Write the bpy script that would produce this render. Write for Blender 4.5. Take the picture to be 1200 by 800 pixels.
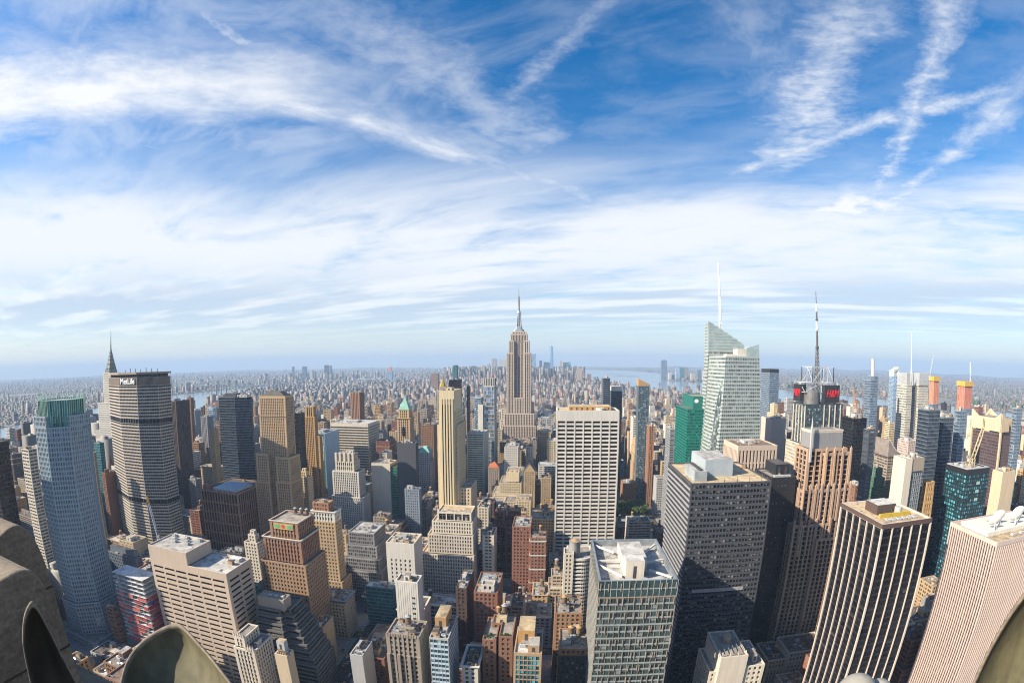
import bpy, math, random
import numpy as np
from mathutils import Matrix, Vector
from mathutils.bvhtree import BVHTree

scene = bpy.context.scene
for _o in list(scene.objects):
    bpy.data.objects.remove(_o)
COL = scene.collection
R = math.radians

# ---------------------------------------------------------------- camera (full-frame style fisheye on the observation deck)
EYE = 246.0
YAW, PITCH, ROLL = R(7.0), R(-3.70), R(-0.25)
FOC, CX, CY = 586.0, -23.0, 61.0
fw = Vector((math.sin(YAW) * math.cos(PITCH), -math.cos(YAW) * math.cos(PITCH), math.sin(PITCH)))
rt = fw.cross(Vector((0, 0, 1))).normalized()
up = rt.cross(fw)
rt2 = rt * math.cos(ROLL) + up * math.sin(ROLL)
up2 = -rt * math.sin(ROLL) + up * math.cos(ROLL)
cam_d = bpy.data.cameras.new('camera')
cam_d.type = 'PANO'
cam_d.panorama_type = 'FISHEYE_LENS_POLYNOMIAL'      # an equidistant 17.6 mm lens
cam_d.sensor_width = 36.0
cam_d.fisheye_fov = math.pi
cam_d.fisheye_polynomial_k0 = 0.0
cam_d.fisheye_polynomial_k1 = -1200.0 / (FOC * 36.0)
cam_d.fisheye_polynomial_k2 = 0.0
cam_d.fisheye_polynomial_k3 = 0.0
cam_d.fisheye_polynomial_k4 = 0.0
cam_d.shift_x = -CX / 1200.0
cam_d.shift_y = CY / 800.0
cam_d.clip_start = 0.05
cam_d.clip_end = 90000
cam = bpy.data.objects.new('camera', cam_d)
COL.objects.link(cam)
m3 = Matrix((rt2, up2, -fw)).transposed()
cam.matrix_world = Matrix.Translation((0, 0, EYE)) @ m3.to_4x4()
scene.camera = cam

# ---------------------------------------------------------------- light
SUN_AZ, SUN_EL = R(66.0), R(32.6)      # clockwise from +y (uptown), morning sun behind the left shoulder
to_sun = Vector((math.sin(SUN_AZ) * math.cos(SUN_EL), math.cos(SUN_AZ) * math.cos(SUN_EL), math.sin(SUN_EL)))
sun_d = bpy.data.lights.new('sun', 'SUN')
sun_d.energy = 5.0
sun_d.angle = R(0.5)
sun_d.color = (1.0, 0.88, 0.70)
sun = bpy.data.objects.new('sun', sun_d)
COL.objects.link(sun)
sun.rotation_euler = to_sun.to_track_quat('Z', 'Y').to_euler()
sun.location = to_sun * 3000

scene.view_settings.view_transform = 'Standard'
scene.view_settings.look = 'None'
scene.view_settings.gamma = 1.0
scene.view_settings.exposure = 0.98
scene.render.engine = 'CYCLES'
scene.cycles.use_denoising = True
scene.cycles.filter_width = 1.1
scene.cycles.max_bounces = 6
scene.cycles.diffuse_bounces = 2
scene.cycles.glossy_bounces = 2
scene.cycles.transmission_bounces = 2
scene.cycles.volume_bounces = 0
scene.cycles.caustics_reflective = False
scene.cycles.caustics_refractive = False

# ---------------------------------------------------------------- node helpers
class NT:
    def __init__(s, tree):
        s.t = tree
    def n(s, kind, **kw):
        nd = s.t.nodes.new(kind)
        for k, v in kw.items():
            setattr(nd, k, v)
        return nd
    def put(s, sock, v):
        if v is None:
            return
        if isinstance(v, bpy.types.NodeSocket):
            s.t.links.new(v, sock)
        else:
            sock.default_value = v
    def m(s, op, a, b=None, c=None, clamp=False):
        nd = s.n('ShaderNodeMath', operation=op, use_clamp=clamp)
        for i, v in enumerate((a, b, c)):
            s.put(nd.inputs[i], v)
        return nd.outputs[0]
    def vm(s, op, a, b=None, scale=None):
        nd = s.n('ShaderNodeVectorMath', operation=op)
        s.put(nd.inputs[0], a)
        s.put(nd.inputs[1], b)
        if scale is not None:
            s.put(nd.inputs['Scale'], scale)
        return nd.outputs['Value'] if op in ('LENGTH', 'DOT_PRODUCT', 'DISTANCE') else nd.outputs[0]
    def noise(s, vec, scale, detail=3, rough=0.55, dist=0.0):
        nd = s.n('ShaderNodeTexNoise')
        s.put(nd.inputs['Vector'], vec)
        nd.inputs['Scale'].default_value = scale
        nd.inputs['Detail'].default_value = detail
        nd.inputs['Roughness'].default_value = rough
        nd.inputs['Distortion'].default_value = dist
        return nd.outputs['Fac']
    def ramp(s, v, lo, hi, a=0.0, b=1.0, smooth=True):
        nd = s.n('ShaderNodeMapRange', interpolation_type='SMOOTHSTEP' if smooth else 'LINEAR')
        s.put(nd.inputs['Value'], v)
        nd.inputs['From Min'].default_value = lo
        nd.inputs['From Max'].default_value = hi
        nd.inputs['To Min'].default_value = a
        nd.inputs['To Max'].default_value = b
        return nd.outputs['Result']
    def mix(s, f, a, b, mode='MIX'):
        nd = s.n('ShaderNodeMix', data_type='RGBA', blend_type=mode)
        s.put(nd.inputs[0], f)
        for i, v in ((6, a), (7, b)):
            s.put(nd.inputs[i], v if isinstance(v, bpy.types.NodeSocket) else (*v, 1.0))
        return nd.outputs[2]
    def comb(s, x, y, z=0.0):
        nd = s.n('ShaderNodeCombineXYZ')
        for i, v in enumerate((x, y, z)):
            s.put(nd.inputs[i], v)
        return nd.outputs[0]
    def sep(s, v):
        nd = s.n('ShaderNodeSeparateXYZ')
        s.put(nd.inputs[0], v)
        return nd.outputs

# ---------------------------------------------------------------- sky: Nishita air with high cirrus and old contrails
world = bpy.data.worlds.new('World')
scene.world = world
world.use_nodes = True
world.node_tree.nodes.clear()
w = NT(world.node_tree)
SKY_STRENGTH = 0.064
sky = w.n('ShaderNodeTexSky', sky_type='NISHITA')
sky.sun_disc = False
sky.sun_elevation = SUN_EL
sky.sun_rotation = SUN_AZ
sky.altitude = 200
sky.air_density = 1.0
sky.dust_density = 0.6
sky.ozone_density = 2.2
tc = w.n('ShaderNodeTexCoord').outputs['Generated']
dx, dy, dz = w.sep(tc)
zc = w.m('MAXIMUM', dz, 0.012)
px = w.m('DIVIDE', dx, zc)
py = w.m('DIVIDE', dy, zc)
P = w.comb(px, py, 0.0)                 # where the line of sight meets the cirrus deck (deck height = 1)
rho = w.vm('LENGTH', P)
wob = w.n('ShaderNodeTexNoise')
w.put(wob.inputs['Vector'], P)
wob.inputs['Scale'].default_value = 1.6
wob.inputs['Detail'].default_value = 4
wv = w.vm('SUBTRACT', wob.outputs['Color'], (0.5, 0.5, 0.5))
PW = w.vm('ADD', P, w.vm('SCALE', wv, scale=0.16))
def streak(a, b, width, soft, grain_scale, grain, strength, stretch=1.0, ragf=2.6, warp=PW):
    ax, ay = a
    bx, by = b
    L = math.hypot(bx - ax, by - ay)
    tx, ty = (bx - ax) / L, (by - ay) / L
    d = w.vm('SUBTRACT', warp, (ax, ay, 0.0))
    t = w.vm('DOT_PRODUCT', d, (tx, ty, 0.0))
    nn = w.vm('DOT_PRODUCT', d, (-ty, tx, 0.0))
    rag = w.noise(w.comb(w.m('MULTIPLY', t, 1.0 / stretch), nn, bx), 0.55 / width, 8, 0.72)
    nn_ = w.m('ADD', w.m('ABSOLUTE', nn), w.m('MULTIPLY', w.m('SUBTRACT', rag, 0.5), width * ragf))
    across = w.ramp(nn_, width * 1.15, width * soft)
    along = w.m('MULTIPLY', w.ramp(t, -0.45, 0.25), w.ramp(t, L + 0.75, L - 0.45))
    g = w.noise(w.comb(w.m('MULTIPLY', t, 1.0 / stretch), nn, ax), grain_scale, 5, 0.62)
    g = w.ramp(g, 0.5 - grain, 0.5 + grain * 0.6)
    return w.m('MULTIPLY', w.m('MULTIPLY', across, along), w.m('MULTIPLY', g, strength))
layers = [
    streak((2.25, -0.55), (0.90, -1.45), 0.36, 0.0, 2.6, 0.50, 1.25, 1.4, 2.0),
    streak((1.50, -0.90), (0.18, -2.55), 0.20, -0.5, 5.0, 0.60, 1.35, 1.6, 1.5),
    streak((0.90, -1.60), (-0.40, -3.20), 0.30, -0.3, 5.0, 0.55, 0.85, 1.6, 1.5),
    streak((1.75, -0.50), (0.98, -1.10), 0.24, 0.02, 3.5, 0.30, 0.50, 1.6),
    streak((0.55, -1.05), (0.02, -2.3), 0.26, 0.0, 7.0, 0.42, 0.46, 1.0),
    streak((0.92, -0.86), (0.85, -1.36), 0.035, 0.2, 12.0, 0.35, 0.55, 1.0),
    streak((1.86, -1.15), (1.68, -1.78), 0.010, 0.3, 10.0, 0.4, 0.35, 2.0),
    streak((-0.98, -2.45), (-1.72, -0.98), 0.110, -0.6, 9.0, 0.5, 1.05, 1.0, 2.6),
    streak((-2.05, -2.70), (-1.13, -0.82), 0.110, -0.6, 13.0, 0.5, 1.00, 0.8, 2.6),
    streak((-1.22, -2.25), (-0.86, -1.00), 0.250, -0.2, 10.0, 0.5, 0.82, 0.6),
    streak((-2.30, -3.10), (-1.72, -1.00), 0.200, -0.6, 6.0, 0.5, 1.05, 1.0, 2.4),
    streak((-3.25, -3.16), (-2.85, -1.95), 0.100, 0.1, 7.0, 0.35, 0.75, 1.0),
    streak((0.14, -1.75), (-0.22, -1.08), 0.070, -0.3, 13.0, 0.46, 0.42, 0.8),
    streak((4.25, -1.90), (4.00, -2.70), 0.07, 0.3, 8.0, 0.3, 0.7, 2.0),
    streak((-0.55, -1.05), (-0.95, -1.75), 0.16, 0.02, 8.0, 0.28, 0.28, 1.5),
    streak((-1.75, -2.65), (-2.30, -2.85), 0.50, 0.0, 4.0, 0.5, 1.3, 1.2, 2.0),
]
st = layers[0]
for l_ in layers[1:]:
    st = w.m('MAXIMUM', st, l_)
rot = w.n('ShaderNodeVectorRotate', rotation_type='Z_AXIS')
w.put(rot.inputs['Vector'], PW)
rot.inputs['Angle'].default_value = R(28)
RV = w.vm('MULTIPLY', rot.outputs[0], (0.62, 1.0, 1.0))
n_big = w.noise(RV, 0.55, 6, 0.58, 0.4)
n_fine = w.noise(w.vm('MULTIPLY', rot.outputs[0], (0.85, 1.5, 1.0)), 1.5, 7, 0.62, 0.5)
# a broad veil of altocumulus that starts 20 degrees up and thins out again towards the horizon
east = w.ramp(px, -1.0, 3.0, 0.0, 0.12)
veil_band = w.m('MULTIPLY', w.ramp(w.m('ADD', rho, w.m('MULTIPLY', w.m('SUBTRACT', n_big, 0.5), 2.6)), 1.75, 3.7), w.ramp(rho, 21.0, 6.5, 0.12, 1.0))
veil = w.ramp(w.m('ADD', w.m('MULTIPLY', n_big, 0.55), w.m('MULTIPLY', n_fine, 0.45)), 0.19, 0.54)
veil = w.m('MULTIPLY', veil, veil_band)
veil = w.m('MULTIPLY', veil, 0.90)
thin = w.m('MULTIPLY', w.ramp(n_fine, 0.38, 0.70), w.ramp(px, -0.6, 1.4, 0.16, 0.42))
cov = w.m('MAXIMUM', w.m('MAXIMUM', veil, st), thin)
cov = w.m('MINIMUM', cov, 0.96)
shade_n = w.noise(w.vm('MULTIPLY', rot.outputs[0], (0.35, 0.9, 1.0)), 0.9, 4, 0.5)
far_grey = w.ramp(rho, 4.2, 8.0)
cl_lit = w.mix(w.m('MULTIPLY', far_grey, w.ramp(shade_n, 0.38, 0.56)), (8.1, 8.2, 8.35), (5.2, 6.0, 7.1))
sky_c = w.n('ShaderNodeHueSaturation')
sky_c.inputs['Saturation'].default_value = 1.45
sky_c.inputs['Value'].default_value = 1.45
w.put(sky_c.inputs['Color'], sky.outputs[0])
low = w.ramp(dz, 0.0, 0.19, 1.0, 0.0)
air = w.mix(w.m('MULTIPLY', low, 0.72), sky_c.outputs[0], w.mix(w.ramp(dx, -0.2, 0.8), (5.5, 6.4, 7.2), (7.0, 7.1, 7.0)))
final = w.mix(cov, air, cl_lit)
bg = w.n('ShaderNodeBackground')
w.put(bg.inputs['Color'], final)
bg.inputs['Strength'].default_value = SKY_STRENGTH
wo = w.n('ShaderNodeOutputWorld')
world.node_tree.links.new(bg.outputs[0], wo.inputs['Surface'])

# ---------------------------------------------------------------- materials
MATS = {}
def new_mat(name):
    m = bpy.data.materials.new(name)
    m.use_nodes = True
    m.node_tree.nodes.clear()
    t = NT(m.node_tree)
    b = t.n('ShaderNodeBsdfPrincipled')
    o = t.n('ShaderNodeOutputMaterial')
    m.node_tree.links.new(b.outputs[0], o.inputs[0])
    return m, t, b
def plain(name, col, rough=0.8, metal=0.0, var=0.25, scale=0.15):
    if name in MATS:
        return MATS[name]
    m, t, b = new_mat(name)
    oc = t.n('ShaderNodeTexCoord').outputs['Object']
    n1 = t.noise(oc, scale, 4, 0.6)
    c = t.mix(t.ramp(n1, 0.25, 0.75), tuple(x * (1 - var) for x in col), tuple(min(1, x * (1 + var * 0.6)) for x in col))
    t.put(b.inputs['Base Color'], c)
    b.inputs['Roughness'].default_value = rough
    b.inputs['Metallic'].default_value = metal
    MATS[name] = m
    return m
WALLS = dict(limestone=(.44, .355, .25), cream=(.55, .45, .30), tan=(.40, .28, .165), buff=(.46, .325, .185), honey=(.42, .26, .11),
             orange_brick=(.33, .18, .10), red_brick=(.235, .10, .068), brown_brick=(.23, .12, .072), dark_brown=(.085, .055, .045),
             white=(.58, .555, .50), bone=(.58, .52, .43), pale_grey=(.40, .40, .40), mid_grey=(.24, .24, .25), dark_grey=(.058, .063, .075),
             black=(.022, .023, .028), pink=(.50, .405, .36), peach=(.50, .41, .32), granite=(.39, .265, .185), plum=(.13, .095, .095),
             beige=(.50, .40, .32), pale_green=(.335, .375, .36), teal=(.015, .15, .125), green=(.07, .17, .12), blue_grey=(.22, .27, .33),
             copper=(.10, .26, .21), taupe=(.30, .25, .20), bronze=(.06, .04, .035), gold=(.55, .33, .04), steel=(.45, .47, .49), slate=(.15, .18, .22),
             rust=(.29, .165, .105), sky_panel=(.42, .55, .66), orange_net=(.60, .22, .12), yellow_form=(.60, .36, .04), sea=(.10, .22, .25),
             madison_grey=(.25, .32, .37), metlife_stone=(.43, .385, .33), gem_band=(.25, .30, .30), zig_stone=(.115, .11, .105), pier_brown=(.27, .155, .105), french_brick=(.33, .205, .13), lef_brick=(.44, .32, .19), esb_stone=(.50, .41, .32), stripe_stone=(.52, .44, .39), lincoln_stone=(.44, .32, .19))
def wall(name):
    key = 'wall ' + name
    if key in MATS:
        return MATS[key]
    col = WALLS[name]
    m, t, b = new_mat(key)
    oc = t.n('ShaderNodeTexCoord').outputs['Object']
    rnd = t.n('ShaderNodeObjectInfo').outputs['Random']
    big = t.noise(oc, 0.035, 3, 0.5)
    streaks = t.noise(t.vm('MULTIPLY', oc, (0.9, 0.9, 0.05)), 1.0, 4, 0.65)
    fine = t.noise(oc, 1.3, 2, 0.5)
    v = t.m('ADD', t.m('ADD', t.m('MULTIPLY', big, 0.26), t.m('MULTIPLY', streaks, 0.58)), t.m('MULTIPLY', fine, 0.22))
    v = t.m('ADD', t.m('ADD', v, 0.40), t.m('MULTIPLY', rnd, 0.12))
    hsv = t.n('ShaderNodeHueSaturation')
    hsv.inputs['Color'].default_value = (*col, 1)
    t.put(hsv.inputs['Value'], v)
    t.put(hsv.inputs['Hue'], t.ramp(rnd, 0, 1, 0.493, 0.507))
    t.put(hsv.inputs['Saturation'], t.ramp(big, 0.3, 0.7, 0.92, 1.10))
    t.put(b.inputs['Base Color'], hsv.outputs[0])
    b.inputs['Roughness'].default_value = 0.35 if name in ('black', 'bronze', 'gold', 'steel', 'slate', 'teal', 'plum') else 0.82
    if name in ('gold', 'steel'):
        b.inputs['Metallic'].default_value = 0.75
    MATS[key] = m
    return m
#            tint            metal blinds blind colour
GLASS = dict(dark=((.012, .014, .018), 0.0, .20, (.28, .25, .21)), warm=((.016, .014, .013), 0.0, .24, (.36, .31, .24)),
             black=((.008, .009, .012), 0.0, .06, (.09, .085, .08)), blue=((.10, .17, .25), 0.55, .10, (.22, .30, .36)),
             navy=((.018, .028, .048), 0.25, .05, (.05, .06, .08)), teal=((.03, .16, .17), 0.45, .10, (.10, .26, .26)),
             emerald=((.004, .135, .105), 0.35, .20, (.02, .30, .22)), pale=((.22, .28, .29), 0.55, .18, (.38, .41, .39)),
             sky=((.34, .46, .60), 0.8, .06, (.5, .58, .64)), aqua=((.04, .13, .16), .45, .30, (.32, .42, .43)),
             boaw=((.15, .19, .195), .45, .30, (.27, .31, .30)),
             office=((.010, .012, .015), 0.0, .42, (.23, .22, .20)),
             gemg=((.055, .085, .085), .35, .22, (.20, .23, .22)),
             cyan=((.02, .10, .13), 0.3, .45, (.07, .35, .42)), plum=((.030, .018, .028), .1, .18, (.11, .09, .10)))
def glass(name):
    key = 'glass ' + name
    if key in MATS:
        return MATS[key]
    tint, metal, nb, bcol = GLASS[name]
    m, t, b = new_mat(key)
    uv = t.n('ShaderNodeTexCoord').outputs['UV']
    rnd = t.n('ShaderNodeObjectInfo').outputs['Random']
    u, v, _ = t.sep(uv)
    cell = t.comb(t.m('FLOOR', u), t.m('FLOOR', v), t.m('MULTIPLY', rnd, 97.0))
    wn = t.n('ShaderNodeTexWhiteNoise', noise_dimensions='3D')
    t.put(wn.inputs['Vector'], cell)
    r1, r2, r3 = t.sep(wn.outputs['Color'])
    drop = t.m('GREATER_THAN', t.m('FRACT', v), t.m('MULTIPLY', r2, 0.9))
    has = t.m('LESS_THAN', r1, nb)
    f = t.m('MULTIPLY', has, drop)
    tv = t.ramp(r3, 0, 1, 0.6, 1.5)
    base = t.vm('SCALE', t.comb(*tint), scale=tv)
    bl = t.vm('SCALE', t.comb(*bcol), scale=t.ramp(r3, 0, 1, 0.55, 1.15))
    col_ = t.mix(f, base, bl)
    if name in ('dark', 'warm', 'aqua', 'gemg', 'blue'):
        # window frames: a middle mullion and a transom in every opening
        fu, fv = t.m('FRACT', u), t.m('FRACT', v)
        bar_ = t.m('MAXIMUM', t.m('LESS_THAN', t.m('ABSOLUTE', t.m('SUBTRACT', fu, .5)), .028), t.m('LESS_THAN', t.m('ABSOLUTE', t.m('SUBTRACT', fv, .74)), .022))
        col_ = t.mix(t.m('MULTIPLY', bar_, .8), col_, (.20, .19, .17))
        if name in ('dark', 'warm'):
            ac = t.m('MULTIPLY', t.m('LESS_THAN', t.m('ABSOLUTE', t.m('SUBTRACT', fu, .5)), .15), t.m('LESS_THAN', fv, .58))
            col_ = t.mix(t.m('MULTIPLY', ac, t.m('GREATER_THAN', r3, .80)), col_, (.27, .26, .24))
    t.put(b.inputs['Base Color'], col_)
    t.put(b.inputs['Roughness'], t.ramp(r2, 0, 1, 0.06, 0.22))
    # no two panes hang quite true: each mirrors a slightly different bit of sky and street
    gn = t.n('ShaderNodeNewGeometry').outputs['Normal']
    tilt = t.vm('SCALE', t.vm('SUBTRACT', wn.outputs['Color'], (.5, .5, .5)), scale=.075)
    t.put(b.inputs['Normal'], t.vm('NORMALIZE', t.vm('ADD', gn, tilt)))
    t.put(b.inputs['Metallic'], t.m('MULTIPLY', t.m('SUBTRACT', 1.0, f), metal))
    b.inputs['Specular IOR Level'].default_value = 0.6 if metal > 0.05 else 0.38
    MATS[key] = m
    return m
ROOFS = dict(tar=(.075, .07, .068), gravel=(.25, .22, .185), pale=(.38, .365, .34), sand=(.42, .325, .20), silver=(.26, .285, .31), brown=(.17, .12, .09), white=(.50, .49, .465), green=(.10, .22, .17))
def roofm(name):
    key = 'roof ' + name
    if key in MATS:
        return MATS[key]
    col = ROOFS[name]
    m, t, b = new_mat(key)
    oc = t.n('ShaderNodeTexCoord').outputs['Object']
    rnd = t.n('ShaderNodeObjectInfo').outputs['Random']
    a = t.noise(oc, 0.13, 4, 0.62, 0.5)
    c = t.noise(oc, 0.9, 3, 0.6)
    vo = t.n('ShaderNodeTexVoronoi', distance='CHEBYCHEV')
    t.put(vo.inputs['Vector'], oc)
    vo.inputs['Scale'].default_value = .17
    patch = t.sep(vo.outputs['Color'])[0]
    pud = t.ramp(t.noise(oc, .22, 5, .6, 1.0), .56, .62, 0.0, -.30)
    v = t.m('ADD', t.m('ADD', t.m('MULTIPLY', t.ramp(a, 0.35, 0.65), 0.38), t.m('MULTIPLY', c, 0.35)), t.m('ADD', 0.30, t.m('MULTIPLY', rnd, 0.25)))
    v = t.m('ADD', v, t.m('ADD', t.m('MULTIPLY', patch, .42), pud))
    hsv = t.n('ShaderNodeHueSaturation')
    hsv.inputs['Color'].default_value = (*col, 1)
    t.put(hsv.inputs['Value'], v)
    t.put(b.inputs['Base Color'], hsv.outputs[0])
    b.inputs['Roughness'].default_value = 0.9
    MATS[key] = m
    return m

# ---------------------------------------------------------------- mesh helper
class MB:
    def __init__(s):
        s.v, s.f, s.uv, s.mi = [], [], [], []
        s.has_uv = False
    def quad(s, a, b, c, d, uv=None, mi=0):
        i = len(s.v)
        s.v += [a, b, c, d]
        s.f.append((i, i + 1, i + 2, i + 3))
        s.mi.append(mi)
        if uv:
            s.has_uv = True
        s.uv.append(uv or ((0, 0),) * 4)
    def ngon(s, pts, mi=0):
        i = len(s.v)
        s.v += list(pts)
        s.f.append(tuple(range(i, i + len(pts))))
        s.mi.append(mi)
        s.uv.append(((0, 0),) * len(pts))
    def prism(s, poly, z0, z1, mi=0, mt=None, top=None, cap=True):
        t = top or poly
        n = len(poly)
        for i in range(n):
            j = (i + 1) % n
            s.quad((*poly[i], z0), (*poly[j], z0), (*t[j], z1), (*t[i], z1), mi=mi)
        if cap:
            s.ngon([(*p, z1) for p in t], mi if mt is None else mt)
            s.ngon([(*p, z0) for p in reversed(poly)], mi)
    def box(s, x0, x1, y0, y1, z0, z1, mi=0, mt=None):
        x0, x1 = min(x0, x1), max(x0, x1)
        y0, y1 = min(y0, y1), max(y0, y1)
        s.prism([(x0, y0), (x1, y0), (x1, y1), (x0, y1)], z0, z1, mi, mt)
    def cyl(s, cx, cy, r0, r1, z0, z1, n=14, mi=0, mt=None):
        a = [(cx + r0 * math.cos(2 * math.pi * k / n), cy + r0 * math.sin(2 * math.pi * k / n)) for k in range(n)]
        b = [(cx + r1 * math.cos(2 * math.pi * k / n), cy + r1 * math.sin(2 * math.pi * k / n)) for k in range(n)]
        s.prism(a, z0, z1, mi, mt, b)
    def bar(s, p, q, wd, mi=0):
        p, q = Vector(p), Vector(q)
        d = (q - p).normalized()
        e = d.cross(Vector((0, 0, 1)))
        if e.length < 1e-3:
            e = Vector((1, 0, 0))
        e.normalize()
        g = d.cross(e) * (wd / 2)
        e = e * (wd / 2)
        c = [-e - g, e - g, e + g, -e + g]
        for i in range(4):
            j = (i + 1) % 4
            s.quad(tuple(p + c[i]), tuple(p + c[j]), tuple(q + c[j]), tuple(q + c[i]), mi=mi)
        s.quad(*[tuple(p + x) for x in reversed(c)], mi=mi)
        s.quad(*[tuple(q + x) for x in c], mi=mi)
    def build(s, name, mats, parent=None, origin=(0, 0, 0), smooth=False):
        me = bpy.data.meshes.new(name)
        ox, oy, oz = origin
        me.from_pydata([(x - ox, y - oy, z - oz) for x, y, z in s.v], [], s.f)
        if s.has_uv:
            l = me.uv_layers.new(name='UVMap')
            l.data.foreach_set('uv', [c for fu in s.uv for p in fu for c in p])
        if not isinstance(mats, (list, tuple)):
            mats = [mats]
        for m in mats:
            me.materials.append(m)
        if len(mats) > 1:
            me.polygons.foreach_set('material_index', s.mi)
        if smooth:
            me.polygons.foreach_set('use_smooth', [True] * len(me.polygons))
        o = bpy.data.objects.new(name, me)
        COL.objects.link(o)
        if parent is not None:
            o.parent = parent
        else:
            o.location = origin
        return o
def tag(o, label=None, cat=None, group=None, kind=None):
    for k, v in (('label', label), ('category', cat), ('group', group), ('kind', kind)):
        if v:
            o[k] = v
    return o
def thing(name, loc, label, cat, group=None):
    o = bpy.data.objects.new(name, None)
    o.empty_display_size = 2
    COL.objects.link(o)
    o.location = loc
    return tag(o, label, cat, group)
def rect(x0, x1, y0, y1):
    x0, x1 = min(x0, x1), max(x0, x1)
    y0, y1 = min(y0, y1), max(y0, y1)
    return [(x0, y0), (x1, y0), (x1, y1), (x0, y1)]     # edges: 0 south, 1 east, 2 north, 3 west
def inset(poly, d):
    n = len(poly)
    out = []
    for i in range(n):
        p0, p1, p2 = poly[i - 1], poly[i], poly[(i + 1) % n]
        ax, ay = p1[0] - p0[0], p1[1] - p0[1]
        bx, by = p2[0] - p1[0], p2[1] - p1[1]
        la, lb = math.hypot(ax, ay), math.hypot(bx, by)
        n1 = (ay / la, -ax / la)
        n2 = (by / lb, -bx / lb)
        k = 1 + n1[0] * n2[0] + n1[1] * n2[1]
        k = max(k, 0.15)
        out.append((p1[0] - d * (n1[0] + n2[0]) / k, p1[1] - d * (n1[1] + n2[1]) / k))
    return out
def lerp2(a, b, t):
    return (a[0] + (b[0] - a[0]) * t, a[1] + (b[1] - a[1]) * t)

# ---------------------------------------------------------------- facades: glazing behind a relief of piers and spandrels
STY = {}
def sty(name, wallc, gl, bay=3.2, fl=3.6, pw=.5, sh=.45, pd=.4, sd=None, cw=1.2, tb=1.3, span=None, rf='gravel', blank=()):
    STY[name] = dict(wall=wallc, glass=gl, bay=bay, fl=fl, pw=pw, sh=sh, pd=pd, sd=pd * .8 if sd is None else sd, cw=cw, tb=tb, span=span, rf=rf, blank=blank)
for _c in list(WALLS):
    sty('punched ' + _c, _c, 'warm' if _c in ('cream', 'buff', 'tan', 'honey', 'limestone') else 'dark', rf='gravel')
    sty('deco ' + _c, _c, 'dark', bay=3.0, fl=3.6, pw=.46, sh=.36, pd=.55, sd=.22, cw=1.8, tb=1.6)
    sty('ribbon ' + _c, _c, 'dark', bay=6.0, fl=3.7, pw=.10, sh=.52, pd=.45, sd=.44, cw=.8, rf='tar')
sty('curtain blue', 'blue_grey', 'blue', bay=1.8, fl=3.8, pw=.10, sh=.22, pd=.18, cw=.15, rf='silver')
sty('curtain navy', 'slate', 'navy', bay=1.8, fl=3.8, pw=.08, sh=.18, pd=.16, cw=.15, rf='tar')
sty('curtain black', 'black', 'black', bay=1.6, fl=3.8, pw=.14, sh=.26, pd=.22, cw=.3, rf='tar')
sty('curtain teal', 'sea', 'teal', bay=1.8, fl=3.8, pw=.08, sh=.25, pd=.16, cw=.15, rf='silver')
sty('curtain aqua', 'pale_grey', 'aqua', bay=2.2, fl=3.7, pw=.14, sh=.40, pd=.2, cw=.3, span='sky_panel', rf='pale')
sty('curtain sky', 'sky_panel', 'sky', bay=2.4, fl=3.8, pw=.09, sh=.14, pd=.15, cw=.15, rf='silver')

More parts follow.
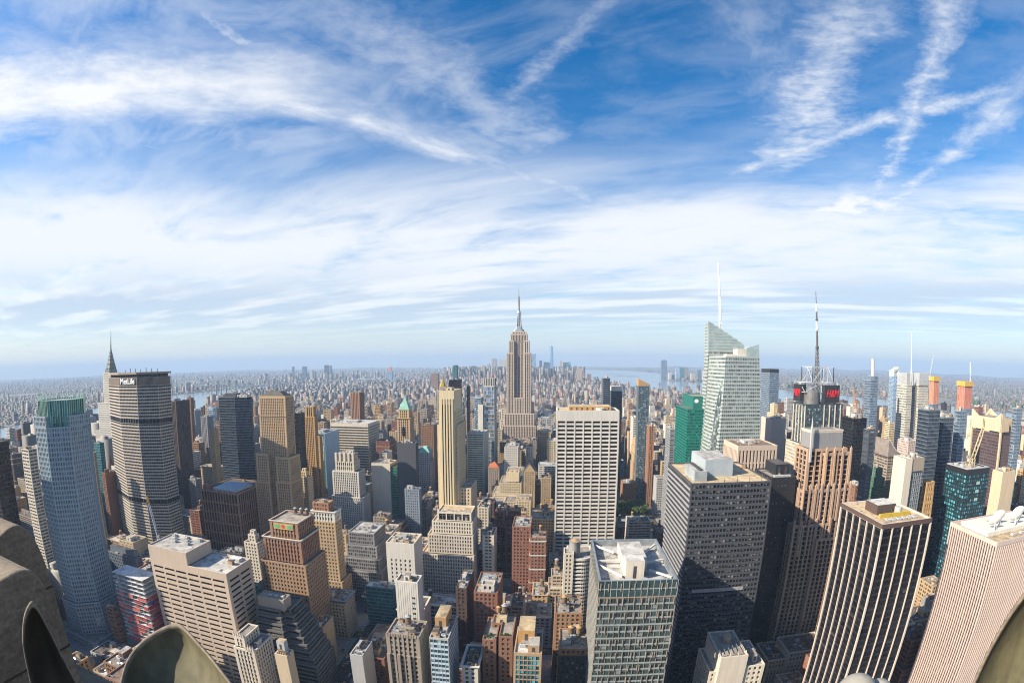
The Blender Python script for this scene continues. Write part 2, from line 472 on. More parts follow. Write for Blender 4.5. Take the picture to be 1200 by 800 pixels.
def facade(poly, z0, z1, S, top=None):
    """returns frame, spandrel and glazing meshes and the list of window cells"""
    Fr, Sp, Gl = MB(), MB(), MB()
    n = len(poly)
    T = top or poly
    o0, o1 = poly, T
    c0, c1 = inset(poly, S['pd']), inset(T, S['pd'])
    s0, s1 = inset(poly, S['pd'] - S['sd']), inset(T, S['pd'] - S['sd'])
    hgt = z1 - z0
    nf = max(1, round((hgt - S['tb']) / S['fl']))
    fh = (hgt - S['tb']) / nf
    def at(A, B, i, j, t, z):
        f = (z - z0) / hgt
        a, b = lerp2(A[i], B[i], f), lerp2(A[j], B[j], f)
        q = lerp2(a, b, t)
        return (q[0], q[1], z)
    cells = []
    span_mesh = Sp if S['span'] else Fr
    for i in range(n):
        j = (i + 1) % n
        L = math.dist(o0[i], o0[j])
        if i in S['blank']:
            Fr.quad(at(o0, o1, i, j, 0, z0), at(o0, o1, i, j, 1, z0), at(o0, o1, i, j, 1, z1), at(o0, o1, i, j, 0, z1))
            continue
        cw = min(S['cw'], L * .2)
        nb = max(1, round((L - 2 * cw) / S['bay']))
        bw = (L - 2 * cw) / nb
        u0, u1 = (S['pd'] - cw) / bw + 37 * i, nb + (cw - S['pd']) / bw + 37 * i
        vv = hgt / fh
        Gl.quad(at(c0, c1, i, j, 0, z0), at(c0, c1, i, j, 1, z0), at(c0, c1, i, j, 1, z1 - .05), at(c0, c1, i, j, 0, z1 - .05), ((u0, 0), (u1, 0), (u1, vv), (u0, vv)))
        if S['sh'] > 0:
            for k in range(nf):
                za, zb = z0 + k * fh, z0 + k * fh + S['sh'] * fh
                span_mesh.quad(at(s0, s1, i, j, 0, za), at(s0, s1, i, j, 1, za), at(s0, s1, i, j, 1, zb), at(s0, s1, i, j, 0, zb))
                span_mesh.quad(at(s0, s1, i, j, 0, zb), at(s0, s1, i, j, 1, zb), at(c0, c1, i, j, 1, zb), at(c0, c1, i, j, 0, zb))
                span_mesh.quad(at(c0, c1, i, j, 0, za), at(c0, c1, i, j, 1, za), at(s0, s1, i, j, 1, za), at(s0, s1, i, j, 0, za))
        za = z1 - S['tb']
        Fr.quad(at(o0, o1, i, j, 0, za), at(o0, o1, i, j, 1, za), at(o0, o1, i, j, 1, z1), at(o0, o1, i, j, 0, z1))
        Fr.quad(at(c0, c1, i, j, 0, za), at(c0, c1, i, j, 1, za), at(o0, o1, i, j, 1, za), at(o0, o1, i, j, 0, za))
        # piers
        hw = S['pw'] * bw / 2
        gq = S.get('grp', 1)
        hk = lambda k: hw if gq < 2 or k % gq == 0 else hw * .38
        segs = [(0, cw + hw)] + [(cw + k * bw - hk(k), cw + k * bw + hk(k)) for k in range(1, nb)] + [(L - cw - hw, L)]
        dxn, dyn = (o0[j][0] - o0[i][0]) / L, (o0[j][1] - o0[i][1]) / L
        nx, ny = dyn, -dxn
        pdp = S['pd']
        for a, b in segs:
            ta, tb_ = a / L, b / L
            qa0, qb0 = at(o0, o1, i, j, ta, z0), at(o0, o1, i, j, tb_, z0)
            qa1, qb1 = at(o0, o1, i, j, ta, za), at(o0, o1, i, j, tb_, za)
            Fr.quad(qa0, qb0, qb1, qa1)
            if a > 0:
                bk = lambda q: (q[0] - nx * pdp, q[1] - ny * pdp, q[2])
                Fr.quad(bk(qa0), qa0, qa1, bk(qa1))
            if b < L:
                bk = lambda q: (q[0] - nx * pdp, q[1] - ny * pdp, q[2])
                Fr.quad(qb0, bk(qb0), bk(qb1), qb1)
        cells.append((i, cw, bw, nb, hw, nf, fh, (nx, ny), (dxn, dyn)))
    return Fr, Sp, Gl, cells, c0

def block(root, poly, z0, z1, S, name='tower_block', top=None, roof=True, panes=0, parent=None):
    """one tier of a building: facade frame with glazing, spandrels, parapet and roof as its sub-parts"""
    org = tuple(root.location)
    if isinstance(S, str):
        S = STY[S]
    Fr, Sp, Gl, cells, c0 = facade(poly, z0, z1, S, top)
    T = top or poly
    pw_ = 0.35
    fr = Fr.build(name, wall(S['wall']), parent or root, org)
    if parent is not None:
        host = parent
    else:
        host = fr
    if Sp.f:
        Sp.build('spandrel_band', wall(S['span']), host, org)
    gl = None
    if Gl.f and S['blank']:
        for q in range(len(Gl.f)):
            one = MB()
            one.quad(*[Gl.v[a] for a in Gl.f[q]], uv=Gl.uv[q])
            gl = one.build('glazing', glass(S['glass']), host, org)
    elif Gl.f:
        gl = Gl.build('glazing', glass(S['glass']), host, org)
    if roof:
        b_in = inset(T, S['pd'] + pw_)
        Pm = MB()
        n = len(T)
        for i in range(n):
            j = (i + 1) % n
            Pm.quad((*T[i], z1), (*T[j], z1), (*b_in[j], z1), (*b_in[i], z1))
            Pm.quad((*b_in[i], z1), (*b_in[j], z1), (*b_in[j], z1 - .95), (*b_in[i], z1 - .95))
        Pm.build('parapet', wall(S['wall']), host, org)
        Rm = MB()
        Rm.ngon([(*p, z1 - .95) for p in b_in])
        Rm.build('roof', roofm(S['rf']), host, org)
    if panes and gl is not None:
        make_panes(host, org, poly, z0, S, cells, panes)
    return fr

PANE = {}
def make_panes(host, org, poly, z0, S, cells, nmax):
    """every window of the fronts that face the deck: the nearest ones single objects, the others one mesh"""
    lst = []
    c0 = inset(poly, S['pd'] - .05)
    for (i, cw, bw, nb, hw, nf, fh, nrm, dr) in cells:
        p0 = poly[i]
        mid = lerp2(poly[i], poly[(i + 1) % len(poly)], .5)
        if nrm[0] * (0 - mid[0]) + nrm[1] * (0 - mid[1]) <= 0:
            continue
        for k in range(nb):
            s = cw + (k + .5) * bw
            bx, by = p0[0] + dr[0] * s - nrm[0] * (S['pd'] - .05), p0[1] + dr[1] * s - nrm[1] * (S['pd'] - .05)
            for f in range(nf):
                za = z0 + f * fh + S['sh'] * fh
                dist = math.sqrt(bx * bx + by * by + (EYE - za) ** 2)
                lst.append((dist, bx, by, za, bw - 2 * hw, fh * (1 - S['sh']), dr, i, k, f))
    lst.sort()
    rest = MB()
    gm = glass(S['glass'])
    for q, (dist, bx, by, za, ww, hh, dr, i, k, f) in enumerate(lst):
        uvs = ((37 * i + k + .1, f + .05), (37 * i + k + .9, f + .05), (37 * i + k + .9, f + .95), (37 * i + k + .1, f + .95))
        a = (-dr[0] * ww / 2, -dr[1] * ww / 2)
        if q < nmax:
            mb = MB()
            mb.quad((a[0], a[1], 0), (-a[0], -a[1], 0), (-a[0], -a[1], hh), (a[0], a[1], hh), uvs)
            o = mb.build('window', gm, host, (0, 0, 0))
            o.location = (bx - org[0], by - org[1], za - org[2])
        else:
            rest.quad((bx + a[0], by + a[1], za), (bx - a[0], by - a[1], za), (bx - a[0], by - a[1], za + hh), (bx + a[0], by + a[1], za + hh), uvs)
    if rest.f:
        o = rest.build('window', gm, host, org)
        o['kind'] = 'stuff'

# ---------------------------------------------------------------- roof furniture
UNIT = {}
def shared(name, key, make, mats, smooth=False):
    if key not in UNIT:
        mb = MB()
        make(mb)
        me_o = mb.build(name, mats, None, (0, 0, 0), smooth)
        UNIT[key] = me_o.data
        COL.objects.unlink(me_o)
        bpy.data.objects.remove(me_o)
    return UNIT[key]
def place(name, me, parent, loc, scale=(1, 1, 1), rz=0.0):
    o = bpy.data.objects.new(name, me)
    COL.objects.link(o)
    o.parent = parent
    o.location = loc
    o.scale = scale
    o.rotation_euler = (0, 0, rz)
    return o
def mk_unit(mb):
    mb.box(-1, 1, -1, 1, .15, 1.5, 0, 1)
    for sx in (-.5, .5):
        mb.cyl(sx, 0, .42, .42, 1.5, 1.75, 12, 1, 2)
    for sx in (-.9, .9):
        for sy in (-.9, .9):
            mb.box(sx - .06, sx + .06, sy - .06, sy + .06, 0, .15, 2)
def cooling_unit(root, x, y, z, s=(2.2, 1.6, 1.6)):
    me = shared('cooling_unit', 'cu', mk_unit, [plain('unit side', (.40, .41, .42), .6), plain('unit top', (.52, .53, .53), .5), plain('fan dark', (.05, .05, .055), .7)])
    o_ = root.location
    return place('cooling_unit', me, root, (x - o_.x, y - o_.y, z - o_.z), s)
def mk_tank(mb):
    mb.cyl(0, 0, 1.0, .97, 1.2, 3.6, 16, 0)
    for zz in (1.5, 2.1, 2.7, 3.3):
        mb.cyl(0, 0, 1.015, 1.01, zz, zz + .05, 16, 1)
    for a in range(4):
        c, s_ = math.cos(a * math.pi / 2 + .78) * .8, math.sin(a * math.pi / 2 + .78) * .8
        mb.box(c - .06, c + .06, s_ - .06, s_ + .06, 0, 1.2, 1)
    mb.box(-.95, .95, -.95, .95, 1.08, 1.2, 1)
def mk_tankroof(mb):
    mb.cyl(0, 0, 1.12, .05, 3.6, 4.35, 16, 0)
TANKW = ((.19, .12, .075), (.26, .17, .10), (.14, .10, .08))
def water_tank(root, x, y, z, r=2.0, tone=0, roofc=0):
    me = shared('water_tank', ('tk', tone), mk_tank, [plain('tank wood %d' % tone, TANKW[tone], .85), plain('tank iron', (.05, .05, .05), .6)], False)
    o_ = root.location
    t = place('water_tank', me, root, (x - o_.x, y - o_.y, z - o_.z), (r, r, r))
    rc = ((.16, .12, .10), (.42, .24, .09), (.30, .31, .32))[roofc]
    mr = shared('tank_roof', ('tr', roofc), mk_tankroof, plain('tank roof %d' % roofc, rc, .8))
    place('tank_roof', mr, t, (0, 0, 0))
    return t
def penthouse(root, x0, x1, y0, y1, z, h, wc, rf='gravel', name='penthouse'):
    mb = MB()
    mb.box(x0, x1, y0, y1, z, z + h, 0, 1)
    # door and louvre openings in the faces that can be seen
    yN = max(y0, y1)
    wdt = abs(x1 - x0)
    nl = max(1, int(wdt / 5))
    for k in range(nl):
        cx = min(x0, x1) + wdt * (k + .5) / nl
        mb.quad((cx - .9, yN + .03, z + .8), (cx - .9, yN + .03, z + h * .75), (cx + .9, yN + .03, z + h * .75), (cx + .9, yN + .03, z + .8), mi=2)
    return mb.build(name, [wall(wc), roofm(rf), plain('louvre', (.06, .06, .065), .7)], root, tuple(root.location))
def mk_duct(mb):
    mb.box(-2.2, 2.2, -.3, .3, .25, .75)
    mb.box(1.6, 2.2, .3, 2.4, .25, .75)
    mb.box(-2.2, -1.6, -.3, .3, 0, .25)
    mb.box(1.6, 2.2, 1.9, 2.4, 0, .25)
def mk_vent(mb):
    mb.cyl(0, 0, .22, .22, 0, 1.1, 10)
    mb.cyl(0, 0, .42, .42, 1.1, 1.45, 10)
def mk_sky(mb):
    mb.box(-1.2, 1.2, -.9, .9, 0, .35, 0, 0)
    mb.prism([(-1.15, -.85), (1.15, -.85), (1.15, .85), (-1.15, .85)], .35, .95, 1, 1, [(-1.0, -.1), (1.0, -.1), (1.0, .1), (-1.0, .1)])
def mk_bulk(mb):
    mb.prism([(-1.3, -1.6), (1.3, -1.6), (1.3, 1.6), (-1.3, 1.6)], 0, 2.3, 0, 1)
    mb.quad((-.5, 1.62, .05), (-.5, 1.62, 2.0), (.5, 1.62, 2.0), (.5, 1.62, .05), mi=2)
def roof_bits(root, poly, z, rng, n):
    xs, ys = [p[0] for p in poly], [p[1] for p in poly]
    x0, x1, y0, y1 = min(xs) + 2.2, max(xs) - 2.2, min(ys) + 2.2, max(ys) - 2.2
    if x1 - x0 < 2 or y1 - y0 < 2:
        return
    sh_ = (('duct', mk_duct, [plain('galvanised', (.36, .37, .38), .5, .3)]), ('roof_vent', mk_vent, [plain('vent grey', (.30, .30, .30), .6)]),
           ('skylight', mk_sky, [plain('kerb', (.16, .15, .14), .8), plain('skylight glass', (.10, .13, .15), .15)]), ('stair_bulkhead', mk_bulk, [wall('tan'), roofm('tar'), plain('louvre', (.06, .06, .065), .7)]),
           ('roof_vent', mk_vent, [plain('vent grey', (.30, .30, .30), .6)]))
    o_ = root.location
    for _ in range(n):
        nm, mk, mt = rng.choice(sh_)
        me = shared(nm, ('bit', nm), mk, mt)
        s = rng.uniform(.8, 1.35)
        place(nm, me, root, (rng.uniform(x0, x1) - o_.x, rng.uniform(y0, y1) - o_.y, z - o_.z), (s, s, s), rng.choice((0, 1.5708, 3.1416)))
def roof_mix(root, poly, z, rng, wc, rf='gravel', tank=0, units=3, house=True):
    xs, ys = [p[0] for p in poly], [p[1] for p in poly]
    x0, x1, y0, y1 = min(xs) + 1.5, max(xs) - 1.5, min(ys) + 1.5, max(ys) - 1.5
    if x1 - x0 < 3 or y1 - y0 < 3:
        return
    W, D = x1 - x0, y1 - y0
    used = []
    if house:
        hw, hd = W * rng.uniform(.25, .5), D * rng.uniform(.25, .5)
        hx, hy = x0 + rng.random() * (W - hw), y0 + rng.random() * (D - hd)
        hh = rng.uniform(2.8, 5.5)
        penthouse(root, hx, hx + hw, hy, hy + hd, z, hh, wc, rf)
        used.append((hx, hx + hw, hy, hy + hd))
        if tank and min(hw, hd) > 3.2:
            water_tank(root, hx + hw / 2, hy + hd / 2, z + hh, min(2.0, min(hw, hd) * .42), rng.randrange(3), rng.randrange(3))
            tank = 0
    if tank and min(W, D) > 5:
        water_tank(root, x0 + W * rng.uniform(.3, .7), y0 + D * rng.uniform(.3, .7), z + .02, 1.8, rng.randrange(3), rng.randrange(3))
    for _ in range(units * 3):
        if units <= 0:
            break
        ux, uy = x0 + rng.uniform(.15, .85) * W, y0 + rng.uniform(.15, .85) * D
        if any(a - 2 < ux < b + 2 and c - 2 < uy < d + 2 for a, b, c, d in used):
            continue
        s = rng.uniform(.7, 1.5)
        cooling_unit(root, ux, uy, z, (1.3 * s, .9 * s, 1.1 * s))
        used.append((ux - 1.5, ux + 1.5, uy - 1.2, uy + 1.2))
        units -= 1
    if math.hypot(x0, y0) < 620:
        roof_bits(root, poly, z, rng, 11 if math.hypot(x0, y0) < 450 else 6)

SOLID = []      # footprints of the placed towers (x0, x1, y0, y1, height, lowest height seen) for the infill that follows
# ================================================================ the setting: water, land, streets
def arc(r, a0, a1, n=24):
    return [(r * math.cos(a0 + (a1 - a0) * k / n), r * math.sin(a0 + (a1 - a0) * k / n)) for k in range(n + 1)]
MAN = [(1236, 4600), (1769, 3116), (1533, 759), (1381, -532), (1419, -1211), (1666, -2091), (2201, -2621), (2539, -3578), (2739, -4548), (2163, -5248), (1332, -5836), (723, -7000), (28, -6877), (-488, -5510), (-803, -4159), (-1303, -2910), (-1697, -2112), (-1794, -894), (-1743, 406), (-1714, 2964)]
BKS = [(1973, 5009), (2428, 2972), (2116, 1273), (2260, -554), (2507, -1434), (3242, -2934), (3275, -4123), (3237, -5098), (3103, -5553), (2157, -5760), (1770, -6801), (1867, -8019), (1682, -9774), (2244, -12005), (2168, -13955), (3785, -16872), (7664, -19173)]
NJS = [(-3190, 2147), (-3218, -412), (-2767, -2704), (-2324, -4112), (-2154, -5289), (-1473, -6691), (-1819, -8154), (-2323, -10723), (-2082, -13768), (-683, -14899), (125, -16358), (2236, -17731), (2969, -21139)]
def sheet(name, pts, z, mat_):
    mb = MB()
    mb.ngon([(*p, z) for p in pts])
    o = mb.build(name, mat_)
    o['kind'] = 'structure'
    return o
mw, t, b = new_mat('water')
oc = t.n('ShaderNodeTexCoord').outputs['Object']
t.put(b.inputs['Base Color'], t.mix(t.noise(oc, .0012, 4, .6), (.13, .19, .23), (.19, .26, .31)))
b.inputs['Roughness'].default_value = .16
bp = t.n('ShaderNodeBump')
bp.inputs['Strength'].default_value = .12
bp.inputs['Distance'].default_value = 3.0
t.put(bp.inputs['Height'], t.noise(oc, .02, 5, .65))
t.put(b.inputs['Normal'], bp.outputs[0])
sheet('water', arc(22300, 0, 2 * math.pi, 96)[:-1], -1.5, mw)
ml, t, b = new_mat('land')
oc = t.n('ShaderNodeTexCoord').outputs['Object']
c1 = t.mix(t.ramp(t.noise(oc, .0016, 6, .62), .42, .60), (.145, .14, .13), (.045, .075, .03))
c2 = t.mix(t.ramp(t.noise(oc, .012, 5, .7), .45, .62), c1, (.30, .25, .20))
t.put(b.inputs['Base Color'], c2)
b.inputs['Roughness'].default_value = .9
bk_end = math.atan2(-19173, 7664)
sheet('ground', BKS + arc(22000, bk_end + .03, math.atan2(5009, 21000), 30), 0.0, ml)
sheet('ground', NJS + arc(22000, math.atan2(-21139, 2969) - .02, -math.pi - .12, 30), 0.0, ml)
road_m, t, b = new_mat('asphalt')
oc = t.n('ShaderNodeTexCoord').outputs['Object']
t.put(b.inputs['Base Color'], t.mix(t.noise(oc, .12, 5, .65), (.035, .036, .04), (.075, .073, .07)))
b.inputs['Roughness'].default_value = .85
sheet('road', MAN, 0.0, road_m)
GOV = [(1081, -7819), (1491, -8036), (848, -8965), (660, -8624)]
sheet('ground', GOV, 0.0, ml)
for (ix, iy, a_, b_) in ((-1155, -9439, 190, 120), (-1224, -8270, 230, 150)):
    sheet('ground', [(ix + a_ * math.cos(k * .5236), iy + b_ * math.sin(k * .5236)) for k in range(12)], 0.0, ml)
# low hills along the far shores
hm = MB()
rng = random.Random(5)
def ridge(pts, h, wd):
    for (p, q) in zip(pts[:-1], pts[1:]):
        n_ = 30
        for k in range(n_):
            a, b_ = lerp2(p, q, k / n_), lerp2(p, q, (k + 1) / n_)
            dxy = Vector((q[0] - p[0], q[1] - p[1])).normalized()
            nx, ny = -dxy.y * wd, dxy.x * wd
            f = lambda u, v: h * (.55 + .3 * math.sin(u * .0011 + v * .0007) + .15 * math.sin(u * .0043 + 1.3))
            za, zb = f(*a), f(*b_)
            hm.quad((a[0] - nx, a[1] - ny, -1), (b_[0] - nx, b_[1] - ny, -1), (*b_, zb), (*a, za))
            hm.quad((*a, za), (*b_, zb), (b_[0] + nx, b_[1] + ny, -1), (a[0] + nx, a[1] + ny, -1))
ridge([(-500, -16500), (-4500, -17500), (-9000, -18500)], 95, 900)
ridge([(-9000, -17500), (-14500, -13500), (-19000, -8000)], 110, 900)
ridge([(4800, -19600), (12500, -16800), (19000, -9500)], 45, 900)
ho = hm.build('hills', ml, smooth=True)
ho['kind'] = 'structure'

AVE = [(1250, 24), (1010, 24), (790, 24), (600, 24), (318, 20), (160, 24), (-156, 24), (-298, 22), (-640, 24), (-915, 24), (-1190, 24), (-1465, 24)]
STREETS = [(-60 - 79.25 * k) for k in range(-2, 40)]
pv = MB()
xs_ = sorted([a for a, _ in AVE])
for (xa, xb) in zip(xs_[:-1], xs_[1:]):
    for (ya, yb) in zip(STREETS[:-1], STREETS[1:]):
        if yb < -2400:
            continue
        pv.box(xa + 9, xb - 9, yb + 6, ya - 6, .01, .15)
po = pv.build('pavement', plain('pavement', (.26, .25, .24), .9, 0, .3, .3))
po['kind'] = 'structure'
lm = MB()
for ax_, aw in AVE:
    if abs(ax_) > 700:
        continue
    for k in range(0, 220):
        y = -20 - k * 9.0
        for o_ in (-3.5, 0, 3.5):
            lm.quad((ax_ + o_ - .07, y - 3, .004), (ax_ + o_ + .07, y - 3, .004), (ax_ + o_ + .07, y, .004), (ax_ + o_ - .07, y, .004))
lo = lm.build('road_markings', plain('road paint', (.7, .7, .66), .7))
lo['kind'] = 'structure'

# ================================================================ towers with a place of their own
G = {
    'banded_left': (551.9, 534.3, -299.6, -311.7, 165, 96),
    'tan_terrace': (688.8, 615.7, -348.9, -363.2, 60, 2),
    'dark_strip': (579.8, 572.3, -427.6, -432.7, 140, 32),
    'green_dark': (650.5, 635.5, -488.4, -497.9, 140, 107),
    'tan_lit': (599.4, 590.9, -458.7, -487.1, 105, 18),
    'brown_slab': (591.6, 579.6, -613.7, -648.3, 192, 74),
    'gray221': (557.1, 541.8, -606.6, -621.6, 70, 30),
    'tan_cornice': (572.9, 530.3, -658.3, -677.3, 80, 31),
    'park101': (483.4, 429.8, -608.9, -624.6, 200, 105),
    'brownfar': (757.5, 746.4, -839.1, -849.9, 180, 158),
    'graypair': (659.2, 642.3, -768.8, -789.3, 150, 105),
    'cream245': (537.4, 526.4, -647.1, -658.7, 145, 107),
    'teal243': (692.9, 678.3, -832.4, -846.8, 160, 139),
    'bluegray': (940.7, 917.3, -1046.8, -1071.3, 130, 64),
    'brown380': (450.4, 386.5, -512.3, -585.3, 85, 8),
    'grayroof': (479.8, 427.2, -356.3, -366.7, 45, 0),
    'constr': (347, 307.5, -258.3, -270.7, 82, 43),
    'narrow': (368.2, 357.8, -256.9, -264.3, 45, 9),
    'beige575': (299.2, 220.2, -265.5, -298.7, 112, 14),
    'darklow': (341.3, 313.9, -407.2, -421.2, 52, 9),
    'whiteorn': (302, 285.6, -401.6, -415.6, 70, 37),
    'french': (225.9, 192.3, -333.8, -362.8, 122, 40),
    'lef521': (222.4, 197.9, -408.6, -423.6, 115, 27),
    'ziggray': (204.5, 176, -451.4, -487, 75, 21),
    'zig26': (201.6, 181.9, -280.4, -293.2, 80, 1),
    'gothic': (208.8, 191, -243.9, -268.9, 65, 28),
    'gothicwall': (166.4, 157.2, -233.1, -242.1, 68, 45),
    'greenglass': (241.3, 232.2, -310.5, -321.1, 70, 8),
    'tancorn': (203, 175.5, -366.9, -388.9, 40, 0),
    'darkglasslow': (165.8, 138.7, -393.1, -406.1, 45, 11),
    'white32': (110.5, 93.7, -318.8, -332.3, 90, 47),
    'cube31': (147.7, 121, -407, -435.4, 85, 38),
    'salmon33': (114.7, 77.8, -458, -486, 100, 17),
    'fiveh': (130.1, 111.5, -564.7, -594.7, 212, 190),
    'fivehw': (116.4, 94.7, -488.9, -528.9, 196, 95),
    'w10e40': (221.5, 202.2, -681.3, -703.3, 178, 122),
    'darkgray465': (211.3, 184.4, -646.3, -659.2, 136, 69),
    'graygrid474': (192.6, 172.6, -614.8, -627.5, 80, 14),
    'greenpyr490': (223.7, 204.5, -798.2, -821.8, 95, 28),
    'brownmid474': (262.5, 236.2, -960.1, -990.1, 120, 12),
    'lincoln': (377.4, 335.6, -562.8, -585.3, 205, 36),
    'behindlinc': (368.2, 358.4, -640.4, -656.8, 175, 98),
    'artdeco353': (379.7, 361.4, -693.7, -705.5, 180, 73),
    'threepark': (414.9, 390.1, -947.4, -995.4, 185, 129),
    'bands387': (389.5, 316.7, -808.6, -865, 140, 0),
    'blueglass363': (390.9, 363.9, -731.3, -788.3, 132, 28),
    'whitedeco': (308.1, 266.9, -638.2, -663.8, 120, 14),
    'whiteslab': (260.9, 231.8, -674.1, -705.8, 100, 33),
    'tanlow348': (348.3, 331, -605.5, -619.5, 90, 33),
    'whitesq': (515.6, 489.4, -694.1, -714.1, 90, 43),
    'lowtan240': (615.3, 591.8, -764.2, -795.2, 60, 27),
    'greenband': (150.4, 120.2, -854.8, -911.6, 120, 9),
    'blackb': (131.3, 118.8, -1023.5, -1053.5, 110, 1),
    'bluegrid': (129.8, 110.5, -926.7, -968.9, 200, 115),
    'white560': (140.8, 131.1, -922.6, -952.6, 165, 107),
    'teal556': (153.1, 141.4, -960.3, -990.3, 175, 118),
    'black525': (175.3, 161.6, -825.9, -870.9, 215, 193),
    'bluetower': (406.2, 390.7, -2000, -2030, 230, 167),
    'dark547': (162.1, 158.6, -925.6, -943.6, 200, 122),
    'redtop572': (106.9, 88.3, -807.7, -829.7, 70, 45),
    'whitegrid590': (74.1, 53.2, -750.6, -789.3, 115, 67),
    'cream571': (72.4, 42.2, -662.3, -707.3, 95, 51),
    'cream575': (78.3, 27, -614.6, -652.6, 70, 0),
    'redbrick': (38.6, 20.2, -467.9, -502.9, 85, 16),
    'redbrick2': (20.4, 4.8, -456.3, -478.3, 78, 32),
    'tan625': (23.4, -3.4, -539.8, -569.8, 70, 37),
    'tan634': (17.3, 1.8, -740.7, -765.7, 70, 29),
    'gothic616': (43.4, 26.6, -742, -767, 80, 29),
    'grace': (-3.2, -69.2, -516.7, -554.7, 195, 41),
    'curve': (-15.8, -26.9, -384.1, -414.1, 90, 34),
    'gem': (-24.5, -65.4, -230.6, -291.6, 138, 73),
    'b1166': (-88.5, -145.6, -303.3, -369.4, 170, 20),
    'b1155': (-169.7, -191.3, -352.6, -388.2, 160, 23),
    'ver1095': (-177.8, -200.5, -642, -707.6, 185, 110),
    'gray765': (-177.7, -185.2, -738.5, -770.2, 145, 70),
    'orange752': (-160, -169.3, -817.6, -837.6, 140, 52),
    'glass745': (-144.9, -164, -842.7, -861.7, 205, 135),
    'tan737': (-145.3, -155, -863.6, -898.6, 110, 41),
    'white739': (-167.6, -189.5, -1033.1, -1068.1, 130, 83),
    'dark706': (-92.4, -105.1, -921.6, -951.6, 215, 160),
    'blackw717': (-111.5, -131.2, -947, -977, 190, 122),
    'col847': (-206.8, -256.6, -526, -575, 155, 133),
    'dark891': (-438.5, -460.4, -950, -994, 227, 136),
    'tan896': (-416.7, -435.5, -879.3, -919.3, 170, 141),
    'blank892': (-325.1, -349.4, -691.4, -731.4, 165, 116),
    'b1177': (-196.9, -231.3, -344.6, -370.8, 196, 38),
    'b1185': (-169.3, -206.8, -206.7, -250.9, 168, 60),
    'b1211': (-240.6, -306, -180.2, -222.8, 158, 42),
    'astor': (-552, -590.4, -437.5, -490.6, 190, 59),
    'bluecell': (-414.4, -453.6, -369.9, -404.6, 150, 46),
    'white1049': (-328.5, -344.8, -367.4, -382.9, 166, 116),
    'hy10': (-1012.1, -1031.9, -1250, -1274, 228, 109),
    'hy15': (-495.1, -510.2, -671.9, -690.3, 225, 166),
    'orange1': (-1190.7, -1217.2, -1250, -1274, 221, 133),
    'orange2': (-1240.5, -1280.1, -1150, -1185.2, 211, 129),
    'dkglass1075': (-382.8, -400.3, -407.5, -425.9, 205, 136),
    'dkglass1094': (-422.8, -441.2, -424.4, -443, 195, 120),
    'bertel': (-328.5, -347.3, -475.8, -500.5, 190, 134),
    'triang': (-283.1, -290.5, -382.8, -392.3, 191, 155),
    'wave1022': (-452.4, -479.4, -560.7, -594.2, 150, 111),
    'green1008': (-410.9, -430.4, -528, -553, 120, 87),
    'purple1055': (-527.4, -550.3, -604.6, -631.9, 140, 117),
    'deco1075': (-359.1, -369.3, -373.2, -382.2, 141, 90),
    'cream1160': (-345.7, -364.1, -266.4, -278.4, 172, 147),
    'bluer1185': (-548.4, -560.3, -409, -416.4, 205, 123),
    'bluebox1119': (-470.6, -483, -442.1, -451.9, 200, 177),
    'roof1000': (-315.6, -329, -442.5, -461.9, 125, 106),
    'bottomtan': (-97, -131.9, -241.9, -271.9, 80, 59),
    'bluefront': (18, 2.7, -236.3, -266.3, 90, 69),
    'twinbrown': (40.1, 21.2, -269.5, -299.5, 80, 43),
    'orangebrick': (58.2, 39.7, -350, -390, 70, 30),
    'glassband': (69.5, 58, -253.9, -283.9, 85, 51),
    'graygoth': (100.5, 78.6, -263.6, -285.6, 78, 40),
    'darknarrow': (75.5, 66.6, -365.5, -405.5, 65, 23),
    'graylow': (-7.2, -24.7, -265.1, -291.1, 75, 48),
    'redtop650': (-4.4, -24.3, -330.1, -360.1, 65, 41),
    'cornwhite': (51.7, 41.6, -260, -285, 62, 48),
    'grayblue': (132.6, 123.2, -274.1, -294.5, 50, 25),
    'tan700': (-121.8, -146.1, -838.7, -868.7, 38, 4),
    'lowroof': (-98.1, -127.4, -606.3, -632.3, 45, 11),
}


H = []
def hero(i, kind, style, label, cat='office building', **k):
    H.append((i, kind, style, label, cat, k))
hero('banded_left', 'office_tower', 'ribbon bone', 'slim banded tower with pale sunlit stripes left of the green crowned glass tower', rf='tar')
hero('tan_terrace', 'terraced_building', 'ribbon taupe', 'low tan terraced block with broad grey roof at the foot of the slim banded tower', tiers='terr')
hero('dark_strip', 'office_tower', 'punched taupe', 'narrow grey tower wedged between the green crowned tower and the long octagonal tower', rf='tar')
hero('green_dark', 'office_tower', 'curtain teal', 'short dark green glass tower peeking out behind the narrow grey tower')
hero('tan_lit', 'brick_tower', 'punched brown_brick', 'dark brown slab with one sunlit edge beside the long octagonal tower', dark=True)
hero('brown_slab', 'brick_tower', 'deco dark_brown', 'brown slab tower with vertical piers directly right of the long octagonal tower', rf='brown')
hero('gray221', 'office_building', 'punched mid_grey', 'grey mid-rise between the octagonal tower and the cream corniced block')
hero('tan_cornice', 'corniced_building', 'punched cream', 'cream corniced block behind the brown gridded office block', cornice=1)
hero('park101', 'office_tower', 'curtain navy', 'dark navy glass tower standing left of the tall tan hipped-roof tower', shape='notch')
hero('brownfar', 'apartment_tower', 'punched brown_brick', 'distant dark brown apartment tower by the river right of the brown slab', 'apartment building')
hero('graypair', 'apartment_tower', 'deco mid_grey', 'distant grey striped apartment tower left of the navy glass tower', 'apartment building')
hero('cream245', 'apartment_tower', 'punched buff', 'small cream apartment tower at the left flank of the navy glass tower', 'apartment building')
hero('teal243', 'office_building', 'curtain sky', 'far pale teal glass block seen above the grey striped apartment tower')
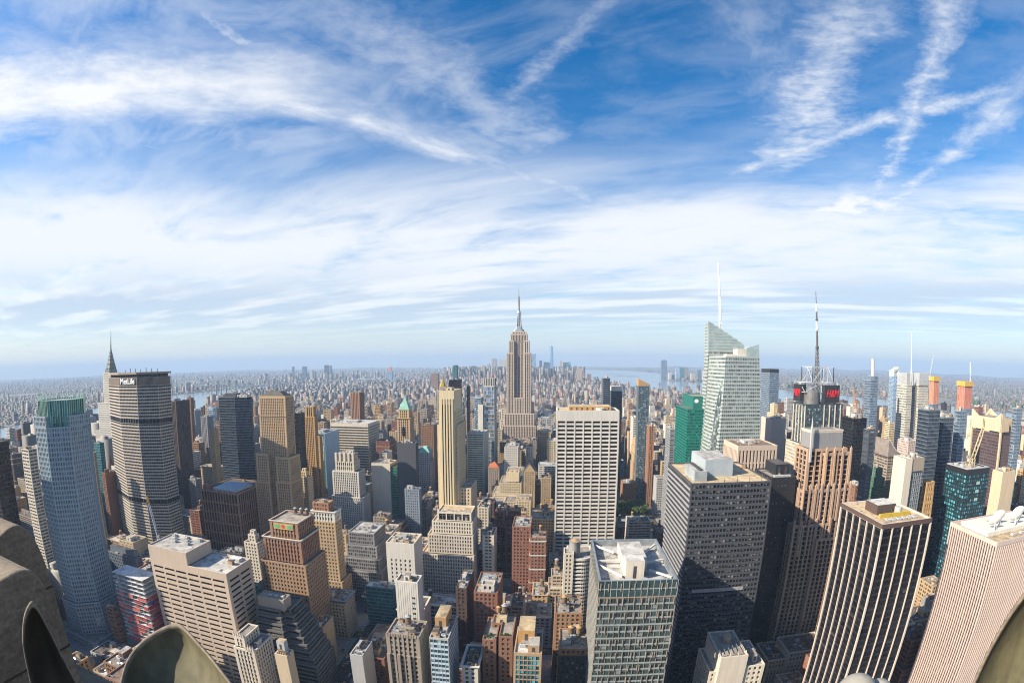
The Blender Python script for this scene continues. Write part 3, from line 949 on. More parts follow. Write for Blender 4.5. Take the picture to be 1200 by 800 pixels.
hero('bluegray', 'hospital_building', 'punched blue_grey', 'broad blue grey building near the river right of the brown slab', rf='silver')
hero('brown380', 'office_building', 'grid380', 'broad brown gridded office block with blue roof plant at middle left', plant='blue', panes=70)
hero('grayroof', 'office_building', 'punched slate', 'low grey building with dark roof plant beside the unfinished building', plant='dark')
hero('narrow', 'brick_building', 'ribbon brown_brick', 'narrow brown mid-rise in front of the unfinished floors')
hero('beige575', 'office_tower', 'strip575', 'beige office tower with long dark window strips and stepped pale roof', shape='575', panes=100)
hero('darklow', 'office_building', 'punched dark_grey', 'low dark building with black roof behind the beige striped tower', rf='tar')
hero('whiteorn', 'loft_building', 'punched bone', 'small white building with stacked roof pavilion left of the ornate brown brick tower', crown='step')
hero('french', 'brick_tower', 'punched french_brick', 'ornate brown brick setback tower with coloured tile panel at its top', shape='french', panes=100)
hero('lef521', 'office_tower', 'punched lef_brick', 'honey brick tower with a bright white crown band', shape='lef', panes=100)
hero('ziggray', 'office_building', 'grid ziggray', 'grey gridded office block stepping down in four terraces', tiers='zig')
hero('zig26', 'terraced_building', 'terrace', 'dark banded ziggurat with planted terraces and a blank stone box on top', shape='zig26')
hero('gothic', 'ornate_building', 'deco bone', 'white ornate building with pinnacles in front of the planted ziggurat', shape='gothic')
hero('gothicwall', 'loft_building', 'punched cream', 'narrow building with blank cream end wall beside the white pinnacled building', blank=(2, 3), crown='box')
hero('greenglass', 'office_building', 'curtain teal', 'low dark green glass building between beige striped tower and ornate brown tower')
hero('tancorn', 'hotel_building', 'punched cream', 'weathered stone hotel with heavy dark cornice beside the avenue', cornice=2, tank=1)
hero('darkglasslow', 'office_building', 'curtain teal', 'low dark glass building with pale roof left of the blank white tower', rf='pale')
hero('white32', 'office_tower', 'blank white', 'plain white tower with only one column of windows', shape='white32')
hero('cube31', 'office_building', 'cube31', 'white windowed cube with blank top band left of the broad cream setback building', panes=60, plant='vents')
hero('salmon33', 'office_building', 'salmon', 'broad cream setback building with a dark recessed top floor', shape='salmon', panes=100)
hero('fivehw', 'art_deco_tower', 'punched cream', 'tall cream art deco tower with four dark vertical window strips', shape='five')
hero('w10e40', 'pyramid_tower', 'deco buff', 'tan tower with a pale green pyramid roof and dark arched opening', shape='pyr')
hero('darkgray465', 'office_building', 'ribbon dark_grey', 'dark grey slab standing in front of the green pyramid tower', blank=(2,))
hero('graygrid474', 'office_building', 'punched blue_grey', 'slim grey gridded block left of the cream art deco tower')
hero('greenpyr490', 'office_building', 'punched pale_grey', 'small tower with a low mint green hipped roof left of the art deco tower', shape='hip_mint')
hero('brownmid474', 'office_building', 'punched brown_brick', 'brown brick building just left of the art deco tower shaft', tank=1)
hero('lincoln', 'stone_tower', 'lincoln', 'tall tan stone tower with a dark hipped roof and two lower shoulders', shape='lincoln')
hero('behindlinc', 'office_tower', 'curtain black', 'black slab half hidden behind the tan hipped-roof tower')
hero('artdeco353', 'art_deco_tower', 'deco honey', 'narrow golden art deco tower with ribbed crown right of the hipped-roof tower', shape='deco')
hero('threepark', 'brick_tower', 'plain bronze', 'orange and brown brick tower set at an angle to the streets', shape='rot')
hero('bands387', 'office_building', 'bands', 'wide office block with black and white horizontal bands', plant='vents')
hero('blueglass363', 'glass_tower', 'teal363', 'teal glass tower with pale top panels and blank light blue side wall', shape='bg363')
hero('whitedeco', 'art_deco_tower', 'deco white', 'white art deco tower with notched ribbed crown before the banded block', shape='wdeco', panes=80)
hero('whiteslab', 'office_building', 'blank bone', 'blank pale slab with green glass edge right of the banded block', shape='slab')
hero('tanlow348', 'stone_building', 'punched cream', 'pale stepped building at the foot of the golden art deco tower', crown='step')
hero('whitesq', 'office_building', 'big square', 'pale building with one row of big square windows left of the hipped-roof tower', plant='mint')
hero('lowtan240', 'stone_building', 'punched buff', 'low tan building between cream corniced block and the navy glass tower')
hero('greenband', 'office_building', 'greenband', 'pale office block with green glass bands right of the art deco tower')
hero('blackb', 'office_tower', 'curtain black', 'black slab directly right of the green banded block')
hero('bluegrid', 'glass_tower', 'bluegrid', 'pale blue gridded glass tower with ribbed top left of the tallest tower', crown='fins')
hero('white560', 'apartment_tower', 'blank white', 'slender blank white tower left of the pale blue gridded tower', 'apartment building')
hero('teal556', 'glass_tower', 'curtain sky', 'slender pale teal glass tower behind the blank white tower')
hero('black525', 'office_tower', 'curtain black', 'black flat-topped tower right behind the top of the art deco tower')
hero('bluetower', 'glass_tower', 'curtain teal', 'distant teal glass tower rising above the black flat-topped tower')
hero('dark547', 'office_tower', 'curtain black', 'thin dark tower between black flat-topped tower and slender teal tower')
hero('redtop572', 'stone_building', 'punched taupe', 'small tan building with red hipped roof', shape='hip_red')
hero('whitegrid590', 'office_building', 'punched white', 'small white gridded block below the foot of the tallest tower')
hero('cream571', 'loft_building', 'punched cream', 'cream stepped block with blank front panel and roof terrace trees', shape='cream571')
hero('cream575', 'loft_building', 'punched cream', 'wide cream block with light courts left of the white gridded slab', shape='court')
hero('redbrick', 'brick_building', 'punched red_brick', 'dark red brick block in front of the wide cream block', tank=1, plant='vents', panes=60)
hero('redbrick2', 'brick_building', 'punched red_brick', 'slim red brick building with white stone bands', shape='bands', tank=1)
hero('tan625', 'loft_building', 'punched buff', 'tan block with arched top floor behind the slim red brick building', tank=1)
hero('tan634', 'loft_building', 'punched tan', 'narrow tan and red building left of the upper white gridded slab')
hero('gothic616', 'gabled_building', 'punched tan', 'small tan building with steep dark gable roof', shape='gable')
hero('grace', 'office_tower', 'grace', 'white slab with a regular grid of black window strips', panes=100, plant='flat')
hero('curve', 'apartment_tower', 'curve', 'white round-cornered apartment tower with curved balconies and a grey roof drum', 'apartment building', shape='curve')
hero('gem', 'glass_office_building', 'gem', 'glass office block with staggered grey fins and open white roof deck', shape='gem', panes=100)
hero('b1166', 'office_tower', 'b1166', 'big charcoal gridded tower with sand coloured roof and pale roof box', shape='1166', panes=100)
hero('b1155', 'office_tower', 'b1155', 'black slab tower with tiny windows behind the charcoal gridded tower', plant='black')
hero('ver1095', 'glass_tower', 'emerald', 'emerald green glass tower left of the slanted pale glass tower', shape='ver')
hero('gray765', 'office_building', 'ribbon mid_grey', 'grey banded glass building left of the emerald glass tower', glass='aqua', plant='vents')
hero('orange752', 'apartment_tower', 'deco orange_brick', 'thin orange brick tower left of the grey banded glass building', 'apartment building')
hero('glass745', 'apartment_tower', 'glass745', 'glassy apartment tower with a tan slanted top', 'apartment building', crown='slant')
hero('tan737', 'stone_building', 'punched buff', 'stepped golden building between white gridded slab and thin orange tower', tiers='zig')
hero('white739', 'office_building', 'ribbon white', 'white banded block below the glassy slant-topped apartment tower')
hero('dark706', 'apartment_tower', 'curtain navy', 'slim dark tower rising above the top of the white gridded slab', 'apartment building')
hero('blackw717', 'office_tower', 'curtain navy', 'dark blue tower with white cap right of the slim dark tower', cap='white')
hero('col847', 'office_building', 'col847', 'beige block with tall narrow window columns in front of the slanted glass tower', plant='vents')
hero('dark891', 'office_tower', 'curtain blue', 'dark blue slab with black top band right of the slanted glass tower', cap='black')
hero('tan896', 'stone_building', 'deco cream', 'stepped cream stone tower right below the dark blue slab', tiers='zig2')
hero('blank892', 'office_building', 'blank pink', 'blank pinkish windowless wall block right of the slanted glass tower')
hero('b1177', 'setback_tower', 'granite', 'orange granite tower with pinnacled setbacks and a grey top box', shape='1177')
hero('b1185', 'office_tower', 'b1185', 'black glass tower with bold white vertical piers', shape='1185', panes=100)
hero('b1211', 'office_tower', 'b1211', 'pale pink finely striped tower carrying satellite dishes', shape='1211')
hero('astor', 'office_tower', 'astor', 'brown tower with cream stone fins rising into four winged points', shape='astor')
hero('bluecell', 'glass_tower', 'bluecell', 'dark tower with cyan reflecting window cells and pale roof ring', plant='ring')
hero('white1049', 'office_tower', 'blank bone', 'blank cream end-wall tower with striped glass front behind the white-piered tower', shape='w1049')
hero('hy10', 'glass_tower', 'curtain sky', 'distant blue glass tower with a triangular angled top', shape='tri')
hero('hy15', 'glass_tower', 'curtain blue', 'dark blue glass tower beyond the red signs with a white pole on its roof', shape='pole')
hero('orange1', 'unfinished_tower', 'plain orange_net', 'unfinished orange netted tower with yellow cap right of the white screened tower', shape='uc')
hero('orange2', 'unfinished_tower', 'plain orange_net', 'unfinished orange netted tower with yellow cap above the stone-winged brown tower', shape='uc')
hero('dkglass1075', 'hotel_tower', 'curtain navy', 'dark blue stepped hotel tower right of the white screened tower', plant='vents')
hero('dkglass1094', 'hotel_tower', 'curtain navy', 'darker banded tower left of the stone-winged brown tower', plant='vents')
hero('bertel', 'office_tower', 'curtain black', 'black glass tower right of the tower with red signs')
hero('triang', 'office_tower', 'ribbon dark_grey', 'grey finned wedge tower right of the black glass tower', glass='blue')
hero('wave1022', 'office_building', 'ribbon taupe', 'grey brown building with a sweeping sloped roof', shape='slope')
hero('green1008', 'office_building', 'punched green', 'dark green stepped building above the white-piered tower', tiers='zig2')
hero('purple1055', 'hotel_building', 'punched pink', 'pink and white hotel at the foot of the white screened tower')
hero('deco1075', 'art_deco_building', 'deco honey', 'golden stepped pinnacle building left of the cyan celled tower', tiers='spire')
hero('cream1160', 'office_building', 'blank cream', 'blank cream wall block above the satellite dishes')
hero('bluer1185', 'glass_tower', 'curtain blue', 'blue glass tower at the far side of the stone-winged brown tower')
hero('bluebox1119', 'glass_tower', 'curtain blue', 'small blue glass tower behind the darker banded hotel tower')
hero('roof1000', 'loft_building', 'punched brown_brick', 'low brown building with cluttered roof right of the pinnacled granite tower', plant='vents')
hero('bottomtan', 'stone_building', 'punched bone', 'pale stone building with notched roof in front of the charcoal gridded tower', shape='notchroof')
hero('bluefront', 'hotel_building', 'bluefront', 'tan framed hotel with bright blue glass front', tank=0, crown='box')
hero('twinbrown', 'brick_building', 'punched brown_brick', 'dark brown brick block with roof garden and two tanks', shape='garden')
hero('orangebrick', 'brick_building', 'punched red_brick', 'red brick block with white roof pavilion', crown='pav')
hero('glassband', 'office_building', 'curtain aqua', 'pale aqua banded glass building beside a tan party wall', crown='box')
hero('graygoth', 'loft_building', 'deco taupe', 'grey brown stone loft building with battlement roofline left of the aqua banded building', crown='battle', tank=1, panes=60)
hero('darknarrow', 'brick_building', 'punched dark_brown', 'dark brown building deep in shade left of the red brick block', rf='silver', tank=0, plant='vents')
hero('graylow', 'office_building', 'punched dark_grey', 'grey building with orange red top storey left of the finned glass block', shape='redtop')
hero('redtop650', 'brick_building', 'punched orange_brick', 'orange brick building with two conical roof tanks', tank=2)
hero('cornwhite', 'loft_building', 'punched white', 'small white corniced building beside the aqua banded building', cornice=1, rf='tar')
hero('grayblue', 'loft_building', 'blank pale_grey', 'plain grey wall building with blue green roof by the avenue', rf='silver')
hero('tan700', 'stone_building', 'punched orange_brick', 'low orange stone building behind the small park right of the white gridded slab')
hero('lowroof', 'office_building', 'ribbon bone', 'low bone coloured building with grey roof units before the small park', plant='vents')

sty('grid380', 'pier_brown', 'black', bay=4.8, fl=13, pw=.30, sh=.10, pd=1.0, sd=.6, cw=1.4, tb=1.6, rf='tar')
sty('strip575', 'peach', 'black', bay=12.0, fl=4.4, pw=.14, sh=.60, pd=.5, sd=.49, cw=2.2, tb=6.0, rf='pale')
sty('grid ziggray', 'mid_grey', 'dark', bay=2.4, fl=3.4, pw=.30, sh=.36, pd=.5, rf='pale')
sty('terrace', 'zig_stone', 'black', bay=14, fl=3.7, pw=.02, sh=.45, pd=1.1, sd=1.08, cw=.1, tb=1.5, rf='green')
sty('blank white', 'white', 'dark', blank=(0, 1, 2, 3))
sty('blank bone', 'bone', 'dark', blank=(0, 1, 2, 3))
sty('blank pink', 'pink', 'dark', blank=(0, 1, 2, 3))
sty('blank cream', 'cream', 'dark', blank=(0, 1, 2, 3))
sty('blank pale_grey', 'pale_grey', 'dark', blank=(2, 3))
sty('cube31', 'white', 'dark', bay=4.6, fl=4.4, pw=.66, sh=.42, pd=.4, cw=2.5, tb=16, rf='sand', blank=(1, 3))
sty('salmon', 'bone', 'dark', bay=2.6, fl=3.8, pw=.50, sh=.34, pd=.45, cw=1.2, rf='sand')
sty('lincoln', 'lincoln_stone', 'dark', bay=2.9, fl=3.7, pw=.44, sh=.36, pd=.6, sd=.25, cw=2.2, tb=3)
sty('plain bronze', 'rust', 'black', bay=3.5, fl=4, pw=.55, sh=.05, pd=.7, cw=2)
sty('bands', 'bone', 'black', bay=1.6, fl=4.6, pw=.08, sh=.40, pd=.4, sd=.39, cw=.4, tb=6, rf='pale')
sty('teal363', 'sea', 'teal', bay=2.2, fl=4, pw=.10, sh=.3, pd=.25, rf='silver')
sty('big square', 'bone', 'black', bay=8, fl=13, pw=.26, sh=.40, pd=.8, tb=4, rf='pale')
sty('greenband', 'bone', 'emerald', bay=9, fl=4, pw=.05, sh=.50, pd=.35, sd=.34, rf='pale')
sty('bluegrid', 'white', 'sky', bay=3.6, fl=7.4, pw=.16, sh=.10, pd=.5, cw=.5, tb=2, rf='tar')
sty('grace', 'white', 'black', bay=9.6, fl=4.25, pw=.16, sh=.47, pd=1.3, sd=1.0, cw=.9, tb=11, rf='sand')
sty('curve', 'white', 'black', bay=30, fl=3.4, pw=.01, sh=.44, pd=1.0, sd=.98, cw=.05, tb=2)
sty('gem', 'taupe', 'gemg', bay=3.1, fl=4.2, pw=.08, sh=.22, pd=.35, sd=.34, cw=.3, tb=.8, span='gem_band', rf='pale')
sty('b1166', 'dark_grey', 'office', bay=2.4, fl=3.75, pw=.20, sh=.46, pd=.4, sd=.36, cw=.8, tb=1.4, rf='sand')
sty('b1166e', 'steel', 'black', bay=2.9, fl=3.75, pw=.10, sh=.45, pd=.4, sd=.36, cw=.8, tb=1.4, rf='sand')
sty('b1155', 'black', 'dark', bay=3.2, fl=4.6, pw=.62, sh=.74, pd=.25, cw=1, rf='gravel')
sty('emerald', 'teal', 'emerald', bay=2.4, fl=3.9, pw=.08, sh=.40, pd=.25, sd=.24, cw=.2, tb=2, rf='brown')
sty('glass745', 'slate', 'aqua', bay=2.6, fl=3.2, pw=.12, sh=.24, pd=.4, cw=.5, rf='sand')
sty('col847', 'beige', 'dark', bay=4.4, fl=15.5, pw=.52, sh=.12, pd=.9, sd=.5, cw=1.0, tb=5.5, rf='brown')
sty('granite', 'granite', 'black', bay=5.4, fl=3.9, pw=.26, sh=.22, pd=1.1, sd=.35, cw=1.8, tb=2.2, rf='gravel')
sty('granite fine', 'granite', 'black', bay=4.2, fl=3.9, pw=.34, sh=.22, pd=.8, sd=.3, cw=1.4, tb=2.2, rf='gravel')
sty('b1185', 'stripe_stone', 'black', bay=6.6, fl=4, pw=.085, sh=0, pd=.9, cw=.7, tb=2.4, rf='sand')
sty('b1211', 'pink', 'plum', bay=2.05, fl=3.9, pw=.42, sh=.24, pd=.65, sd=.12, cw=.5, tb=2.5, span='plum', rf='sand')
sty('astor', 'plum', 'plum', bay=1.9, fl=3.9, pw=.40, sh=.30, pd=.35, cw=.8, tb=2, rf='gravel')
sty('bluecell', 'black', 'cyan', bay=3.6, fl=4.0, pw=.30, sh=.34, pd=.3, cw=.5, tb=6, rf='pale')
sty('plain orange_net', 'orange_net', 'dark', bay=7, fl=4, pw=.75, sh=.12, pd=.3)
sty('bluefront', 'tan', 'cyan', bay=2.2, fl=3.4, pw=.14, sh=.22, pd=.3, cw=1.1, tb=2, rf='pale')
sty('nyt', 'bone', 'pale', bay=2.4, fl=4.2, pw=.06, sh=.40, pd=.5, sd=.48, cw=.3, rf='pale')
sty('esb', 'esb_stone', 'black', bay=4.2, fl=3.9, pw=.46, sh=.30, pd=.9, sd=.2, cw=1.6, tb=3.0, span='mid_grey', rf='gravel')
sty('metlife', 'metlife_stone', 'black', bay=3.2, fl=4.0, pw=.05, sh=.47, pd=.7, sd=.69, cw=.4, tb=.5, rf='gravel')
sty('metlife top', 'taupe', 'black', bay=1.6, fl=16, pw=.45, sh=.04, pd=.6, cw=.4, tb=.5, rf='gravel')
sty('metlife gap', 'dark_grey', 'black', bay=5.0, fl=8, pw=.24, sh=.04, pd=.9, cw=.6, tb=.2, rf='gravel')
sty('madison', 'madison_grey', 'blue', bay=2.6, fl=4.1, pw=.40, sh=.36, pd=.5, sd=.35, cw=.5, tb=1.2, rf='gravel')
sty('madison crown', 'copper', 'teal', bay=2.1, fl=12, pw=.16, sh=.02, pd=.5, cw=.2, tb=.4, rf='silver')
sty('boa', 'pale_green', 'boaw', bay=3.4, fl=4.6, pw=.10, sh=.42, pd=.32, sd=.31, cw=.2, tb=2.2, rf='white')
sty('boa mid', 'pale_green', 'dark', bay=6.5, fl=4.6, pw=.10, sh=.58, pd=.45, sd=.44, cw=.6, tb=2.2, rf='white')
sty('chrysler', 'white', 'dark', bay=3.2, fl=4, pw=.52, sh=.44, pd=.5, cw=1.4)
sty('cn', 'dark_grey', 'aqua', bay=2.2, fl=4, pw=.12, sh=.28, pd=.3, cw=.4, tb=1, rf='tar')
sty('cn stone', 'bone', 'dark', bay=3.2, fl=4.2, pw=.40, sh=.32, pd=.6, sd=.3, cw=.8, rf='tar')
HERO_OBJ = {}
def prism_part(root, name, poly, z0, z1, mats, top=None, parent=None):
    mb = MB()
    mb.prism(poly, z0, z1, 0, 1 if isinstance(mats, list) else 0, top)
    return mb.build(name, mats, parent or root, tuple(root.location))
def box_part(root, name, x0, x1, y0, y1, z0, z1, mats, parent=None):
    return prism_part(root, name, rect(x0, x1, y0, y1), z0, z1, mats, None, parent)
def hip(root, poly, z, h, mat_, name='hipped_roof', ridge=.0):
    xs, ys = [p[0] for p in poly], [p[1] for p in poly]
    cx, cy = sum(xs) / len(xs), sum(ys) / len(ys)
    mb = MB()
    top = [(cx + (p[0] - cx) * ridge, cy + (p[1] - cy) * ridge) for p in poly]
    mb.prism(poly, z, z + h, 0, 0, top if ridge > 0 else [(cx + (p[0] - cx) * .01, cy + (p[1] - cy) * .01) for p in poly])
    return mb.build(name, mat_, root, tuple(root.location))
def cornice(root, poly, z, wc, out=1.2, h=1.6, name='cornice'):
    mb = MB()
    o1, o2 = inset(poly, -out * .4), inset(poly, -out)
    n = len(poly)
    ins = inset(poly, .3)
    for i in range(n):
        j = (i + 1) % n
        mb.quad((*poly[i], z - h), (*poly[j], z - h), (*o1[j], z - h * .6), (*o1[i], z - h * .6))
        mb.quad((*o1[i], z - h * .6), (*o1[j], z - h * .6), (*o2[j], z - h * .3), (*o2[i], z - h * .3))
        mb.quad((*o2[i], z - h * .3), (*o2[j], z - h * .3), (*o2[j], z + .05), (*o2[i], z + .05))
        mb.quad((*o2[i], z + .05), (*o2[j], z + .05), (*ins[j], z + .05), (*ins[i], z + .05))
    return mb.build(name, wall(wc), root, tuple(root.location))
def dup_style(name, **k):
    d = dict(STY[name])
    d.update(k)
    return d
def planters(root, x0, x1, y0, y1, z, n, rng):
    for _ in range(n):
        mb = MB()
        px_, py_ = rng.uniform(x0, x1), rng.uniform(y0, y1)
        leaf_clump(mb, px_, py_, z, 1.4, rng, 60)
        mb.build('roof_shrub', leaf_mat(), root, tuple(root.location))
def leaf_mat():
    if 'leaf' in MATS:
        return MATS['leaf']
    m, t, b = new_mat('leaf')
    rnd = t.n('ShaderNodeNewGeometry').outputs['Random Per Island']
    t.put(b.inputs['Base Color'], t.mix(rnd, (.030, .07, .016), (.095, .14, .035)))
    b.inputs['Roughness'].default_value = .7
    MATS['leaf'] = m
    return m
def leaf_clump(mb, x, y, z, r, rng, n, flat=.8):
    for _ in range(n):
        th, ph = rng.uniform(0, 6.283), math.acos(rng.uniform(-.4, 1))
        rr = r * rng.uniform(.55, 1.08)
        c = Vector((x + rr * math.sin(ph) * math.cos(th), y + rr * math.sin(ph) * math.sin(th), z + r * .6 + rr * math.cos(ph) * flat))
        a = Vector((rng.uniform(-1, 1), rng.uniform(-1, 1), rng.uniform(-.5, .5))).normalized() * r * .26
        b_ = a.cross(Vector((rng.uniform(-1, 1), rng.uniform(-1, 1), rng.uniform(-1, 1)))).normalized() * r * .2
        mb.quad(tuple(c - a), tuple(c + b_), tuple(c + a), tuple(c - b_))

def build_hero(i, kind, style, label, cat, k):
    xE, xW, yN, yS, Hh, zv = G[i]
    SOLID.append((xW, xE, yS, yN, Hh, zv))
    rng = random.Random(hash_str(i))
    cx, cy = (xE + xW) / 2, (yN + yS) / 2
    root = thing(kind, (cx, cy, 0), label, cat)
    HERO_OBJ[i] = root
    S = dict(STY[style])
    if 'glass' in k: S['glass'] = k['glass']
    if 'rf' in k: S['rf'] = k['rf']
    if 'blank' in k: S['blank'] = k['blank']
    if k.get('dark'):
        S['blank'] = (3,)
    pn = k.get('panes', 0)
    W, D = xE - xW, yN - yS
    P0 = rect(xW, xE, yS, yN)
    sh = k.get('shape')
    ti = k.get('tiers')
    top_poly, top_z = P0, Hh
    wc = S['wall']
    org = (cx, cy, 0)
    mix = True
    if sh is None and ti is None:
        block(root, P0, 0, Hh, S, panes=pn)
    elif ti in ('zig', 'terr'):
        st_ = 4
        dz_ = 13 if ti == 'zig' else 7
        for q in range(st_):
            off = q * (3.2 if ti == 'zig' else 3.8)
            z1 = Hh - q * dz_
            z0 = Hh - (q + 1) * dz_ if q < st_ - 1 else 0
            block(root, rect(xW - off, xE + off * .5, yS - off * .6, yN + off), z0, z1, S, 'terrace_tier', panes=pn)
    elif ti in ('zig2', 'spire'):
        sp = ti == 'spire'
        n_ = 6 if sp else 3
        for q in range(n_):
            g_ = (n_ - 1 - q)
            kx = min(W, D) * (.40 if sp else .16) * (1 - q / n_) ** 1.2
            dz_ = Hh * (.07 if sp else .10)
            z1 = Hh - q * dz_
            z0 = Hh - (q + 1) * dz_ if q < n_ - 1 else 0
            sx = W * (.14 if sp else .28) * (n_ - 1 - q) / (n_ - 1)
            sy = D * (.14 if sp else .28) * (n_ - 1 - q) / (n_ - 1)
            block(root, rect(xW + sx - (W * .2 if sp else 0), xE - sx + (W * .2 if sp else 0), yS + sy, yN - sy), z0, z1, S, 'setback_tier')
        top_poly = rect(xW + W * .3, xE - W * .3, yS + D * .3, yN - D * .3)
    elif sh == 'notch':
        block(root, [(xW, yS), (xE, yS), (xE, yN), (xW + W * .42, yN), (xW, yN - D * .8)], 0, Hh, S)
        penthouse(root, xW + W * .4, xE - W * .2, yS + 2, yN - 3, Hh - 1, 6, 'dark_grey', 'tar')
    elif sh == '575':
        block(root, P0, 0, Hh - 10, S, panes=pn)
        Sb = dup_style('blank bone', wall='peach', rf='pale')
        block(root, rect(xW + W * .47, xE, yS + 2, yN + .02), Hh - 10, Hh, Sb, 'raised_plant_block')
        for q in range(7):
            cooling_unit(root, xE - 6 - q * 4.6, yS + 6 + (q % 3) * 5, Hh - .95, (1.7, 1.5, 1.3))
        box_part(root, 'plant_screen', xW + W * .55, xE - 4, yS + 4, yS + 4.4, Hh - 1, Hh + 1.5, wall('white'))
        top_poly, mix = P0, False
        penthouse(root, xW + 5, xW + 14, yS + 3, yS + 9, Hh - 11, 2.5, 'pale_grey', 'white')
    elif sh == 'french':
        S2 = dict(S)
        S2['wall'] = 'french_brick'
        block(root, rect(xW - 3, xE + 6, yS - 4, yN + 5), 0, Hh - 34, S2, 'setback_tier', panes=pn)
        block(root, rect(xW + .5, xE + 3, yS - 2, yN + 2), Hh - 34, Hh - 14, dup_style('deco brown_brick', wall='rust'), 'setback_tier')
        block(root, rect(xW + 3, xE - 4, yS, yN), Hh - 14, Hh, dup_style('deco brown_brick', wall='rust'), 'crown_tier')
        cornice(root, rect(xW + .5, xE + 3, yS - 2, yN + 2), Hh - 13.5, 'bone', .8, 1.8, 'stone_band')
        cornice(root, rect(xW + 3, xE - 4, yS, yN), Hh + .2, 'bone', .6, 1.4, 'stone_band')
        pl = MB()
        pl.box(xW + 7, xE - 8, yN, yN + .5, Hh - 6.5, Hh - 1.8)
        p_ = pl.build('tile_panel', plain('tile panel gold', (.55, .34, .12), .6), root, org)
        for (a, b_, c_) in ((.18, 3.2, (.14, .42, .20)), (.82, 3.2, (.14, .42, .20)), (.5, 1.7, (.45, .09, .06))):
            d_ = MB()
            xx = xW + 7 + (W - 15) * a
            pts = [(xx + b_ * math.cos(q * .5236), Hh - 4.1 + 1.7 * math.sin(q * .5236)) for q in range(12)]
            d_.ngon([(x, yN + .56, z) for x, z in pts])
            d_.build('tile_motif', plain('tile %.2f' % c_[0] + '%.1f' % a, c_, .6), p_, org)
        for q in range(3):
            water_tank(root, xW + 6 + q * 5.5, yS + 6, Hh - .9, 1.6, q, 2)
        mix = False
        box_part(root, 'side_wing', xE + 6, xE + 20, yS - 2, yN + 6, 0, Hh - 62, [wall('brown_brick'), roofm('tar')])
    elif sh == 'lef':
        block(root, P0, 0, Hh - 16, S, panes=pn)
        block(root, P0, Hh - 16, Hh - 6, dup_style('deco bone', wall='white'), 'crown_band')
        block(root, rect(xW + W * .25, xE - 1.5, yS + 2, yN - 1), Hh - 7, Hh + 2, dup_style('punched orange_brick'), 'crown_tier')
        cornice(root, P0, Hh - 6, 'white', .7, 2.2)
        block(root, rect(xW - 3, xE + 2, yS - 6, yN + 3), 0, Hh - 76, S, 'lower_tier')
        top_poly = rect(xW + W * .3, xE - 3, yS + 3, yN - 2)
        top_z = Hh + 2
    elif sh == 'zig26':
        n_ = 9
        for q in range(n_):
            gx, gn = 2.6 * q, 2.6 * q
            z1 = Hh - 8 - q * 5
            z0 = Hh - 8 - (q + 1) * 5 if q < n_ - 1 else 0
            pl = [(xW - gx, yS - 14), (xE + 7, yS - 14), (xE + 7, yN + gn * .7), (xW + 6 - gx * .4, yN + gn * .7), (xW + 6 - gx * .4, yN - 5 + gn * .5), (xW - gx, yN - 5 + gn * .5)]
            ttl = dict(S)
            ttl['rf'] = 'green' if q % 2 else 'tar'
            block(root, pl, z0, z1, ttl, 'terrace_tier')
        bx = MB()
        bx.box(xW + 3, xE + 6, yS, yN - 2, Hh - 9, Hh - 1, 0, 0)
        b_ = bx.build('plant_box', wall('taupe'), root, org)
        box_part(root, 'box_rim', xW + 3, xE + 6, yN - 2.6, yN - 2.01, Hh - 1, Hh, wall('taupe'), b_)
        box_part(root, 'box_rim', xW + 3, xE + 6, yS, yS + .6, Hh - 1, Hh, wall('taupe'), b_)
        box_part(root, 'box_rim', xW + 3, xW + 3.6, yS + .6, yN - 2.6, Hh - 1, Hh, wall('taupe'), b_)
        box_part(root, 'box_rim', xE + 5.4, xE + 6, yS + .6, yN - 2.6, Hh - 1, Hh, wall('taupe'), b_)
        for q in range(3):
            cooling_unit(root, xW + 7 + 5 * q, yS + 5, Hh - .98, (1.6, 1.3, 1.0))
        planters(root, xW - 3, xW + 2, yN - 12, yN - 6, Hh - 13, 5, rng)
        mix = False
    elif sh == 'gothic':
        block(root, P0, 0, Hh - 8, S)
        block(root, rect(xW + W * .45, xE - W * .05, yS + 3, yN - 2), Hh - 8, Hh, S, 'crown_tier')
        for q in range(9):
            x = xW + 1 + (W - 2) * q / 8
            mb = MB()
            zt = Hh - 8 if q < 4 else Hh
            yy = yN - .5 if q < 4 else yN - 2.5
            mb.box(x - .6, x + .6, yy - .6, yy + .6, zt, zt + 1.6)
            mb.cyl(x, yy, .7, .05, zt + 1.6, zt + 4.4, 8)
            mb.build('pinnacle', wall('bone'), root, org)
        top_poly, top_z = rect(xW, xW + W * .4, yS, yN), Hh - 8
    elif sh == 'white32':
        block(root, P0, 0, Hh, S)
        for q in range(11):
            z = Hh - 14 - q * 4.4
            for xx in ((xW + 3.5,) if q < 4 else (xW + 3.5, xW + 8.5)):
                mb = MB()
                mb.box(xx - 1.1, xx + 1.1, yN - .3, yN + .04, z, z + 1.6)
                mb.build('window', glass('black'), root, org)
        for q in range(6):
            z = Hh - 8 - q * 8
        rib = MB()
        for q in range(1, 10):
            x = xW + W * q / 10
            rib.box(x - .08, x + .08, yN, yN + .12, 0, Hh - 1)
        rib.build('wall_ribs', wall('white'), root, org)
    elif sh == 'salmon':
        block(root, rect(xW - 1.5, xE + 2, yS, yN), Hh - 22, Hh - 9, S, 'setback_tier')
        Sd = dup_style('salmon', wall='bone', pw=.12, sh=.1, fl=8, bay=8, glass='dark', tb=1.8)
        block(root, rect(xW, xE - 3, yS, yN - 3), Hh - 9, Hh, Sd, 'recessed_top_floor')
        block(root, rect(xW - 2.5, xE + 6, yS, yN + 3), Hh - 42, Hh - 22, S, 'setback_tier', panes=pn)
        block(root, rect(xW - 3.5, xE + 13, yS, yN + 6), 0, Hh - 42, S, 'lower_tier')
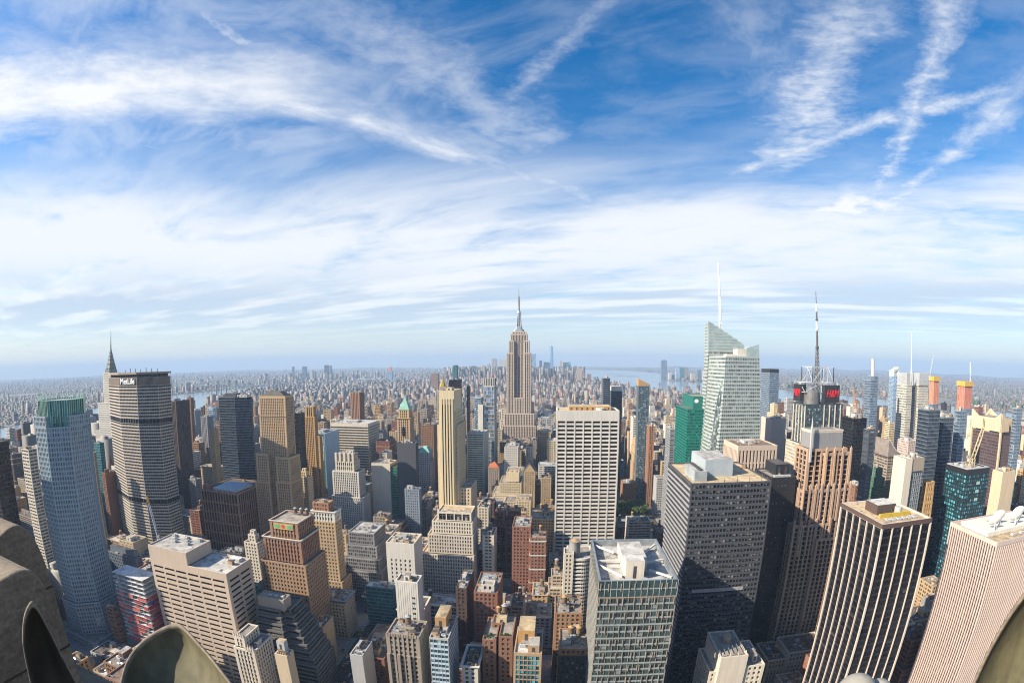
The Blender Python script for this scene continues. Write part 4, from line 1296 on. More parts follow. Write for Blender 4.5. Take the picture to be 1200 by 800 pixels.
        for q in range(9):
            cooling_unit(root, xW + 3 + q * 4.4, yN - 7 - (q % 3) * 2, Hh - .95, (1.3, 1.1, 1.0))
        mix = False
    elif sh == 'five':
        Sc = dict(S)
        block(root, rect(xW, xE, yS, yN), 0, Hh - 14, Sc, 'shoulder_tier')
        block(root, rect(xW + 2.5, xE - 2, yS + 1, yN + .6), 0, Hh, Sc, 'shoulder_tier')
        Hh += 21
        bx0, bx1 = xW + W * .16, xE - W * .13
        block(root, rect(bx0, bx1, yS + 2, yN + 2.5), 0, Hh, dup_style('blank cream'), 'shaft')
        for q in range(4):
            mb = MB()
            x = bx1 - (bx1 - bx0) * (.24 + .18 * q)
            mb.box(x - 1.05, x + 1.05, yN + 2.2, yN + 2.56, 0, Hh - 14)
            mb.build('window_strip', glass('black'), root, org)
        pil = MB()
        for q in range(5):
            x = bx1 - (bx1 - bx0) * (.15 + .18 * q)
            pil.box(x - .8, x + .8, yN + 2.5, yN + 3.1, 0, Hh - 8)
        pil.build('pier_relief', wall('cream'), root, org)
        block(root, rect(xW - 12, xW - .02, yS - 2, yN - 2), 0, Hh - 100, STY['punched cream'], 'side_wing')
        top_poly, top_z = rect(bx0, bx1, yS + 2, yN + 2), Hh
    elif sh == 'pyr':
        block(root, P0, 0, Hh - 12, S)
        cornice(root, P0, Hh - 12, 'buff', 1.0, 2)
        P1 = rect(xW + 2, xE - 2, yS + 2, yN - 2)
        block(root, P1, Hh - 13, Hh, S, 'crown_tier')
        hip(root, inset(P1, -.4), Hh, 18, plain('copper roof', (.20, .42, .34), .6), 'pyramid_roof')
        mb = MB()
        xm = cx
        mb.ngon([(xm + a, yN + .06, Hh - 38 + b_) for a, b_ in ((2.2, 0), (2.2, 11), (1.6, 13.2), (0, 14.2), (-1.6, 13.2), (-2.2, 11), (-2.2, 0))])
        mb.build('arched_opening', glass('black'), root, org)
        mix = False
    elif sh in ('hip_mint', 'hip_red'):
        block(root, P0, 0, Hh, S)
        hip(root, inset(P0, -.3), Hh, 9, plain('mint roof', (.22, .45, .36), .6) if sh == 'hip_mint' else plain('red roof', (.42, .12, .05), .8), 'hipped_roof', .35 if sh == 'hip_mint' else 0)
        if sh == 'hip_mint':
            block(root, rect(xW - 3, xE + 3, yS - 3, yN + 2), 0, Hh - 14, S, 'lower_tier')
        mix = False
    elif sh == 'lincoln':
        block(root, P0, 0, Hh, S, 'shaft')
        cornice(root, P0, Hh - 26, 'tan', .7, 1.4, 'stone_band')
        hip(root, rect(xW + 1, xE - 1, yS + 1, yN - 1), Hh - .5, 6.5, plain('slate roof', (.075, .07, .06), .8), 'hipped_roof', .45)
        Sl = dict(S)
        block(root, rect(xW - 6, xW + W * .36, yS, yN + 7), 0, Hh - 78, Sl, 'shoulder_tier')
        block(root, rect(xE - W * .36, xE + 5, yS, yN + 7), 0, Hh - 75, Sl, 'shoulder_tier')
        block(root, rect(xW - 7, xW + W * .36 + 1, yS, yN + 9), 0, Hh - 110, Sl, 'lower_tier')
        block(root, rect(xE - W * .36 - 1, xE + 8, yS, yN + 9), 0, Hh - 112, Sl, 'lower_tier')
        mix = False
    elif sh == 'deco':
        block(root, P0, 0, Hh - 16, S)
        block(root, rect(xW + 2, xE - 2, yS + 1, yN - 1), Hh - 16, Hh, dup_style('deco honey', pd=1.0, bay=3.5, fl=16, sh=.1), 'crown_tier')
        block(root, rect(xE - .01, xE + 7, yS, yN - 1), 0, Hh - 42, S, 'side_wing')
        block(root, rect(xW - 7, xW + .01, yS, yN - 1), 0, Hh - 46, S, 'side_wing')
    elif sh == 'rot':
        r = W * .62
        a0 = R(38)
        pl = [(cx + r * math.cos(a0 + q * math.pi / 2), cy + r * math.sin(a0 + q * math.pi / 2)) for q in range(4)]
        block(root, pl, 0, Hh, S)
        top_poly = rect(cx - r * .5, cx + r * .5, cy - r * .5, cy + r * .5)
    elif sh == 'bg363':
        block(root, P0, 0, Hh, dict(S, blank=(3,)))
        sw = MB()
        sw.box(xW - .4, xW - .02, yS, yN, 0, Hh + .3)
        sw.build('side_wall', plain('pale blue panel', (.30, .42, .54), .6, 0, .1), root, org)
        for q in range(3):
            mb = MB()
            mb.box(xW + W * .08, xE - W * .08, yN, yN + .2, Hh - 16.5 - q * 14 + .6, Hh - 4 - q * 14)
            mb.build('front_panel', wall('white'), root, org)
    elif sh == 'wdeco':
        block(root, P0, 0, Hh - 26, S, panes=pn)
        P1 = rect(xW + W * .17, xE - W * .13, yS + 2, yN - 1)
        block(root, P1, Hh - 26, Hh - 12, dup_style('deco bone', fl=6), 'crown_tier')
        for q in range(5):
            mb = MB()
            x = xW + W * .2 + (W * .64) * q / 4
            mb.box(x - 1.5, x + 1.5, yN - 3.4, yN - .7, Hh - 13, Hh, 0)
            mb.build('crown_pier', wall('bone'), root, org)
        P2 = rect(xW + W * .22, xE - W * .2, yS + 4, yN - 3.5)
        block(root, P2, Hh - 13, Hh - 1, dup_style('deco bone', fl=6), 'crown_tier')
        block(root, rect(xW - 6, xE + 2, yS, yN + 3), 0, Hh - 62, S, 'lower_tier')
        top_poly, top_z = P2, Hh - 1
    elif sh == 'slab':
        block(root, P0, 0, Hh, S)
        block(root, rect(xW - 10, xW - .02, yS, yN - 1.5), 0, Hh - 4, dup_style('emerald', wall='green'), 'glass_wing')
    elif sh == 'cream571':
        block(root, P0, 0, Hh - 14, S)
        block(root, rect(xW + W * .12, xE - W * .3, yS + 4, yN - 6), Hh - 14, Hh, dup_style('blank cream'), 'crown_tier')
        planters(root, xW + 3, xE - 4, yN - 5, yN - 1.5, Hh - 15, 7, rng)
        block(root, rect(xE - .01, xE + 10, yS, yN - 4), 0, Hh - 30, S, 'side_wing')
    elif sh == 'court':
        for q in range(3):
            x0 = xW + W * (q * .34)
            block(root, rect(x0, x0 + W * .32, yS + 8, yN + (2 if q != 1 else 0)), 0, Hh - (0, 2, 4)[q], S, 'wing')
        block(root, rect(xW + .5, xE - .5, yS, yS + 8.01), 0, Hh - 1, S, 'rear_wing')
        block(root, rect(xW - 2, xE + 4, yN + 2.02, yN + 7), 0, Hh - 30, S, 'lower_tier')
    elif sh == 'bands':
        block(root, P0, 0, Hh, S)
        for q in range(5):
            cornice(root, P0, Hh - 3 - q * 15, 'white', .5, 1.6, 'stone_band')
    elif sh == 'gable':
        block(root, P0, 0, Hh, S)
        mb = MB()
        for (a, b_) in ((xW, xE),):
            mb.quad((xW - .4, yN, Hh), (xW - .4, yS, Hh), (cx, yS, Hh + 12), (cx, yN, Hh + 12))
            mb.quad((xE + .4, yS, Hh), (xE + .4, yN, Hh), (cx, yN, Hh + 12), (cx, yS, Hh + 12))
        mb.build('gable_roof', plain('slate dark', (.05, .055, .065), .7), root, org)
        gb = MB()
        gb.ngon([(xE, yN - .3, Hh - .2), (xW, yN - .3, Hh - .2), (cx, yN - .3, Hh + 11.2)])
        gb.build('gable_wall', wall('tan'), root, org)
        mix = False
    elif sh == 'curve':
        r = W * .62
        pl = []
        for q in range(9):
            a = math.pi / 2 * q / 8
            pl.append((xW - 2 + 0, 0))
        pts = [(xE + 2, yN - 1), (xE + 2, yS), ]
        cxr, cyr = xW + 1, yN - 8
        ar = [(cxr - 9 * math.sin(math.pi / 2 * q / 8), cyr + 9 * math.cos(math.pi / 2 * q / 8)) for q in range(9)]
        pl = [(xW - 8, yS), (xE + 2, yS), (xE + 2, yN + 1)] + ar
        block(root, pl, 0, Hh - 3, S, 'balcony_block')
        block(root, rect(xE - 3, xE + 5, yN - 12, yN + 2), 0, Hh + 2, STY['punched bone'], 'side_wing')
        mb = MB()
        mb.cyl(xE - 4, yN - 8, 4.6, 4.6, Hh - 4, Hh + 9, 24)
        mb.cyl(xE - 4, yN - 8, 5.0, 5.0, Hh + 9, Hh + 9.8, 24)
        mb.build('roof_drum', plain('zinc', (.30, .30, .29), .55, .3), root, org)
        mb = MB()
        mb.cyl(xE - 4, yN - 8, 3.4, .3, Hh + 9.8, Hh + 11.4, 20)
        mb.build('drum_cone', plain('tank roof 1', (.42, .24, .09), .8), root, org)
        mix = False
    elif sh == 'gem':
        block(root, P0, 0, Hh - 9, S, panes=pn)
        Sg = dup_style('gem', fl=8, sh=.04, tb=.4, bay=3.1, wall='pale_grey', glass='aqua')
        # glass screen round the roof deck
        scn = MB()
        for (a, b_) in ((P0[0], P0[1]), (P0[1], P0[2]), (P0[2], P0[3]), (P0[3], P0[0])):
            scn.quad((*a, Hh - 9), (*b_, Hh - 9), (*b_, Hh), (*a, Hh))
        scn.build('roof_screen', plain('screen glass', (.05, .095, .095), .12, .35, .3, .2), root, org)
        for q in range(14):
            ml_ = MB()
            x = xW + W * q / 13
            ml_.box(x - .12, x + .12, yN + .01, yN + .16, Hh - 9, Hh)
            ml_.build('screen_mullion', wall('pale_grey'), root, org)
        ml_ = MB()
        ml_.box(xW, xE, yN + .01, yN + .13, Hh - 4.9, Hh - 4.3)
        ml_.build('screen_transom', wall('gem_band'), root, org)
        rim = MB()
        ri = inset(P0, 1.2)
        for q in range(4):
            j = (q + 1) % 4
            rim.quad((*P0[q], Hh + .01), (*P0[j], Hh + .01), (*ri[j], Hh + .01), (*ri[q], Hh + .01))
            rim.quad((*ri[q], Hh + .01), (*ri[j], Hh + .01), (*ri[j], Hh - 4), (*ri[q], Hh - 4))
        rim.build('roof_rim', plain('rim metal', (.30, .33, .35), .4, .4), root, org)
        dk = MB()
        dk.ngon([(*p, Hh - 4) for p in ri])
        dk.build('roof_deck', roofm('pale'), root, org)
        # staggered fins
        rf_ = random.Random(4)
        k_ = 0
        for f in range(10):
            z0_ = Hh - 1.5 - f * 8.4
            for q in range(10):
                x = xW + W * (q + rf_.random() * .9) / 10
                fin = MB()
                fin.box(x - .2, x + .2, yN, yN + .4, max(0, z0_ - rf_.uniform(3.6, 4.4)), z0_)
                fin.build('facade_fin', wall('taupe'), root, org)
        penthouse(root, xW + W * .32, xW + W * .64, yS + D * .22, yS + D * .66, Hh - 4, 7.5, 'bone', 'pale')
        penthouse(root, xW + W * .40, xW + W * .64, yS + D * .66, yS + D * .84, Hh - 4, 10.5, 'bone', 'pale')
        for q in range(3):
            mb = MB()
            mb.cyl(xW + W * (.22 + .19 * q), yN - 5.5, 2.5, 2.5, Hh - 4, Hh - 1.8, 20, 0, 1)
            mb.build('cooling_fan', [wall('steel'), plain('fan face', (.40, .41, .42), .5)], root, org)
        for (a, b_, c_, d_) in ((.05, .1, .3, .35), (.7, .3, .95, .1), (.68, .85, .95, .6), (.05, .9, .3, .72), (.66, .5, .97, .5), (.04, .5, .31, .55)):
            mb = MB()
            mb.bar((xW + W * a, yS + D * b_, Hh - 1.6), (xW + W * c_, yS + D * d_, Hh - 1.6), 1.0)
            mb.build('roof_strut', wall('white'), root, org)
        mix = False
    elif sh == '1166':
        block(root, P0, 0, Hh, S, panes=pn)
        east = MB()
        for f in range(int(Hh / 3.75)):
            east.box(xE, xE + .35, yS + .5, yN - .5, f * 3.75, f * 3.75 + 1.5)
        east.build('pale_floor_edge', wall('mid_grey'), root, org)
        lo_ = MB()
        lo_.box(xW + W * .2, xW + W * .86, yN - .2, yN + .08, Hh - 77, Hh - 74.4)
        lo_.build('louvre_band', plain('louvre pale', (.36, .35, .34), .7), root, org)
        mb = MB()
        mb.box(xW + W * .36, xE - W * .28, yS + 8, yN - 22, Hh - 1, Hh + 10.5, 0, 1)
        mb.build('plant_box', [plain('pale blue steel', (.33, .38, .42), .6, 0, .1), roofm('pale')], root, org)
        fb = MB()
        fb.box(xE - W * .23, xE - W * .08, yN - 34, yN - 8, Hh - .9, Hh + 6, 0, 1)
        fb_o = fb.build('cooling_bank', [plain('bank side', (.30, .34, .36), .6), roofm('pale')], root, org)
        for q in range(8):
            mb = MB()
            mb.cyl(xE - W * .155, yN - 10.2 - q * 3.1, 1.3, 1.3, Hh + 6, Hh + 7.1, 14)
            mb.build('fan_stack', plain('fan dark', (.05, .05, .055), .7), fb_o, org)
        for q in range(4):
            mb = MB()
            mb.bar((xW + 6 + q * 9, yN - 3, Hh - 1), (xW + 6 + q * 9, yN - 3, Hh + 2.2), .3)
            mb.build('vent_pipe', wall('dark_grey'), root, org)
        mix = False
    elif sh == 'ver':
        block(root, P0, 0, Hh, S)
        block(root, rect(xW - 12, xE - W * .45, yS, yN - 10), Hh - 2, Hh + 16, dup_style('blank pink', wall='teal'), 'plant_tower')
        mb = MB()
        mb.ngon([(xE - W * .45 - 1.5 - 6 * (.5 + .5 * math.cos(q * .524)), yN - 9.9, Hh + 9.5 + 2.6 * math.sin(q * .524)) for q in range(12)])
        mb.build('white_logo_panel', plain('logo white', (.8, .8, .8), .6, 0, .02), root, org)
        block(root, rect(xW - 13, xW - .02, yS + 2, yN + .5), 0, Hh - 5, dup_style('emerald', sh=.5, glass='navy'), 'west_wing')
        mix = False
    elif sh == '1177':
        Sf = STY['granite fine']
        sx = xE - xW
        block(root, rect(xW - 5, xE - 1, yS, yN - 4), 0, Hh - 14, S, 'shaft')
        block(root, rect(xW - .5, xE - 4, yS + 4, yN - 6), Hh - 14, Hh, dup_style('blank pale_grey', wall='mid_grey', blank=(0, 1, 2, 3)), 'plant_block')
        cornice(root, rect(xW - .5, xE - 4, yS + 4, yN - 6), Hh + .1, 'bone', .3, 2.2, 'pale_top_band')
        block(root, rect(xW - 6.5, xW + W * .55, yS, yN), 0, Hh - 17, S, 'shoulder_tier')
        block(root, rect(xW - 9, xE + 3, yS - 2, yN + 1.5), 0, Hh - 45, Sf, 'setback_tier', panes=60)
        block(root, rect(xW - 11, xW + W * .6, yS - 2, yN + 5), 0, Hh - 84, Sf, 'setback_tier')
        block(root, rect(xW + W * .2, xE + 9, yS - 4, yN + 3), 0, Hh - 72, Sf, 'setback_tier')
        def pins(x0, x1, y, z, n_):
            for q in range(n_):
                x = x0 + (x1 - x0) * q / (n_ - 1)
                mb = MB()
                mb.box(x - .8, x + .8, y - .9, y + .7, z - 26, z + 3.5)
                mb.cyl(x, y, .7, .1, z + 3.5, z + 5.2, 6)
                mb.build('pinnacle', wall('granite'), root, org)
        pins(xW - 8.6, xE + 2.6, yN + 1.4, Hh - 45, 9)
        pins(xW - 6, xW + W * .52, yN + .2, Hh - 17, 4)
        pins(xW + W * .25, xE + 8.4, yN + 3, Hh - 72, 6)
        for q in range(4):
            mb = MB()
            mb.box(xE + 2.9, xE + 3.6, yS + 3 + q * 8.5, yS + 4.6 + q * 8.5, 0, Hh - 40)
            mb.build('pier', wall('granite'), root, org)
        mb = MB()
        mb.bar((xE - 3, yN - 3, Hh - 24), (xE - 3, yN - 3, Hh + 2), 1.6)
        mb.cyl(xE - 3, yN - 3, 1.0, .1, Hh + 2, Hh + 11, 8)
        mb.build('corner_spire', wall('pale_grey'), root, org)
        mix = False
    elif sh == '1185':
        block(root, P0, 0, Hh, S, panes=0)
        mu = MB()
        for (x0, x1, y, ax) in ((xW, xE, yN, 0), (yS, yN, xE, 1)):
            n_ = int((x1 - x0) / 1.1)
            for q in range(n_):
                v = x0 + (x1 - x0) * (q + .5) / n_
                if ax == 0: mu.box(v - .07, v + .07, y - .9, y - .72, 0, Hh - 2.4)
                else: mu.box(y - .9, y - .72, v - .07, v + .07, 0, Hh - 2.4)
        mu.build('mullion_grid', wall('black'), root, org)
        sl = MB()
        for f in range(int(Hh / 4)):
            sl.box(xW + .7, xE - .7, yN - .9, yN - .78, f * 4, f * 4 + 1.1)
            sl.box(xE - .9, xE - .78, yS + .7, yN - .7, f * 4, f * 4 + 1.1)
        sl.build('spandrel_band', wall('black'), root, org)
        nf = 26
        for q in range(100):
            f, c_ = q // 10, q % 10
            mb = MB()
            w_ = (W - 3) / 10
            x = xW + 1.5 + w_ * c_
            z = Hh - 6.4 - f * 4
            mb.quad((x + w_ - .5, yN - .7, z), (x + .4, yN - .7, z), (x + .4, yN - .7, z + 2.4), (x + w_ - .5, yN - .7, z + 2.4), ((c_ + .1, f + .1), (c_ + .9, f + .1), (c_ + .9, f + .9), (c_ + .1, f + .9)))
            mb.build('window', glass('black'), root, org)
        bd = MB()
        bd.box(xW - .05, xE + .05, yN - .05, yN + .12, Hh - 2.2, Hh + .2)
        bd.box(xE - .05, xE + .12, yS, yN, Hh - 2.2, Hh + .2)
        bd.build('dark_coping', wall('dark_brown'), root, org)
        penthouse(root, xW + W * .38, xE - W * .25, yS + D * .30, yN - D * .42, Hh - .95, 5.5, 'dark_brown', 'white')
        bar_ = MB()
        bar_.box(xW + W * .2, xE - W * .2, yN - 14, yN - 12.6, Hh - .9, Hh + 1.2)
        bar_.build('yellow_railing', plain('yellow rail', (.45, .33, .04), .6), root, org)
        for q in range(6):
            cooling_unit(root, xE - 9 - q * 4, yN - 7, Hh - .95, (1.5, 1.3, .8))
        mb = MB()
        mb.cyl(cx - 4, yN - 15.5, 2.2, 2.2, Hh - .9, Hh + 3.6, 16)
        mb.build('round_vessel', wall('pale_grey'), root, org)
        mix = False
    elif sh == '1211':
        block(root, P0, 0, Hh, S)
        pf = MB()
        pf.box(xW + 4, xE - 4, yS + 6, yN - 12, Hh - .9, Hh + 1.4)
        pf_o = pf.build('dish_platform', wall('white'), root, org)
        for q in range(4):
            xx, yy = xE - 12 - q * 11, yN - 14 - (q % 2) * 6
            mb = MB()
            seg, rings, r = 18, 5, 4.6
            ax_d = Vector((-.35, -.75, .56)).normalized()
            e1 = ax_d.cross(Vector((0, 0, 1))).normalized()
            e2 = ax_d.cross(e1)
            c0_ = Vector((xx, yy, Hh + 6.2))
            def pt_(ri, a):
                rr = r * ri / rings
                return tuple(c0_ + e1 * rr * math.cos(a) + e2 * rr * math.sin(a) + ax_d * (rr * rr * .07))
            for ri in range(rings):
                for q2 in range(seg):
                    a, b_ = 2 * math.pi * q2 / seg, 2 * math.pi * (q2 + 1) / seg
                    mb.quad(pt_(ri, a), pt_(ri, b_), pt_(ri + 1, b_), pt_(ri + 1, a))
            d_o = mb.build('satellite_dish', plain('dish white', (.74, .74, .72), .5, 0, .06), root, org, True)
            mb = MB()
            mb.bar((xx, yy, Hh + 1.4), (xx, yy, Hh + 6), .9)
            mb.bar((xx - 1.5, yy + 1.5, Hh + 1.4), (xx, yy, Hh + 6), .3)
            mb.bar((xx + 1.5, yy + 1.5, Hh + 1.4), (xx, yy, Hh + 6), .3)
            mb.build('dish_mount', wall('pale_grey'), d_o, org)
        for q in range(5):
            cooling_unit(root, xW + 6 + q * 9, yN - 6, Hh - .95, (1.8, 1.2, 1.0))
        mix = False
    elif sh == 'astor':
        block(root, P0, 0, Hh - 18, S)
        for (ax_, ay_, sx, sy) in ((xE, yN, 1, 1), (xW, yN, -1, 1), (xE, yS, 1, -1), (xW, yS, -1, -1)):
            mb = MB()
            t_ = 2.6
            x_in, y_in = ax_ - sx * W * .40, ay_ - sy * D * .40
            # a fin that climbs the corner and spreads into a raised wing
            mb.box(ax_ - sx * .2, ax_ + sx * t_, ay_ - sy * .2, ay_ + sy * t_, 0, Hh - 16)
            for (qx, qy) in ((x_in, ay_ + sy * t_ * .5), (ax_ + sx * t_ * .5, y_in)):
                zt, zl = Hh + 7, Hh - 3
                dxy = Vector((qx - ax_, qy - ay_))
                nx_, ny_ = (0, sy * t_ * .5) if abs(dxy.x) > abs(dxy.y) else (sx * t_ * .5, 0)
                a_ = (ax_ + sx * t_ * .5, ay_ + sy * t_ * .5)
                steps = [(0, zt), (.3, Hh + 2.5), (.6, Hh - 1), (.8, zl), (1, zl)]
                for (f0, z0_), (f1, z1_) in zip(steps[:-1], steps[1:]):
                    p, q_ = lerp2(a_, (qx, qy), f0), lerp2(a_, (qx, qy), f1)
                    for s_ in (1, -1):
                        mb.quad((p[0] + nx_ * s_, p[1] + ny_ * s_, Hh - 16), (q_[0] + nx_ * s_, q_[1] + ny_ * s_, Hh - 16), (q_[0] + nx_ * s_, q_[1] + ny_ * s_, z1_), (p[0] + nx_ * s_, p[1] + ny_ * s_, z0_))
                    mb.quad((p[0] + nx_, p[1] + ny_, z0_), (q_[0] + nx_, q_[1] + ny_, z1_), (q_[0] - nx_, q_[1] - ny_, z1_), (p[0] - nx_, p[1] - ny_, z0_))
            mb.build('stone_wing', wall('cream'), root, org)
        bx = MB()
        bx.box(xW + 3, xE - 3, yS + 3, yN - 3, Hh - 18.5, Hh - 1, 0, 1)
        bx.build('crown_box', [wall('cream'), roofm('gravel')], root, org)
        mix = False
    elif sh == 'w1049':
        block(root, rect(xW, xE - .02, yS, yN - 2), 0, Hh - 12, dup_style('ribbon mid_grey', glass='aqua', bay=2.4, pw=.22, sh=.2), 'glass_block')
        block(root, rect(xE, xE + 9, yS - 4, yN), 0, Hh, S, 'end_wall')
        block(root, rect(xW - .5, xE - .02, yS, yN - 1), Hh - 12, Hh, dup_style('blank bone', wall='taupe'), 'plant_band')
    elif sh == 'tri':
        block(root, P0, 0, Hh - 8, S, roof=False)
        mb = MB()
        z0_, h_ = Hh - 8, 24
        a, b_, c_, d_ = P0
        A, B = (c_[0], c_[1], z0_ + 16), (d_[0], d_[1], z0_ + h_)
        C, D_ = (a[0], a[1], z0_ + h_), (b_[0], b_[1], z0_ + 14)
        mb.quad((*c_, z0_), (*d_, z0_), B, A)
        mb.quad((*d_, z0_), (*a, z0_), C, B)
        mb.quad((*a, z0_), (*b_, z0_), D_, C)
        mb.quad((*b_, z0_), (*c_, z0_), A, D_)
        mb.quad(A, B, C, D_)
        mb.build('angled_crown', wall('sky_panel'), root, org)
        fr = MB()
        for p, q in ((A, B), (B, C), (A, D_)):
            fr.bar(p, q, 2.2)
        tri_ = [Vector((c_[0], c_[1] + .6, z0_ + 10)), Vector((d_[0], d_[1] + .6, z0_ + 22)), Vector((d_[0], d_[1] + .6, z0_ - 6))]
        for q in range(3):
            fr.bar(tuple(tri_[q]), tuple(tri_[(q + 1) % 3]), 2.6)
        fr.build('crown_frame', wall('white'), root, org)
        mix = False
    elif sh == 'pole':
        block(root, P0, 0, Hh, S)
        block(root, rect(xW, xW + W * .5, yS, yN - .2), Hh - 1, Hh + 6, S, 'top_step')
        mb = MB()
        mb.cyl(xW + W * .3, cy, 2.6, 2.6, Hh + 5, Hh + 32, 10)
        mb.build('roof_pole', wall('white'), root, org)
        mix = False
    elif sh == 'uc':
        block(root, P0, 0, Hh * .62, STY['curtain blue'], 'glazed_floors')
        block(root, rect(xW + 1, xE - 1, yS + 1, yN - 1), Hh * .62, Hh - 14, S, 'netted_floors')
        mb = MB()
        mb.box(xW - 2, xE + 2, yS - 2, yN + 2, Hh - 14, Hh, 0)
        mb.build('climbing_formwork', wall('yellow_form'), root, org)
        mix = False
    elif sh == 'slope':
        block(root, P0, 0, Hh - 22, S)
        mb = MB()
        prof = [(xE, 24), (xE - W * .25, 16), (xE - W * .5, 9), (xW, 2)]
        for (xa, za), (xb, zb) in zip(prof[:-1], prof[1:]):
            mb.quad((xa, yN, Hh - 23), (xb, yN, Hh - 23), (xb, yN, Hh - 23 + zb), (xa, yN, Hh - 23 + za))
            mb.quad((xa, yS, Hh - 23), (xb, yS, Hh - 23), (xb, yS, Hh - 23 + zb), (xa, yS, Hh - 23 + za))
            mb.quad((xa, yN + .3, Hh - 23 + za), (xb, yN + .3, Hh - 23 + zb), (xb, yS, Hh - 23 + zb), (xa, yS, Hh - 23 + za))
        mb.quad((xE, yN, Hh - 23), (xE, yS, Hh - 23), (xE, yS, Hh + 1), (xE, yN, Hh + 1))
        mb.build('sloped_roof', plain('zinc roof', (.26, .22, .20), .6), root, org)
        ed = MB()
        for (xa, za), (xb, zb) in zip(prof[:-1], prof[1:]):
            ed.bar((xa, yN + .6, Hh - 22.6 + za), (xb, yN + .6, Hh - 22.6 + zb), 1.2)
        ed.build('roof_edge', wall('white'), root, org)
        mix = False
    elif sh == 'notchroof':
        block(root, rect(xW, xW + W * .36, yS, yN), 0, Hh - 9, S, 'wing')
        block(root, rect(xW + W * .38, xE - W * .12, yS, yN + 1), 0, Hh, dup_style('blank bone'), 'wing')
        block(root, rect(xE - W * .12 + .05, xE, yS, yN - 2), 0, Hh - 12, S, 'wing')
        mb = MB()
        mb.cyl(xW + W * .62, cy - 3, 2.6, 2.6, Hh - 1, Hh + 4, 16)
        mb.build('round_vessel', plain('vessel', (.30, .25, .17), .6), root, org)
        fr = MB()
        for q in range(7):
            fr.bar((xW + W * .4 + q * 3, yS + 4, Hh + 1.6), (xW + W * .4 + q * 3 + 1.5, yN - 2, Hh + 1.6), .35)
        fr.build('steel_frame', wall('slate'), root, org)
        for q in range(5):
            mb = MB()
            mb.bar((xW + W * .4 + q * 5, yN - 1, Hh - .5), (xW + W * .4 + q * 5 + .6, yN - .5, Hh + 2.6), .35)
            mb.build('antenna_panel', wall('white'), root, org)
        top_poly, top_z = rect(xW, xW + W * .34, yS, yN), Hh - 9
    elif sh == 'garden':
        block(root, rect(xW, xW + W * .46, yS, yN), 0, Hh, S, 'wing')
        block(root, rect(xW + W * .54, xE, yS, yN), 0, Hh - 3, S, 'wing')
        block(root, rect(xW + W * .2, xE - W * .2, yS - .5, yS + D * .4), 0, Hh - 1, S, 'rear_wing')
        planters(root, xW + 1.5, xW + W * .4, yN - 6, yN - 1.5, Hh - .95, 4, rng)
        planters(root, xE - W * .4, xE - 1.5, yN - 8, yN - 1.5, Hh - 3.95, 5, rng)
        penthouse(root, xW + W * .3, xE - W * .35, yS + 1, yS + D * .36, Hh - 2, 4.2, 'cream', 'sand')
        water_tank(root, xW + W * .4, yS + 5, Hh + 2.2, 1.9, 0, 2)
        water_tank(root, xW + W * .60, yS + 5, Hh + 2.2, 1.5, 1, 1)
        mix = False
    elif sh == 'redtop':
        block(root, P0, 0, Hh - 5, S)
        block(root, inset(P0, .05), Hh - 5, Hh, STY['punched orange_brick'], 'top_storey')
        water_tank(root, xW + 5, yS + 8, Hh - .9, 1.8, 1, 1)
        water_tank(root, xW + 10, yS + 8, Hh - .9, 1.8, 0, 1)
    # crowns, caps, plant
    cr = k.get('crown')
    if cr == 'step':
        block(root, rect(xW + W * .22, xE - W * .22, yS + D * .2, yN - D * .25), Hh - 1, Hh + 7, S, 'crown_tier')
        block(root, rect(xW + W * .34, xE - W * .34, yS + D * .3, yN - D * .38), Hh + 6, Hh + 11, S, 'crown_tier')
        mix = False
    elif cr == 'box':
        penthouse(root, xW + W * .3, xE - W * .1, yS + 1, yS + D * .62, Hh - 1, 9, 'honey' if i != 'gothicwall' else 'pale_grey', 'sand')
        cooling_unit(root, xW + W * .3, yN - 4, Hh - .95, (1.5, 1.2, 1.1))
    elif cr == 'fins':
        mb = MB()
        n_ = 7
        for q in range(n_):
            x = xW + W * q / (n_ - 1)
            mb.box(x - .7, x + .7, yN - 1.4, yN + .05, Hh, Hh + 15)
        mb.build('crown_fins', wall('white'), root, org)
        box_part(root, 'crown_box', xW + 1, xE - 1, yS + 1, yN - 1.5, Hh - 1, Hh + 13, [wall('dark_grey'), roofm('tar')])
        mix = False
    elif cr == 'slant':
        mb = MB()
        a, b_, c_, d_ = P0
        mb.quad((*c_, Hh), (*d_, Hh), (*d_, Hh + 3), (*c_, Hh + 12))
        mb.quad((*b_, Hh), (*c_, Hh), (*c_, Hh + 12), (*b_, Hh + 12))
        mb.quad((*a, Hh), (*b_, Hh), (*b_, Hh + 12), (*a, Hh + 3))
        mb.quad((*d_, Hh), (*a, Hh), (*a, Hh + 3), (*d_, Hh + 3))
        mb.quad((*c_, Hh + 12), (*d_, Hh + 3), (*a, Hh + 3), (*b_, Hh + 12))
        mb.build('slanted_top', wall('honey'), root, org)
        mix = False
    elif cr == 'pav':
        block(root, rect(xW + W * .16, xE - W * .3, yN - 12, yN - 3), Hh - 1, Hh + 5.5, dup_style('punched white', fl=4.5, bay=3.4), 'roof_pavilion')
        box_part(root, 'roof_deck', xW + W * .2, xE - 3, yS + 4, yN - 14, Hh - .94, Hh - .4, roofm('silver'))
    elif cr == 'battle':
        for q in range(13):
            x = xW + .8 + (W - 1.6) * q / 12
            mb = MB()
            mb.box(x - .6, x + .6, yN - .5, yN + .25, Hh - 1.4, Hh + .9)
            mb.build('merlon', wall('taupe'), root, org)
        for q in (0, 4, 8, 12):
            x = xW + .8 + (W - 1.6) * q / 12
            mb = MB()
            mb.box(x - 1, x + 1, yN + .02, yN + 1.1, 0, Hh - 15)
            mb.build('bay_pier', wall('taupe'), root, org)
    cp = k.get('cap')
